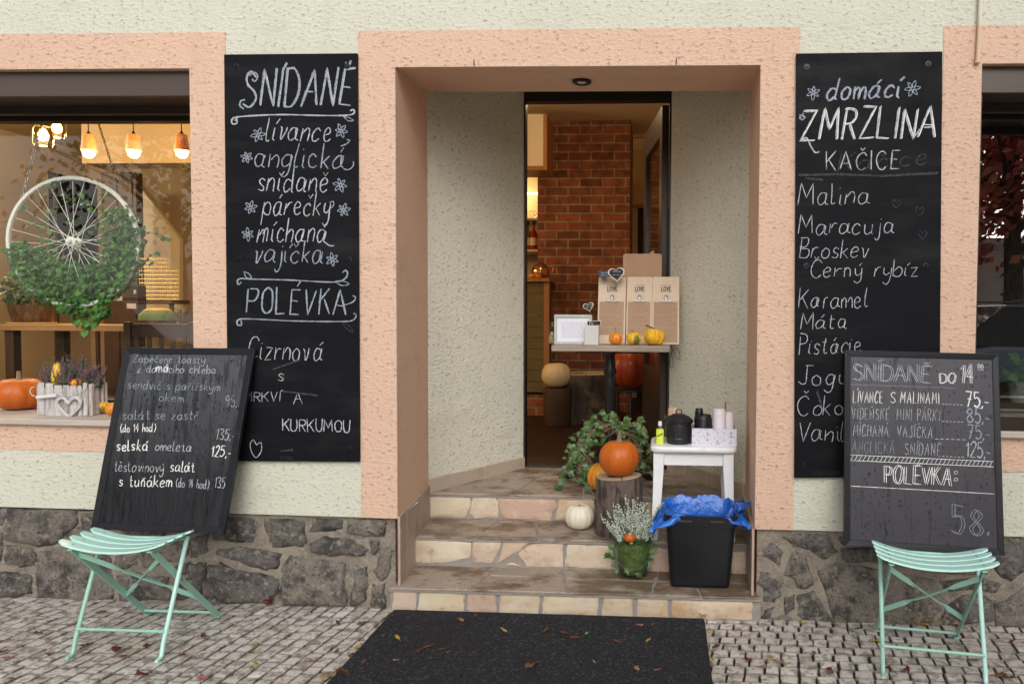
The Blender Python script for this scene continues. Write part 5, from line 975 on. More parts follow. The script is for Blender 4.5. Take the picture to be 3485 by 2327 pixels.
for u, v, Y, s, txt in ((146, 421, 1.3, 1.0, 'lit glass jar lamp hanging lower above the wheel'), (193, 398, 1.6, .95, 'lit glass jar lamp partly hidden by the window frame')):
    p = at(u, v, Y); t = thing('jar_lamp', p, txt, 'lamp', 'glass jar lamps'); g = MB(); g.lathe(p, [(.038 * s, -.005), (.040 * s, -.02), (.054 * s, -.035), (.056 * s, -.12), (.045 * s, -.145), (0, -.148)], 28); g.build('jar', M['amber'], t, smooth=50)
    g = MB(); g.lathe(p, [(.041 * s, -.018), (.041 * s, .004), (.02, .008), (0, .009)], 24); g.tube([(p.x, Y, p.z), (p.x, Y, RZ1)], .004, 6); g.build('cap', M['cord'], t, smooth=40)
    g = MB(); g.lathe(p, [(0, -.03), (.014, -.035), (.030, -.07), (.026, -.10), (0, -.112)], 20); g.build('bulb', M['bulb'], t, smooth=60); point(p + Vector((0, 0, -.18)), 14, t)
# ---------------------------------------------------------------- furniture behind the left window
TZ = 1.262
t = thing('bar_table', (-2.9, 1.65, RZ0), 'long wooden bar table along the inside of the left window', 'table'); g = MB(); g.box(-4.4, -1.72, 1.38, 1.92, TZ - .04, TZ); g.build('tabletop', M['tablewood'], t, bevel=.004)
for x in (-4.3, -1.85):
    for y in (1.43, 1.85): g = MB(); g.box(x - .03, x + .03, y - .03, y + .03, RZ0, TZ - .041); g.build('leg', M['oldwood'], t)
def dark_chair(x, y, rz, label):
    L = Vector((x, y, RZ0)); t = thing('cafe_chair', L, label, 'chair', 'dark wooden cafe chairs'); Rm = Matrix.Rotation(rz, 3, 'Z')
    def bb(name, *bs):
        g = MB()
        for b_ in bs: g.box(*b_)
        g.v = [tuple(L + Rm @ Vector(v)) for v in g.v]; g.build(name, M['oldwood'], t, bevel=.004)
    bb('seat', (-.21, .21, -.21, .21, .45, .485))
    for sx in (-1, 1):
        bb('leg', (sx * .19 - .02, sx * .19 + .02, .17, .21, 0, .45)); bb('leg', (sx * .19 - .02, sx * .19 + .02, -.21, -.17, 0, .89))
    bb('backrest', (-.17, .17, -.20, -.18, .80, .88), (-.17, .17, -.20, -.18, .70, .74), *[(k * .07 - .012, k * .07 + .012, -.197, -.183, .74, .80) for k in (-2, -1, 0, 1, 2)], (-.17, .17, -.20, -.18, .55, .59))
dark_chair(-2.98, 1.16, .06, 'dark wooden chair at the bar table behind the pumpkin basket'); dark_chair(-2.32, 1.2, -.1, 'dark wooden chair at the bar table behind the leaning chalkboard')
pq = lambda x, y: (x / 1.9129, 380 + y / 1.9129)
def flat(u0, v0, u1, v1, Y): a, b = at(*pq(u0, v0), Y), at(*pq(u1, v1), Y); return min(a.x, b.x), max(a.x, b.x), min(a.z, b.z), max(a.z, b.z)
x0, x1, z0, z1 = flat(500, 338, 1250, 200, 3.2); m = MB(); m.box(-5.2, -3.3, 3.2, 3.45, z0, RZ1 - .002); m.build('interior_beam', M['beam'], bld)
x0, x1, z0, z1 = flat(655, 380, 900, 1390, 3.6); o = MB(); o.box(x0, x1, 3.6, 3.7, RZ0, z1 - .02)
t = thing('wardrobe', ((x0 + x1) / 2, 3.85, RZ0), 'tall dark brown wooden cupboard inside behind the hanging wheel', 'cupboard'); o.build('carcass', M['oldwood'], t, bevel=.006); g = MB(); g.box(x0 + .03, (x0 + x1) / 2 - .01, 3.585, 3.599, RZ0 + .1, z1 - .08); g.build('door', M['oldwood'], t, bevel=.004); g = MB(); g.box((x0 + x1) / 2 + .01, x1 - .03, 3.585, 3.599, RZ0 + .1, z1 - .08); g.build('door', M['oldwood'], t, bevel=.004)
P = [at(*pq(*q), 4.2) for q in ((903, 480), (1170, 830), (1170, 1420), (903, 1420))]; m = MB(); m.prism([P[3], P[2], P[1], P[0]], (0, .06, 0)); m.box(P[0].x - .02, -3.4, 4.27, 4.37, RZ0, RZ1 - .002, 1); m.build('understair_wall', [mk('pale_understair_plaster', (.82, .72, .54), .9), M['plaster_brown']], bld)
x0, x1, z0, z1 = flat(906, 957, 1165, 1222, 3.1); g = MB()
t = thing('wire_basket', ((x0 + x1) / 2, 3.1, z0), 'gold wire basket shelf against the pale understair wall', 'wire basket')
for i in range(17): x = x0 + (x1 - x0) * i / 16; g.tube([(x, 3.1, z0), (x, 3.1, z1 - (.14 if i > 12 else 0))], .0025, 5)
for i in range(11): z = z0 + (z1 - z0) * i / 10; g.tube([(x0, 3.1, z), (x1 - (.1 if i > 7 else 0), 3.1, z)], .0025, 5)
g.build('grid', mk('brass_wire', (.55, .38, .15), .4, metal=1), t); g = MB(); g.box(x0 - .03, x1, 3.0, 3.25, z0 - .04, z0 - .006); g.build('shelf', M['oldwood'], t)
for x in (x0, x1 - .04): g = MB(); g.box(x, x + .03, 3.02, 3.05, RZ0, z0 - .041); g.build('leg', M['oldwood'], t)
a, b_ = at(*pq(312, 388), 3.3), at(*pq(607, 440), 3.9); t = thing('menu_blackboard', ((a + b_) / 2).xy.to_3d() + Vector((0, 0, 1.5)), 'blackboard with rows of chalk writing standing inside behind the wheel', 'blackboard'); g = MB(); zb_ = at(*pq(312, 1080), 3.3).z
g.hexa([(a.x, a.y, zb_), (b_.x, b_.y, zb_), (b_.x, b_.y + .03, zb_), (a.x, a.y + .03, zb_)], [(a.x, a.y, a.z), (b_.x, b_.y, a.z), (b_.x, b_.y + .03, a.z), (a.x, a.y + .03, a.z)]); g.build('board', M['board'], t)
g = MB(); rnd = random.Random(9)
for r_ in range(14):
    z = a.z - .08 - r_ * .075; s = .06
    while s < .5: e = s + rnd.uniform(.03, .1); q0, q1 = a.lerp(b_, s), a.lerp(b_, e); g.add([(q0.x, q0.y - .003, z), (q1.x, q1.y - .003, z), (q1.x, q1.y - .003, z + .016), (q0.x, q0.y - .003, z + .014)], [(0, 1, 2, 3)]); s = e + .03
g.build('writing', M['chalk_faint'], t)
for s in (0.03, .95): q = a.lerp(b_, s); g = MB(); g.box(q.x - .015, q.x + .015, q.y + .031, q.y + .06, RZ0, a.z); g.build('leg', M['oldwood'], t)
# cabinet with labelled drawers on the table
x0, x1, z0, z1 = flat(665, 1130, 900, 1390, 1.82); t = thing('drawer_box', ((x0 + x1) / 2, 1.8, TZ), 'dark wooden box of small labelled drawers on the bar table', 'drawer box'); g = MB(); g.box(x0, x1, 1.82, 1.91, TZ, z1); g.build('carcass', M['oldwood'], t, bevel=.003)
for u0, v0, u1, v1 in ((740, 1200, 795, 1230), (825, 1248, 885, 1282), (870, 1160, 885, 1185)): a0, a1, b0, b1 = flat(u0, v0, u1, v1, 1.815); g = MB(); g.box(a0, a1, 1.815, 1.819, b0, b1); g.build('label', mk('label_card', (.6, .6, .62), .7), t)
x0, x1, z0, z1 = flat(905, 1305, 1150, 1400, 1.6); t = thing('rolled_bag', ((x0 + x1) / 2, 1.6, TZ), 'green and yellow fabric bag with dark trim on the bar table', 'bag'); c_ = Vector(((x0 + x1) / 2, 1.6, TZ)); g = MB(); g.loft(c_, [(0, .20, .09, .03), (.03, .245, .12, .05), (.07, .235, .115, .05), (.10, .17, .08, .035), (.108, .12, .05, .02)], seg=5); g.build('body', mk('green_cloth', (.16, .27, .10), .8), t, smooth=60)
g = MB(); g.loft(c_, [(.095, .19, .09, .04), (.106, .15, .07, .03), (.114, .11, .04, .015)], seg=5); g.build('flap', mk('yellow_cloth', (.55, .33, .05), .8), t, smooth=60); g = MB(); g.loft(c_, [(.001, .215, .105, .04), (.03, .249, .124, .05), (.032, .24, .118, .05)], seg=5); g.build('trim', mk('maroon_cloth', (.10, .035, .03), .8), t, smooth=60)
# dried flowers
pt = at(*pq(1205, 1395), 1.46); pt.z = TZ; t = thing('dried_flowers', pt, 'bundle of pale dried grasses and flowers at the window edge', 'dried flowers'); g, g2 = MB(), MB(); rnd = random.Random(14); heather(rnd, pt + Vector((0, 0, .01)), .06, 60, .15, .6, g, g2, 16, .004, .5); g.build('stem', mk('dry_grass', (.22, .16, .085), .9), t); g2.build('seed_head', mk('dry_bloom', (.34, .26, .17), .9, island=[(.38, .29, .19), (.25, .18, .10), (.42, .35, .26)]), t)
# potted plant on the table
pt = at(*pq(208, 1370), 1.62); pt.z = TZ; t = thing('potted_plant', pt, 'bushy green plant in a barrel shaped pot on the bar table', 'plant'); g = MB(); g.lathe(pt, [(.10, .004), (.105, .01), (.128, .09), (.132, .13), (.12, .13), (.11, .10), (0, .10)], 32); g.build('pot', mk('dark_barrel', (.09, .05, .025), .6, var=[('n', (60, 60, 4), .45, .6, (.22, .13, .06), .8)]), t, smooth=40)
g = MB(); g.lathe(pt, [(.14, 0), (.145, .004), (.14, .012), (0, .012)], 30); g.build('saucer', M['tablewood'], t, smooth=40); g = MB()
for k in range(420): a, q, z = rnd.uniform(0, 2 * PI), rnd.random() ** .5, rnd.random(); R = .22 * q * (1 - .5 * abs(z - .5)); ivy_leaf(g, pt + Vector((R * math.cos(a) - .02, R * math.sin(a) * .6, .12 + z * .20)), rv(rnd) + Vector((0, -.6, .6)), rv(rnd), rnd.uniform(.02, .038))
g.build('foliage', M['ivy_dark'], t)
pt = at(*pq(918, 1340), 1.7); pt.z = TZ; t = thing('mug', pt, 'small black mug beside the green bag on the bar table', 'mug'); g = MB(); g.lathe(pt, [(.03, 0), (.034, .004), (.035, .07), (.033, .07), (.031, .006), (0, .005)], 20); g.build('body', M['black_tin'], t, smooth=40); g = MB(); g.tube(arc_pts(pt + Vector((.035, 0, .037)), .02, -PI / 2, PI / 2, 8), .004, 6); g.build('handle', M['black_tin'], t, smooth=60)

for u, v, lb in ((1615, 224, 'small dark nail in the plaster over the left part of the entrance'), (2301, 220, 'small dark nail in the plaster over the right part of the entrance')):
    p = at(u, v, -.004); g = MB(); g.tube([p + Vector((0, .01, 0)), p + Vector((0, -.012, .002)), p + Vector((.001, -.014, .022))], .0022, 6); tag(g.build('nail', M['screw'], loc=p, smooth=60), lb, 'nail')
# ================================================================ INSIDE THE DOORWAY
def brick_mat(name, dark=1.0):
    m = bpy.data.materials.new(name); m.use_nodes = True; t = m.node_tree; N = t.nodes; Lk = t.links.new; b = N['Principled BSDF']; b.inputs['Roughness'].default_value = .85
    tc = N.new('ShaderNodeTexCoord'); sp = N.new('ShaderNodeSeparateXYZ'); Lk(tc.outputs['Object'], sp.inputs[0]); ad = N.new('ShaderNodeMath'); Lk(sp.outputs['X'], ad.inputs[0]); Lk(sp.outputs['Y'], ad.inputs[1]); cb = N.new('ShaderNodeCombineXYZ'); Lk(ad.outputs[0], cb.inputs['X']); Lk(sp.outputs['Z'], cb.inputs['Y'])
    nn = N.new('ShaderNodeTexNoise'); nn.inputs['Scale'].default_value = 9; Lk(tc.outputs['Object'], nn.inputs['Vector']); vm = N.new('ShaderNodeVectorMath'); vm.operation = 'SCALE'; vm.inputs['Scale'].default_value = .012; Lk(nn.outputs['Color'], vm.inputs[0]); va = N.new('ShaderNodeVectorMath'); Lk(cb.outputs[0], va.inputs[0]); Lk(vm.outputs[0], va.inputs[1])
    br = N.new('ShaderNodeTexBrick'); br.inputs['Scale'].default_value = 1; br.inputs['Brick Width'].default_value = .222; br.inputs['Row Height'].default_value = .0836; br.inputs['Mortar Size'].default_value = .0078; br.inputs['Mortar Smooth'].default_value = .3; br.inputs['Bias'].default_value = -.25
    br.inputs['Color1'].default_value = (.30 * dark, .085 * dark, .032 * dark, 1); br.inputs['Color2'].default_value = (.10 * dark, .026 * dark, .014 * dark, 1); br.inputs['Mortar'].default_value = (.33 * dark, .25 * dark, .15 * dark, 1); Lk(va.outputs[0], br.inputs['Vector'])
    n2 = N.new('ShaderNodeTexNoise'); n2.inputs['Scale'].default_value = 12; n2.inputs['Detail'].default_value = 5; Lk(tc.outputs['Object'], n2.inputs['Vector']); mx = N.new('ShaderNodeMix'); mx.data_type = 'RGBA'; mx.blend_type = 'MULTIPLY'; mx.inputs['Factor'].default_value = .75; cr = N.new('ShaderNodeValToRGB'); cr.color_ramp.elements[0].position = .3; cr.color_ramp.elements[0].color = (.35, .3, .3, 1); cr.color_ramp.elements[1].position = .62; Lk(n2.outputs['Fac'], cr.inputs[0]); Lk(br.outputs['Color'], mx.inputs['A']); Lk(cr.outputs[0], mx.inputs['B']); Lk(mx.outputs['Result'], b.inputs['Base Color'])
    bp = N.new('ShaderNodeBump'); bp.inputs['Strength'].default_value = .8; bp.inputs['Distance'].default_value = .01; bp.invert = True; Lk(br.outputs['Fac'], bp.inputs['Height']); Lk(bp.outputs[0], b.inputs['Normal']); return m
M['brick'] = brick_mat('old_red_brick')
CY = 4.0
zq = lambda x, y: (1780 + x / 2.6125, 300 + y / 2.6125)
a, b_ = at(*zq(130, 780), CY), at(*zq(952, 780), CY); t = thing('brick_chimney', ((a.x + b_.x) / 2, CY + .3, RZ0), 'red brick chimney pillar from floor to ceiling inside the doorway', 'chimney'); g = MB(); g.box(a.x, b_.x, CY, CY + .6, RZ0, RZ1 - .004); g.build('brickwork', M['brick'], t)
def zbox(x0, y0, x1, y1, Y, D): a, b_ = at(*zq(x0, y0), Y), at(*zq(x1, y1), Y); return [min(a.x, b_.x), max(a.x, b_.x), Y, Y + D, min(a.z, b_.z), max(a.z, b_.z)]
# wall cupboard
B = zbox(-60, 235, 180, 692, 3.5, .35); t = thing('wall_cupboard', ((B[0] + B[1]) / 2, 3.5, B[4]), 'cream wall cupboard with orange wooden trim inside the doorway', 'cupboard'); g = MB(); g.box(B[0], B[1], 3.5, 3.86, B[4], B[5]); g.build('carcass', M['cream_lacquer'], t); g = MB(); g.box(B[1], B[1] + .035, 3.49, 3.86, B[4] - .04, B[5]); g.box(B[0], B[1], 3.49, 3.86, B[4] - .04, B[4] - .001); g.build('trim', M['orangewood'], t, bevel=.003)
# counter
qz = lambda x, y: (1750 + x / 2.037, 830 + y / 2.037)
def qbox(x0, y0, x1, y1, Y): a, b_ = at(*qz(x0, y0), Y), at(*qz(x1, y1), Y); return min(a.x, b_.x), max(a.x, b_.x), min(a.z, b_.z), max(a.z, b_.z)
KY = 3.62; x0, x1, z0, z1 = qbox(-40, 236, 245, 1085, KY); t = thing('bar_counter', ((x0 + x1) / 2, KY + .2, RZ0), 'bar counter with olive slatted front and orange wooden posts inside the doorway', 'counter')
g = MB(); g.box(x0, x1 + .0, KY - .03, 3.96, z1 - .035, z1); g.build('countertop', M['orangewood'], t, bevel=.004); g = MB(); n = 10
for k in range(n): h = (z1 - .036 - RZ0 - .22) / n; g.box(x0, x1 - .03, KY + .012 + (.004 if k % 2 else 0), 3.9, RZ0 + .22 + k * h, RZ0 + .22 + (k + 1) * h - .004)
g.build('slatted_panel', mk('olive_boards', (.145, .105, .032), .6, var=[('n', (3, 3, 40), .45, .65, (.11, .08, .025), .6)]), t)
for xx in (x1 - .055, x0 + .09): g = MB(); g.box(xx, xx + .05, KY, KY + .05, RZ0 + .2, z1 - .036); g.build('post', M['orangewood'], t, bevel=.003)
g = MB(); g.box(x0, x1 - .02, KY + .02, 3.9, RZ0, RZ0 + .199); g.build('brick_plinth', M['brick'], t)
# kettle, little pumpkins, shelves with bottles
M['copper'] = mk('copper', (.62, .32, .18), .14, metal=1); CT = z1
p = at(*qz(180, 200), KY + .12); p.z = CT; t = thing('copper_kettle', p, 'shiny copper kettle on the bar counter', 'kettle'); g = MB(); g.lathe(p, [(.05, 0), (.075, .02), (.085, .06), (.075, .10), (.055, .125), (.06, .135), (0, .14)], 32); g.build('body', M['copper'], t, smooth=50); g = MB(); g.tube(arc_pts(p + Vector((.085, 0, .085)), .04, -PI / 2, PI / 2, 10), .006, 8); g.build('handle', M['copper'], t, smooth=60)
for u, lb in ((128, 'tiny orange pumpkin in front of the copper kettle, nearer the door frame'), (165, 'tiny orange pumpkin in front of the copper kettle, under its middle')):
    p = at(*qz(u, 230), KY + .03); p.z = CT; pumpkin('mini_pumpkin', p, .032, .042, M['gourd_orange'], lb, 8, .1, (.01, .003, 0, 0), group='tiny pumpkins by the kettle')
SH = 5.28
g = MB(); t = thing('bottle_shelf', (-1.75, 5.2, 1.9), 'lit shelf unit with glasses and bottles behind the bar', 'shelf')
for v in (1170, 1445): zz = at(*zq(60, v), 4.9).z; g = MB(); g.box(-2.2, -1.3, 4.75, 5.29, zz - .02, zz); g.build('shelf_board', M['cream_lacquer'], t)
g = MB(); zz = at(*zq(60, 930), 5.2).z; g.tube([(-2.1, 5.25, zz), (-1.35, 5.25, zz)], .012, 8); g.build('lamp_tube', mk('lit_tube', (1, .9, .7), .5, emit=((1, .76, .42), 4)), t); point((-1.7, 5.05, zz - .05), 10, t, .05)
za = at(*zq(60, 1170), 4.9).z; zb_ = at(*zq(60, 1445), 4.9).z; M['green_glass'] = glass_mat('green_glass', (.55, .62, .4)); M['red_liquor'] = mk('red_liquor', (.35, .02, .012), .2)
for k, u in enumerate((48, 85, 118)):
    p = at(*zq(u, 1165), 4.9); p.z = za; t = thing('drinking_glass', p, 'drinking glass on the lit upper shelf behind the bar', 'glass', 'glasses on the lit shelf'); g = MB(); g.lathe(p, [(.03, 0), (.036, .1), (.034, .1), (.028, .005), (0, .005)], 18); g.build('tumbler', M['clear'], t, smooth=40)
for u, mt, lb in ((42, 'green_glass', 'green glass bottle on the lit lower shelf by the door frame'), (95, 'red_liquor', 'red liquor bottle with a pale label on the lit lower shelf')):
    p = at(*zq(u, 1440), 4.85); p.z = zb_; t = thing('bottle', p, lb, 'bottle'); g = MB(); g.lathe(p, [(.042, 0), (.045, .006), (.045, .16), (.035, .19), (.015, .22), (.014, .28), (.017, .285), (0, .29)], 20); g.build('glass', M[mt], t, smooth=50); g = MB(); g.lathe(p, [(.0456, .05), (.0456, .13)], 20); g.build('label', M['cream_lacquer'], t, smooth=50)
    g = MB(); g.lathe(p, [(.018, .272), (.018, .31), (0, .312)], 12); g.build('cap', M['cord'], t, smooth=50)
# right of the chimney
m = MB(); B = zbox(955, 345, 1300, 450, 4.7, .5); m.box(B[0], RX1, 4.7, 5.29, B[4], RZ1 - .002); B = zbox(955, 840, 1300, 1030, 4.9, .3); m.box(B[0], RX1, 4.9, 5.29, B[4], B[5] + .0); m.build('interior_beam', M['plaster'], bld)
B = zbox(1022, 1035, 1300, 1900, 5.2, .05); m = MB(); m.box(B[0], B[1], 5.2, 5.29, RZ0, B[5]); m.build('inner_doorway', M['blackframe'], bld)
# lamp added above the view to brighten the hall and chimney front
t = thing('unseen_fill_lamp', (-.75, 2.3, RZ1), 'unseen round fill lamp added to light the hall behind the door', 'lamp'); g = MB(); g.lathe((-.75, 2.3, RZ1), [(.15, -.001), (.16, -.02), (.14, -.06), (.08, -.08), (0, -.085)], 28); g.build('shade', mk('fill_lamp_opal_shade', (1, .9, .75), .5, emit=((1, .75, .45), 3)), t, smooth=60); point((-.75, 2.3, RZ1 - .2), 15, t, .1, (1, .74, .42))
# floor pieces near the chimney
def q_at(x, y, Y): return at(*qz(x, y), Y)
p = q_at(293, 1160, 3.0); t = thing('tall_basket', (p.x, 3.05, RZ0), 'dark cylindrical basket carrying the cream pumpkin by the counter', 'basket'); ztop = q_at(293, 1000, 3.0).z; g = MB(); g.lathe((p.x, 3.05, RZ0), [(.10, 0), (.115, .02), (.12, ztop - RZ0), (.11, ztop - RZ0), (0, ztop - RZ0 - .004)], 28); g.build('body', M['oldwood'], t, smooth=40)
pumpkin('cream_pumpkin', (p.x - .01, 3.05, ztop), .125, .22, M['pumpkin_cream'], 'cream pumpkin on the dark basket beside the counter', 10, .04, (.012, .01, 0, 0))
p = q_at(487, 1160, 3.2); zt_ = q_at(487, 905, 3.2).z; log((p.x, 3.35, RZ0), .28, zt_ - RZ0, 'wide old tree stump in front of the brick chimney', 'tree_stump', 'stump', 'bark_dimmed')
p = q_at(812, 1005, 2.3); t = thing('plant_stand', (p.x, 2.35, RZ0), 'black stand under the red pumpkin inside the doorway', 'stand'); g = MB(); g.lathe((p.x, 2.35, p.z - .015), [(.15, 0), (.155, .004), (.155, .012), (.15, .015), (0, .015)], 28); g.build('top', M['black_tin'], t, smooth=40)
for k in range(3): a = 2 * PI * k / 3 + .5; g = MB(); g.tube([(p.x + .12 * math.cos(a), 2.35 + .12 * math.sin(a), p.z - .016), (p.x + .15 * math.cos(a), 2.35 + .15 * math.sin(a), RZ0)], .01, 8); g.build('leg', M['black_tin'], t, smooth=50)
pumpkin('red_pumpkin', (p.x, 2.35, p.z), .165, .30, M['pumpkin_dark'], 'deep red orange pumpkin under the table inside the doorway', 10, .06, (.02, .012, 0, 0))
# ---------------------------------------------------------------- table in the doorway
M['greytop'] = mk('grey_weathered_wood', (.34, .275, .22), .6, var=[('n', (4, 40, 40), .45, .65, (.21, .165, .13), .8), ('n', (9, 60, 60), .6, .7, (.44, .38, .32), .6)], bump=[('n', (6, 60, 60), .4, .004)])
M['iron'] = mk('black_cast_iron', (.012, .012, .013), .42, metal=.3)
TT = 1.180; TX0, TX1 = -.632, .030; tc_ = ((TX0 + TX1) / 2 - .02, 1.12); t = thing('bistro_table', (tc_[0], tc_[1], Z3), 'bistro table with grey wooden top and black iron pedestal in the doorway', 'table'); g = MB(); g.box(TX0, TX1, .86, 1.42, TT - .036, TT); g.build('tabletop', M['greytop'], t, bevel=.006)
g = MB(); cx, cy = tc_; g.lathe((cx, cy, Z3), [(.030, .07), (.034, .09), (.024, .11), (.040, .13), (.022, .16), (.018, .30), (.024, .52), (.034, .56), (.026, .585), (.040, .61), (.030, .64), (.028, .73)], 20); g.build('pedestal', M['iron'], t, smooth=50); g = MB(); g.box(cx - .20, cx + .20, cy - .02, cy + .02, TT - .056, TT - .037); g.box(cx - .02, cx + .02, cy - .2, cy + .2, TT - .056, TT - .037); g.build('top_bracket', M['iron'], t, bevel=.003)
for k, (dx, dy) in enumerate(((-1, -.5), (1, -.5), (-1, .6), (1, .6))): e = Vector((cx + dx * .24, cy + dy * .25, Z3 + .018)); g = MB(); g.tube([(cx, cy, Z3 + .10), (cx + dx * .10, cy + dy * .1, Z3 + .07), (cx + dx * .2, cy + dy * .21, Z3 + .025), e], [.022, .018, .014, .02], 8); g.tube([e + Vector((0, 0, -.016)), e + Vector((0, 0, .004))], .022, 10); g.build('foot', M['iron'], t, smooth=50)
M['clipwood'] = mk('pale_ply', (.62, .49, .37), .6, var=[('n', (40, 40, 3), .45, .65, (.54, .42, .31), .7)]); M['kraft'] = mk('kraft_paper', (.40, .265, .175), .8, var=[('n', 60, .5, .7, (.36, .235, .15), .5)]); M['ink'] = mk('dark_ink', (.05, .035, .03), .8); M['chrome'] = mk('chrome_clip', (.16, .155, .15), .4, metal=1); M['blackink'] = mk('black_print', (.03, .028, .026), .7)
def scribble(g, f, x0, x1, z, rnd, h=.0035, w=.0011, fill=.8):
    s = x0; e_ = x0 + (x1 - x0) * rnd.uniform(fill - .35, fill)
    while s < e_:
        L = rnd.uniform(.008, .026); n = max(2, int(L / .0025)); P = [(s + L * i / n, z + (h if i % 2 else 0) * rnd.uniform(.4, 1)) for i in range(n + 1)]
        for q, r_ in zip(P, P[1:]): g.add([f(q[0], q[1] - w / 2), f(r_[0], r_[1] - w / 2), f(r_[0], r_[1] + w / 2), f(q[0], q[1] + w / 2)], [(0, 1, 2, 3)])
        s += L + .005
BANNER = {}
def text_ribbon(g, f, text, x0, x1, z, h, w):
    W_, S = strokes(text, .2); sx = (x1 - x0) / W_
    for k, st in enumerate(S):
        for a, b_ in zip(st, st[1:]):
            A_, B_ = (x0 + a[0] * sx, z + a[1] * h), (x0 + b_[0] * sx, z + b_[1] * h); dx, dy = B_[0] - A_[0], B_[1] - A_[1]; L = math.hypot(dx, dy) or 1; ox, oy = -dy / L * w / 2, dx / L * w / 2; ex, ey = dx / L * w * .3, dy / L * w * .3
            g.add([f(A_[0] + ox - ex, A_[1] + oy - ey, k), f(A_[0] - ox - ex, A_[1] - oy - ey, k), f(B_[0] - ox + ex, B_[1] - oy + ey, k), f(B_[0] + ox + ex, B_[1] + oy + ey, k)], [(0, 1, 2, 3)])
CB = 1.03; rnd = random.Random(12)
for (u0, u1), py0, py1, lb in (((2032, 2127), 1025, 1139, 'pale wooden LOVE clipboard with a heart tag hung on its corner'), ((2130, 2218), 1027, 1141, 'pale wooden LOVE clipboard in the middle of three, behind the warty gourd'), ((2219, 2311), 1024, 1163, 'pale wooden LOVE clipboard overhanging the table edge behind the big gourd')):
    Yb, Yt = CB, CB + .09; a, b_ = at(u0, 1169, Yb), at(u1, 1169, Yb); top = at(u0, 942, Yt); Hh = TT + .002; wdt = b_.x - a.x; Lh = math.hypot(top.z - Hh, Yt - Yb); ez = Vector((0, Yt - Yb, top.z - Hh)).normalized(); nn = Vector((0, -ez.z, ez.y)); O = Vector((a.x, Yb, Hh))
    f = lambda x, z, k=0, o_=.0009: O + Vector((1, 0, 0)) * x + ez * z + nn * (o_ + k * .00004)
    t = thing('clipboard', O, lb, 'clipboard', 'wooden menu clipboards'); r = .010; P = [f(0, 0, 0, 0), f(wdt, 0, 0, 0)] + [f(wdt - r + r * math.cos(q), Lh - r + r * math.sin(q), 0, 0) for q in (0, PI / 4, PI / 2)] + [f(r + r * math.cos(q), Lh - r + r * math.sin(q), 0, 0) for q in (PI / 2, PI * .75, PI)]
    g = MB(); g.prism(P, -nn * .006); g.build('board', M['clipwood'], t)
    pz0, pz1 = Lh * (1169 - py1) / 227, Lh * (1169 - 1027) / 227; pz0 = max(pz0, .004); g = MB(); g.prism([f(.008, pz0), f(wdt - .010, pz0), f(wdt - .010, pz1), f(.008, pz1)], nn * .0005); pp = g.build('paper', M['kraft'], t)
    g = MB(); z = pz1 - .016; k = 0
    while z > pz0 + .012:
        if k not in (5, 11): scribble(g, lambda x, zz: f(x, zz, 0, .0017), .013, wdt - .014, z, rnd, .0042, .0013, .95)
        z -= .0125; k += 1
    g.build('handwriting', M['ink'], pp)
    g = MB(); text_ribbon(g, lambda x, z, k=0: f(x, z, k), 'LOVE', wdt * .33, wdt * .69, Lh * .790, Lh * .062, .0042)
    for zz in (.875, .775): g.add([f(wdt * .3, Lh * zz), f(wdt * .72, Lh * zz), f(wdt * .72, Lh * zz + .0015), f(wdt * .3, Lh * zz + .0015)], [(0, 1, 2, 3)])
    g.build('lettering', M['blackink'], t)
    g = MB(); q0 = f(wdt * .5, pz1 + .002); Mx = Matrix((Vector((1, 0, 0)), ez, nn)).transposed(); g.loft(q0, [(0, wdt * .46, .009, .002), (.008, wdt * .44, .008, .002)], seg=2, M=Mx); g.loft(f(wdt * .5, pz1 + .016), [(0, .018, .022, .008), (.010, .016, .020, .007)], seg=4, M=Mx); g.tube(arc_pts(f(wdt * .5, pz1 + .028, 0, .006), .010, 0, 2 * PI, 14, (1, 0, 0), ez), .0022, 6, cap=False); g.build('clip', M['chrome'], t, smooth=40)
# cutting board behind
a, b_ = at(2121, 905, 1.17), at(2252, 905, 1.17); z1_ = at(2180, 864, 1.17).z; t = MB(); c_ = Vector(((a.x + b_.x) / 2, 1.17, TT + .002)); Mx = Matrix.Rotation(PI / 2, 3, 'X'); t.loft(c_ + Vector((0, 0, (z1_ - TT) / 2)), [(0, b_.x - a.x, z1_ - TT - .004, .012), (.016, b_.x - a.x, z1_ - TT - .004, .012)], seg=4, M=Mx)
cb = thing('cutting_board', c_, 'brown wooden cutting board with a groove standing behind the clipboards', 'cutting board'); t.build('board', mk('beech_board', (.40, .235, .125), .55, var=[('n', (40, 40, 3), .45, .65, (.33, .185, .095), .7)]), cb, smooth=40); g = MB(); g.box(c_.x - .085, c_.x + .085, 1.152, 1.1535, TT + .21 + .13, TT + .21 + .145); g.build('groove', M['oldwood'], cb)
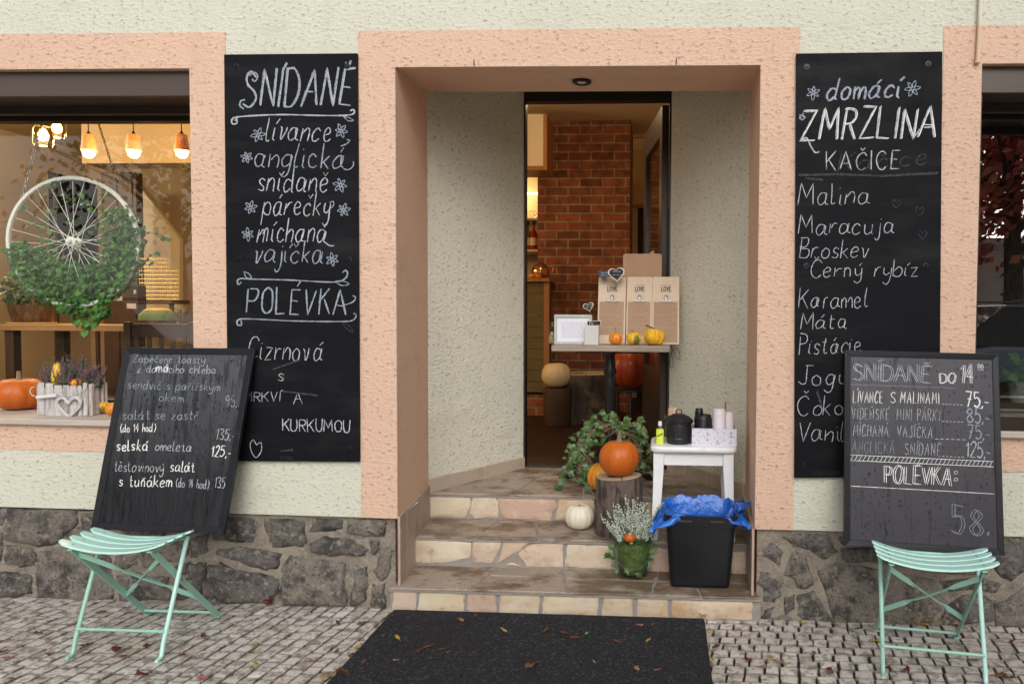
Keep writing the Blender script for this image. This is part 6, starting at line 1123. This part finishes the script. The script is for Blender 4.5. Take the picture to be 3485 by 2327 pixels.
# heart tags
def heart_pts(s): return [(s * 1.05 * (16 * math.sin(q) ** 3) / 16, s * (13 * math.cos(q) - 5 * math.cos(2 * q) - 2 * math.cos(3 * q) - math.cos(4 * q)) / 16) for q in [2 * PI * k / 36 for k in range(36)]]
M['slate'] = mk('slate_tag', (.014, .015, .022), .7); M['whitewood'] = mk('white_tag_edge', (.66, .62, .56), .7); M['blueslate'] = mk('blue_slate_tag', (.055, .065, .11), .8)
def heart(u, v, Y, s, label, rot=0, mt='slate', edge=True, text=None):
    c_ = at(u, v, Y); t = thing('heart_tag', c_, label, 'tag'); R_ = lambda p: (p[0] * math.cos(rot) - p[1] * math.sin(rot), p[0] * math.sin(rot) + p[1] * math.cos(rot)); H_ = [R_(p) for p in heart_pts(1)]
    g = MB(); g.prism([(c_.x + x * s, Y, c_.z + z * s) for x, z in H_][::-1], (0, .006, 0)); ed = g.build('backing', M['whitewood'] if edge else M[mt], t)
    k = .84 if edge else .9; g = MB(); g.prism([(c_.x + x * s * k, Y - .0012, c_.z + z * s * k) for x, z in H_][::-1], (0, .0011, 0)); g.build('slate', M[mt], t)
    g = MB(); r_ = random.Random(3)
    for q in range(2): scribble(g, lambda x, z: Vector((c_.x + x, Y - .0019, c_.z + z)), -s * .5, s * .62, s * (.22 - .42 * q), r_, s * .18, .0016, 1.2)
    g.build('handwriting', M['chalk_bright'], t)
heart(2098, 932, 1.015, .046, 'black heart tag with white edge and writing on the first clipboard', .12); heart(2055, 934, 1.05, .034, 'plain bluish slate heart tag left of the white edged one', -.1, 'blueslate', False)
heart(2003, 1043, 1.14, .030, 'small black heart tag on the wrapped sweets behind the picture frame', .25)
# picture frame with a notice
p0, p1 = at(1886, 1167, .93), at(2016, 1071, .95); fx0, fx1, fz0, fz1 = p0.x, p1.x, TT + .001, p1.z; t = thing('picture_frame', ((fx0 + fx1) / 2, .93, TT), 'grey wooden picture frame holding a white printed notice on the table', 'picture frame'); M['frame_grey'] = mk('grey_frame', (.42, .45, .42), .6, var=[('n', 40, .5, .7, (.58, .60, .57), .7)])
g = MB(); w_ = .016; g.box(fx0, fx1, .925, .945, fz0, fz0 + w_); g.box(fx0, fx1, .925, .945, fz1 - w_, fz1); g.box(fx0, fx0 + w_, .925, .945, fz0 + w_, fz1 - w_); g.box(fx1 - w_, fx1, .925, .945, fz0 + w_, fz1 - w_); g.build('frame', M['frame_grey'], t, bevel=.002)
g = MB(); g.box(fx0 + w_, fx1 - w_, .934, .938, fz0 + w_, fz1 - w_); nt_ = g.build('notice', mk('notice_paper', (.72, .72, .80), .6), t); g = MB()
for k in range(7): scribble(g, lambda x, z: Vector((x, .9332, z)), fx0 + .042, fx1 - .02, fz1 - .05 - k * .0128, rnd, .0038, .0016, 1.05)
g.build('print', mk('violet_print', (.12, .11, .22), .8), nt_)
p0, p1 = at(1989, 1171, .88), at(2037, 1107, .88); t = thing('tip_box', ((p0.x + p1.x) / 2, .9, TT), 'small white card box with a black Tipeo sign standing on the table', 'box'); g = MB(); g.box(p0.x, p1.x, .88, .91, TT + .001, p1.z); g.build('box', mk('grey_white_card', (.55, .54, .53), .5), t, bevel=.001)
x0, x1, z0, z1 = p0.x + .012, p1.x + .012, p1.z + .001, p1.z + .026; g = MB(); g.box(x0, x1, .896, .90, z0, z1); sg_ = g.build('sign', M['whitewood'], t); g = MB(); g.box(x0 + .003, x1 - .003, .8952, .8958, z0, z1 - .003); g.build('slate', M['slate'], sg_); g = MB(); text_ribbon(g, lambda x, z, k=0: Vector((x, .8946 - k * .00003, z)), 'Tipeo', x0 + .010, x1 - .008, z0 + .004, .017, .0022); g.build('lettering', M['chalk_bright'], sg_)
# cellophane bags
M['cello'] = glass_mat('cellophane', (.86, .82, .76), 1.5, .12, 1.6)
for u, v, Y, w_, h_, lb in ((1880, 1165, 1.02, .05, .125, 'cellophane wrapped sweets sticking out left of the picture frame'), (1945, 1165, 1.08, .07, .17, 'cellophane wrapped sweets behind the picture frame, tallest tip'), (2005, 1165, 1.12, .075, .165, 'cellophane wrapped sweets behind the white box under the small heart tag')):
    p = at(u, v, Y); p.z = TT + .001; t = thing('sweet_bag', p, lb, 'sweets'); g = MB(); r_ = random.Random(int(u)); f = lambda th, r, z: (r * (1 + .22 * noise.noise(Vector((math.cos(th) * 2.2, math.sin(th) * 2.2, z * 40 + u)))), z + .006 * noise.noise(Vector((th * 2, z * 30, u)))); g.lathe(p, [(w_ * .5, 0), (w_ * .6, h_ * .25), (w_ * .5, h_ * .55), (w_ * .2, h_ * .72), (w_ * .35, h_ * .9), (w_ * .42, h_)], 24, f); g.build('wrapper', M['cello'], t); g = MB(); g.lathe(p, [(0, .001), (w_ * .42, .002), (w_ * .48, h_ * .25), (w_ * .3, h_ * .5), (0, h_ * .55)], 20, f); g.build('sweets', mk('biscuits', (.30, .20, .11), .8, var=[('n', 60, .5, .6, (.5, .4, .28), .8)]), t, smooth=60)
def on_table(u, Y): p = at(u, 1170, Y); return (p.x, Y, TT + .001)
pumpkin('mini_pumpkin', on_table(2096, .90), .039, .072, M['gourd_orange'], 'small orange pumpkin with a tall stem in front of the clipboards', 9, .08, (.036, .0035, -.004, 0), dimple=.06); pumpkin('gourd', on_table(2158, .91), .043, .076, M['gourd_mix'], 'warty yellow gourd with green stripes on the table', 9, .12, (.022, .004, -.02, 0), bumps=.22, cat='gourd', seed=5, stem_mat=M['stem'])
pumpkin('gourd', on_table(2222, .92), .058, .098, M['gourd'], 'big lumpy yellow gourd with a curled dark stem on the table', 7, .12, (.028, .005, -.05, 0), tilt=.12, bumps=.16, cat='gourd', seed=8, stem_mat=M['stem_dark'])
p = at(2283, 1180, .84); o = MB(); o.tube([p + Vector(q) for q in catmull([(0, .02, .01), (.006, -.01, -.02), (-.006, -.02, -.09), (.004, -.02, -.115), (.014, -.02, -.09), (.006, -.015, -.03), (.03, -.01, -.005), (.05, -.015, -.04), (.042, -.015, -.07), (.02, -.015, -.04), (.004, .0, 0)], 5)], .0016, 6); oo = o.build('black_cord', M['cord'], loc=p, smooth=60); tag(oo, 'looped black cord hanging from the right end of the bistro table', 'cord')
# ================================================================ FALLEN LEAVES
LC = {'brown': (.14, .055, .022), 'red': (.16, .022, .014), 'yellow': (.52, .36, .08), 'tan': (.36, .21, .10), 'green': (.14, .30, .07), 'pink': (.42, .16, .14)}
LM = {k: mk('leaf_' + k, v, .6, var=[('n', 60, .45, .65, tuple(q * .5 for q in v), .6)]) for k, v in LC.items()}
def fallen(u, v, colr, size, label, group, z=None, long=False, Y=None):
    p = at(u, v, Y) if Y is not None else onz(u, v, z); rn = random.Random(int(u * 7 + v)); g = MB(); a0 = rn.uniform(0, 2 * PI); Rm = Matrix.Rotation(a0, 3, 'Z'); n = 12; vs = [Vector((0, 0, .004))]
    for k in range(n):
        a = 2 * PI * k / n; r = size * ((.5 + .5 * abs(math.cos(a))) if not long else 1) * (1 if long else rn.uniform(.6, 1.15)); x, y = r * math.cos(a), r * math.sin(a) * (.26 if long else .75); vs.append(Rm @ Vector((x, y, .003 + abs(y) * rn.uniform(.2, .9) + abs(x) * .2 * rn.random())))
    g.add([p + q for q in vs], [(0, k + 1, (k + 1) % n + 1) for k in range(n)]); st = [p + Rm @ Vector((size * .9, 0, .006)), p + Rm @ Vector((size * 1.35, size * .1, .005))]; g.tube(st, .0011, 4)
    o = g.build('fallen_leaf', LM[colr], loc=p, smooth=50); s = o.modifiers.new('blade', 'SOLIDIFY'); s.thickness = .0006; tag(o, label, 'leaf', group)
DZ = .016; mm = lambda x, y: (1000 + x / 1.566, 2050 + y / 1.566)
for x, y, c_, s, lg in ((890, 98, 'tan', .022, 0), (1120, 150, 'yellow', .024, 1), (552, 190, 'yellow', .028, 1), (1345, 152, 'brown', .022, 0), (1440, 165, 'brown', .026, 1), (1500, 190, 'brown', .02, 0), (1562, 168, 'green', .014, 0), (1845, 124, 'pink', .016, 0), (1912, 120, 'brown', .015, 0), (1888, 205, 'yellow', .02, 1), (1725, 212, 'brown', .024, 1), (668, 262, 'red', .02, 0), (722, 238, 'brown', .028, 1), (788, 252, 'brown', .012, 0), (826, 268, 'brown', .014, 0), (728, 300, 'brown', .014, 0), (540, 310, 'tan', .012, 0), (1272, 338, 'brown', .032, 0), (1600, 318, 'tan', .014, 1), (1826, 354, 'tan', .020, 0), (1940, 360, 'pink', .014, 1), (376, 316, 'brown', .018, 0), (476, 178, 'brown', .016, 0), (970, 72, 'red', .016, 0), (1655, 276, 'red', .01, 0)):
    lb = {'tan': 'small tan fallen leaf on the dark doormat', 'yellow': 'slim yellow fallen leaf on the dark doormat', 'brown': 'curled brown fallen leaf on the dark doormat', 'red': 'dark red fallen leaf on the dark doormat', 'green': 'single small green leaf on the dark doormat', 'pink': 'pinkish fallen leaf on the dark doormat'}[c_]
    fallen(*mm(x, y), c_, s, lb, {'green': None}.get(c_, c_ + ' leaves on the doormat'), DZ, bool(lg))
GZ = .008
for u, v, c_, s, lg in ((128, 2157, 'brown', .03, 1), (10, 2220, 'red', .022, 0), (20, 2242, 'pink', .022, 0), (165, 2228, 'red', .016, 0), (292, 2197, 'red', .02, 0), (395, 2214, 'red', .035, 0), (415, 2235, 'red', .02, 1), (470, 2213, 'yellow', .018, 0), (497, 2200, 'red', .022, 0), (345, 2085, 'red', .02, 0), (484, 2298, 'red', .03, 0), (622, 2230, 'red', .014, 0), (690, 2165, 'red', .022, 0), (872, 2190, 'yellow', .018, 0), (872, 2267, 'yellow', .02, 0), (690, 2310, 'pink', .03, 0), (915, 2055, 'brown', .024, 0), (1232, 2125, 'brown', .024, 0), (1150, 2122, 'brown', .028, 1), (1226, 2203, 'yellow', .026, 0), (1200, 2232, 'brown', .03, 0), (1145, 2218, 'red', .018, 0), (1160, 2290, 'brown', .036, 0), (1120, 2300, 'tan', .03, 0), (1045, 2255, 'tan', .02, 0), (1100, 2312, 'yellow', .018, 0), (1250, 2245, 'brown', .022, 0),
    (2413, 2150, 'yellow', .016, 0), (2438, 2202, 'brown', .028, 0), (2425, 2250, 'yellow', .026, 1), (2545, 2248, 'red', .02, 0), (2620, 2242, 'yellow', .022, 0), (2650, 2255, 'tan', .028, 1), (2770, 2223, 'red', .014, 0), (2826, 2286, 'brown', .028, 0), (2730, 2123, 'yellow', .02, 0), (2845, 2125, 'yellow', .018, 0), (2980, 2182, 'yellow', .026, 1), (3145, 2126, 'yellow', .022, 0), (3018, 2275, 'red', .03, 1), (3085, 2280, 'red', .026, 1), (3312, 2249, 'red', .02, 1), (3405, 2303, 'brown', .03, 0), (3435, 2310, 'brown', .028, 0), (3440, 2187, 'red', .018, 0), (2920, 2140, 'brown', .016, 0), (3260, 2125, 'tan', .024, 1)):
    side = 'left' if u < 1300 else 'right'; where = 'on the cobbles between the wall and the doormat' if u < 1300 else 'on the cobbles between the doormat and the road edge chair'
    where = 'on the cobbles near the chair under the lit window' if u < 1000 else ('on the cobbles against the edge of the doormat' if u < 2460 else 'on the cobbles near the chair with the grey chalkboard')
    lb = {'brown': 'curled brown fallen leaf ', 'red': 'dark red fallen leaf ', 'yellow': 'yellow fallen leaf ', 'tan': 'tan fallen leaf ', 'pink': 'pinkish fallen leaf '}[c_] + where
    fallen(u, v, c_, s, lb, c_ + ' leaves ' + where, GZ, bool(lg))
fallen(2393, 2098, 'tan', .03, 'upright tan leaf leaning at the corner of the doormat and the lowest step', None, None, False, -.03)
for u in (3112, 3165): fallen(u, 2115, 'tan', .03, 'large tan leaf standing against the plinth behind the mint chair', 'tan leaves against the plinth', None, False, -.012)
fallen(916, 2048, 'red', .028, 'orange red leaf leaning against the foot of the stone plinth', None, None, False, -.012)
# ================================================================ ACROSS THE STREET (seen in the window reflections)
M['housewall'] = mk('ochre_house', (.84, .78, .66), .9, var=[('n', 3, .4, .7, (.64, .58, .47), .6)], bump=[('n', 30, .3, .01)]); M['dark_glass'] = mk('dark_window', (.02, .025, .03), .08)
o = MB(); o.add([(-60, -60, -.05), (60, -60, -.05), (60, -9, -.05), (-60, -9, -.05)], [(0, 1, 2, 3)]); tag(o.build('far_pavement', M['kerb']), kind='structure')
hs_ = thing('opposite_house', (5, -14, 0), 'ochre house with brown framed windows across the street', 'house'); g = MB(); g.box(-1.5, 16, -18, -13.5, -.05, 3.0); g.build('wall', M['housewall'], hs_); g = MB(); g.box(-1.6, 16.1, -13.56, -13.36, 2.93, 3.06); g.build('gutter', M['white'], hs_)
g = MB(); g.box(-1.6, 16.1, -18.1, -13.5, 3.0, 3.1); g.build('roof', mk('red_roof', (.22, .08, .05), .8), hs_)
for x in (0.3, 3, 5.7, 8.4, 11.1): g = MB(); g.box(x, x + 1.3, -13.5, -13.42, .9, 2.5); f = g.build('window', M['darkwood'], hs_, bevel=.01); g = MB(); g.box(x + .12, x + .6, -13.42, -13.41, 1.0, 2.4); g.box(x + .7, x + 1.18, -13.42, -13.41, 1.0, 2.4); g.build('pane', M['dark_glass'], f)
gw = thing('garden_wall', (-12, -12, 0), 'long grey stone garden wall across the street', 'wall'); g = MB(); g.box(-30, -2.2, -12.3, -12, -.05, 1.5); g.build('wall', mk('grey_stone_wall', (.42, .41, .40), .9, var=[('n', (2, 2, 9), .45, .6, (.2, .19, .18), .8)], bump=[('n', (3, 3, 10), .8, .03)]), gw); g = MB(); g.box(-30, -2.15, -12.35, -11.95, 1.5, 1.6); g.build('coping', M['kerb'], gw)
def car(x, y, colr, label):
    t = thing('parked_car', (x, y, -.13), label, 'car', 'cars parked along the far kerb'); L = Vector((x, y, -.13)); pt = mk('car_paint', colr, .25, coat=1, spec=.5); S = lambda pts, y0, y1: ([L + Vector((a, y0, b)) for a, b in pts], (0, y1 - y0, 0))
    g = MB(); body = [(-2.2, .35), (2.2, .35), (2.25, .75), (2.1, .95), (1.2, 1.05), (-1.5, 1.1), (-2.2, 1.0), (-2.28, .7)]; P, v = S(body, -.9, .9); g.prism(P, v); g.build('body', pt, t, bevel=.06, seg=3)
    g = MB(); P0 = [(1.25, 1.04), (.45, 1.55), (-1.3, 1.60), (-2.0, 1.08)]; g.hexa([L + Vector((1.25, -.85, 1.04)), L + Vector((-2.0, -.85, 1.08)), L + Vector((-2.0, .85, 1.08)), L + Vector((1.25, .85, 1.04))], [L + Vector((.45, -.68, 1.58)), L + Vector((-1.35, -.68, 1.6)), L + Vector((-1.35, .68, 1.6)), L + Vector((.45, .68, 1.58))]); g.build('cabin', M['dark_glass'], t, bevel=.03)
    g = MB(); g.box(L.x - 1.3, L.x + .4, L.y - .66, L.y + .66, L.z + 1.59, L.z + 1.63); g.build('roof', pt, t, bevel=.015); g = MB()
    for sy in (-.62, .62): g.tube([L + Vector((-1.2, sy, 1.68)), L + Vector((.3, sy, 1.68))], .015, 6)
    g.build('roof_rail', M['chrome'], t)
    for sx in (-1.35, 1.4):
        for sy in (-.86, .86): g = MB(); g.lathe(L + Vector((sx, sy, .33)), [(.0, -.1), (.31, -.1), (.33, -.08), (.33, .08), (.31, .1), (0, .1)], 28, M=Matrix.Rotation(PI / 2, 3, 'X')); w_ = g.build('wheel', M['cord'], t, smooth=40); g = MB(); g.lathe(L + Vector((sx, sy * 1.13, .33)), [(.2, -.01), (.2, .01), (0, .015)], 20, M=Matrix.Rotation(PI / 2, 3, 'X')); g.build('rim', M['chrome'], w_)
    for sy in (-.65, .65): g = MB(); g.box(L.x + 2.16, L.x + 2.26, L.y + sy - .18, L.y + sy + .18, L.z + .72, L.z + .86); g.build('headlight', M['chrome'], t, bevel=.02)
car(5.7, -6.6, (.20, .25, .32), 'dark blue estate car parked opposite the right window'); car(-8.5, -7.4, (.20, .20, .21), 'grey car parked opposite the left window')
def tree(x, y, h, R_, cols, label, seed, n=2600):
    rn = random.Random(seed); t = thing('street_tree', (x, y, -.05), label, 'tree'); g = MB(); g.tube([(x, y, -.05), (x + .05, y, h * .25), (x - .04, y + .05, h * .45), (x, y, h * .75)], [.22, .17, .13, .04], 10)
    for k in range(9): a = 2 * PI * k / 9; z0 = h * (.3 + .04 * k); g.tube([(x, y, z0), (x + R_ * .4 * math.cos(a), y + R_ * .4 * math.sin(a), z0 + h * .12), (x + R_ * .8 * math.cos(a), y + R_ * .8 * math.sin(a), z0 + h * .18)], [.07, .04, .015], 6)
    g.build('trunk', M['bark'], t, smooth=60); g = MB(); c0 = Vector((x, y, h * .66)); cen = [c0 + Vector((rn.gauss(0, R_ * .45), rn.gauss(0, R_ * .45), rn.gauss(0, h * .14))) for _ in range(26)]
    for k in range(n):
        c_ = rn.choice(cen); p = c_ + Vector((rn.gauss(0, R_ * .17), rn.gauss(0, R_ * .17), rn.gauss(0, h * .045))); s = rn.uniform(.06, .13); u = rv(rn).normalized(); w_ = u.orthogonal().normalized(); v = u.cross(w_)
        g.add([p + w_ * s, p + v * s * .6, p - w_ * s, p - v * s * .6], [(0, 1, 2, 3)])
    g.build('crown', mk('autumn_crown', cols[0], .7, island=cols), t)
tree(6.2, -9.9, 7.2, 3.3, [(.50, .09, .07), (.66, .16, .11), (.36, .07, .055), (.66, .32, .16)], 'red leaved autumn tree across the street', 3, 15000)
tree(-5.5, -10.6, 7, 2.8, [(.10, .09, .03), (.20, .13, .04), (.06, .07, .02)], 'yellow brown tree across the street near the stone wall', 5); tree(-12, -14, 8, 3.2, [(.07, .09, .03), (.12, .12, .04), (.05, .06, .02)], 'tall green tree behind the stone garden wall', 6)
# plant in the right window
p = at(3455, 1420, .62); p.z = .30; t = thing('window_plant', (p.x, .62, .88), 'bright green leafy plant in a white pot inside the right window', 'plant'); B = Vector((p.x + .02, .62, .92)); g = MB(); g.lathe(B, [(.045, 0), (.06, .1), (.056, .1), (.05, .085), (0, .085)], 24); g.build('pot', M['white'], t, smooth=40); g = MB(); rn = random.Random(2)
for k in range(38): a, q = rn.uniform(0, 2 * PI), rn.random(); ivy_leaf(g, B + Vector((.09 * q * math.cos(a), .06 * q * math.sin(a), .1 + .13 * rn.random())), rv(rn) + Vector((0, -1, .6)), rv(rn), rn.uniform(.035, .06))
g.build('foliage', mk('bright_leaf', (.16, .36, .05), .5, island=[(.13, .33, .04), (.22, .42, .07), (.09, .24, .03)]), t); g = MB(); g.box(RW[0] - .2, RW[1], .50, .78, .88, .919); ws = g.build('window_board', M['plaster_brown'], bld)
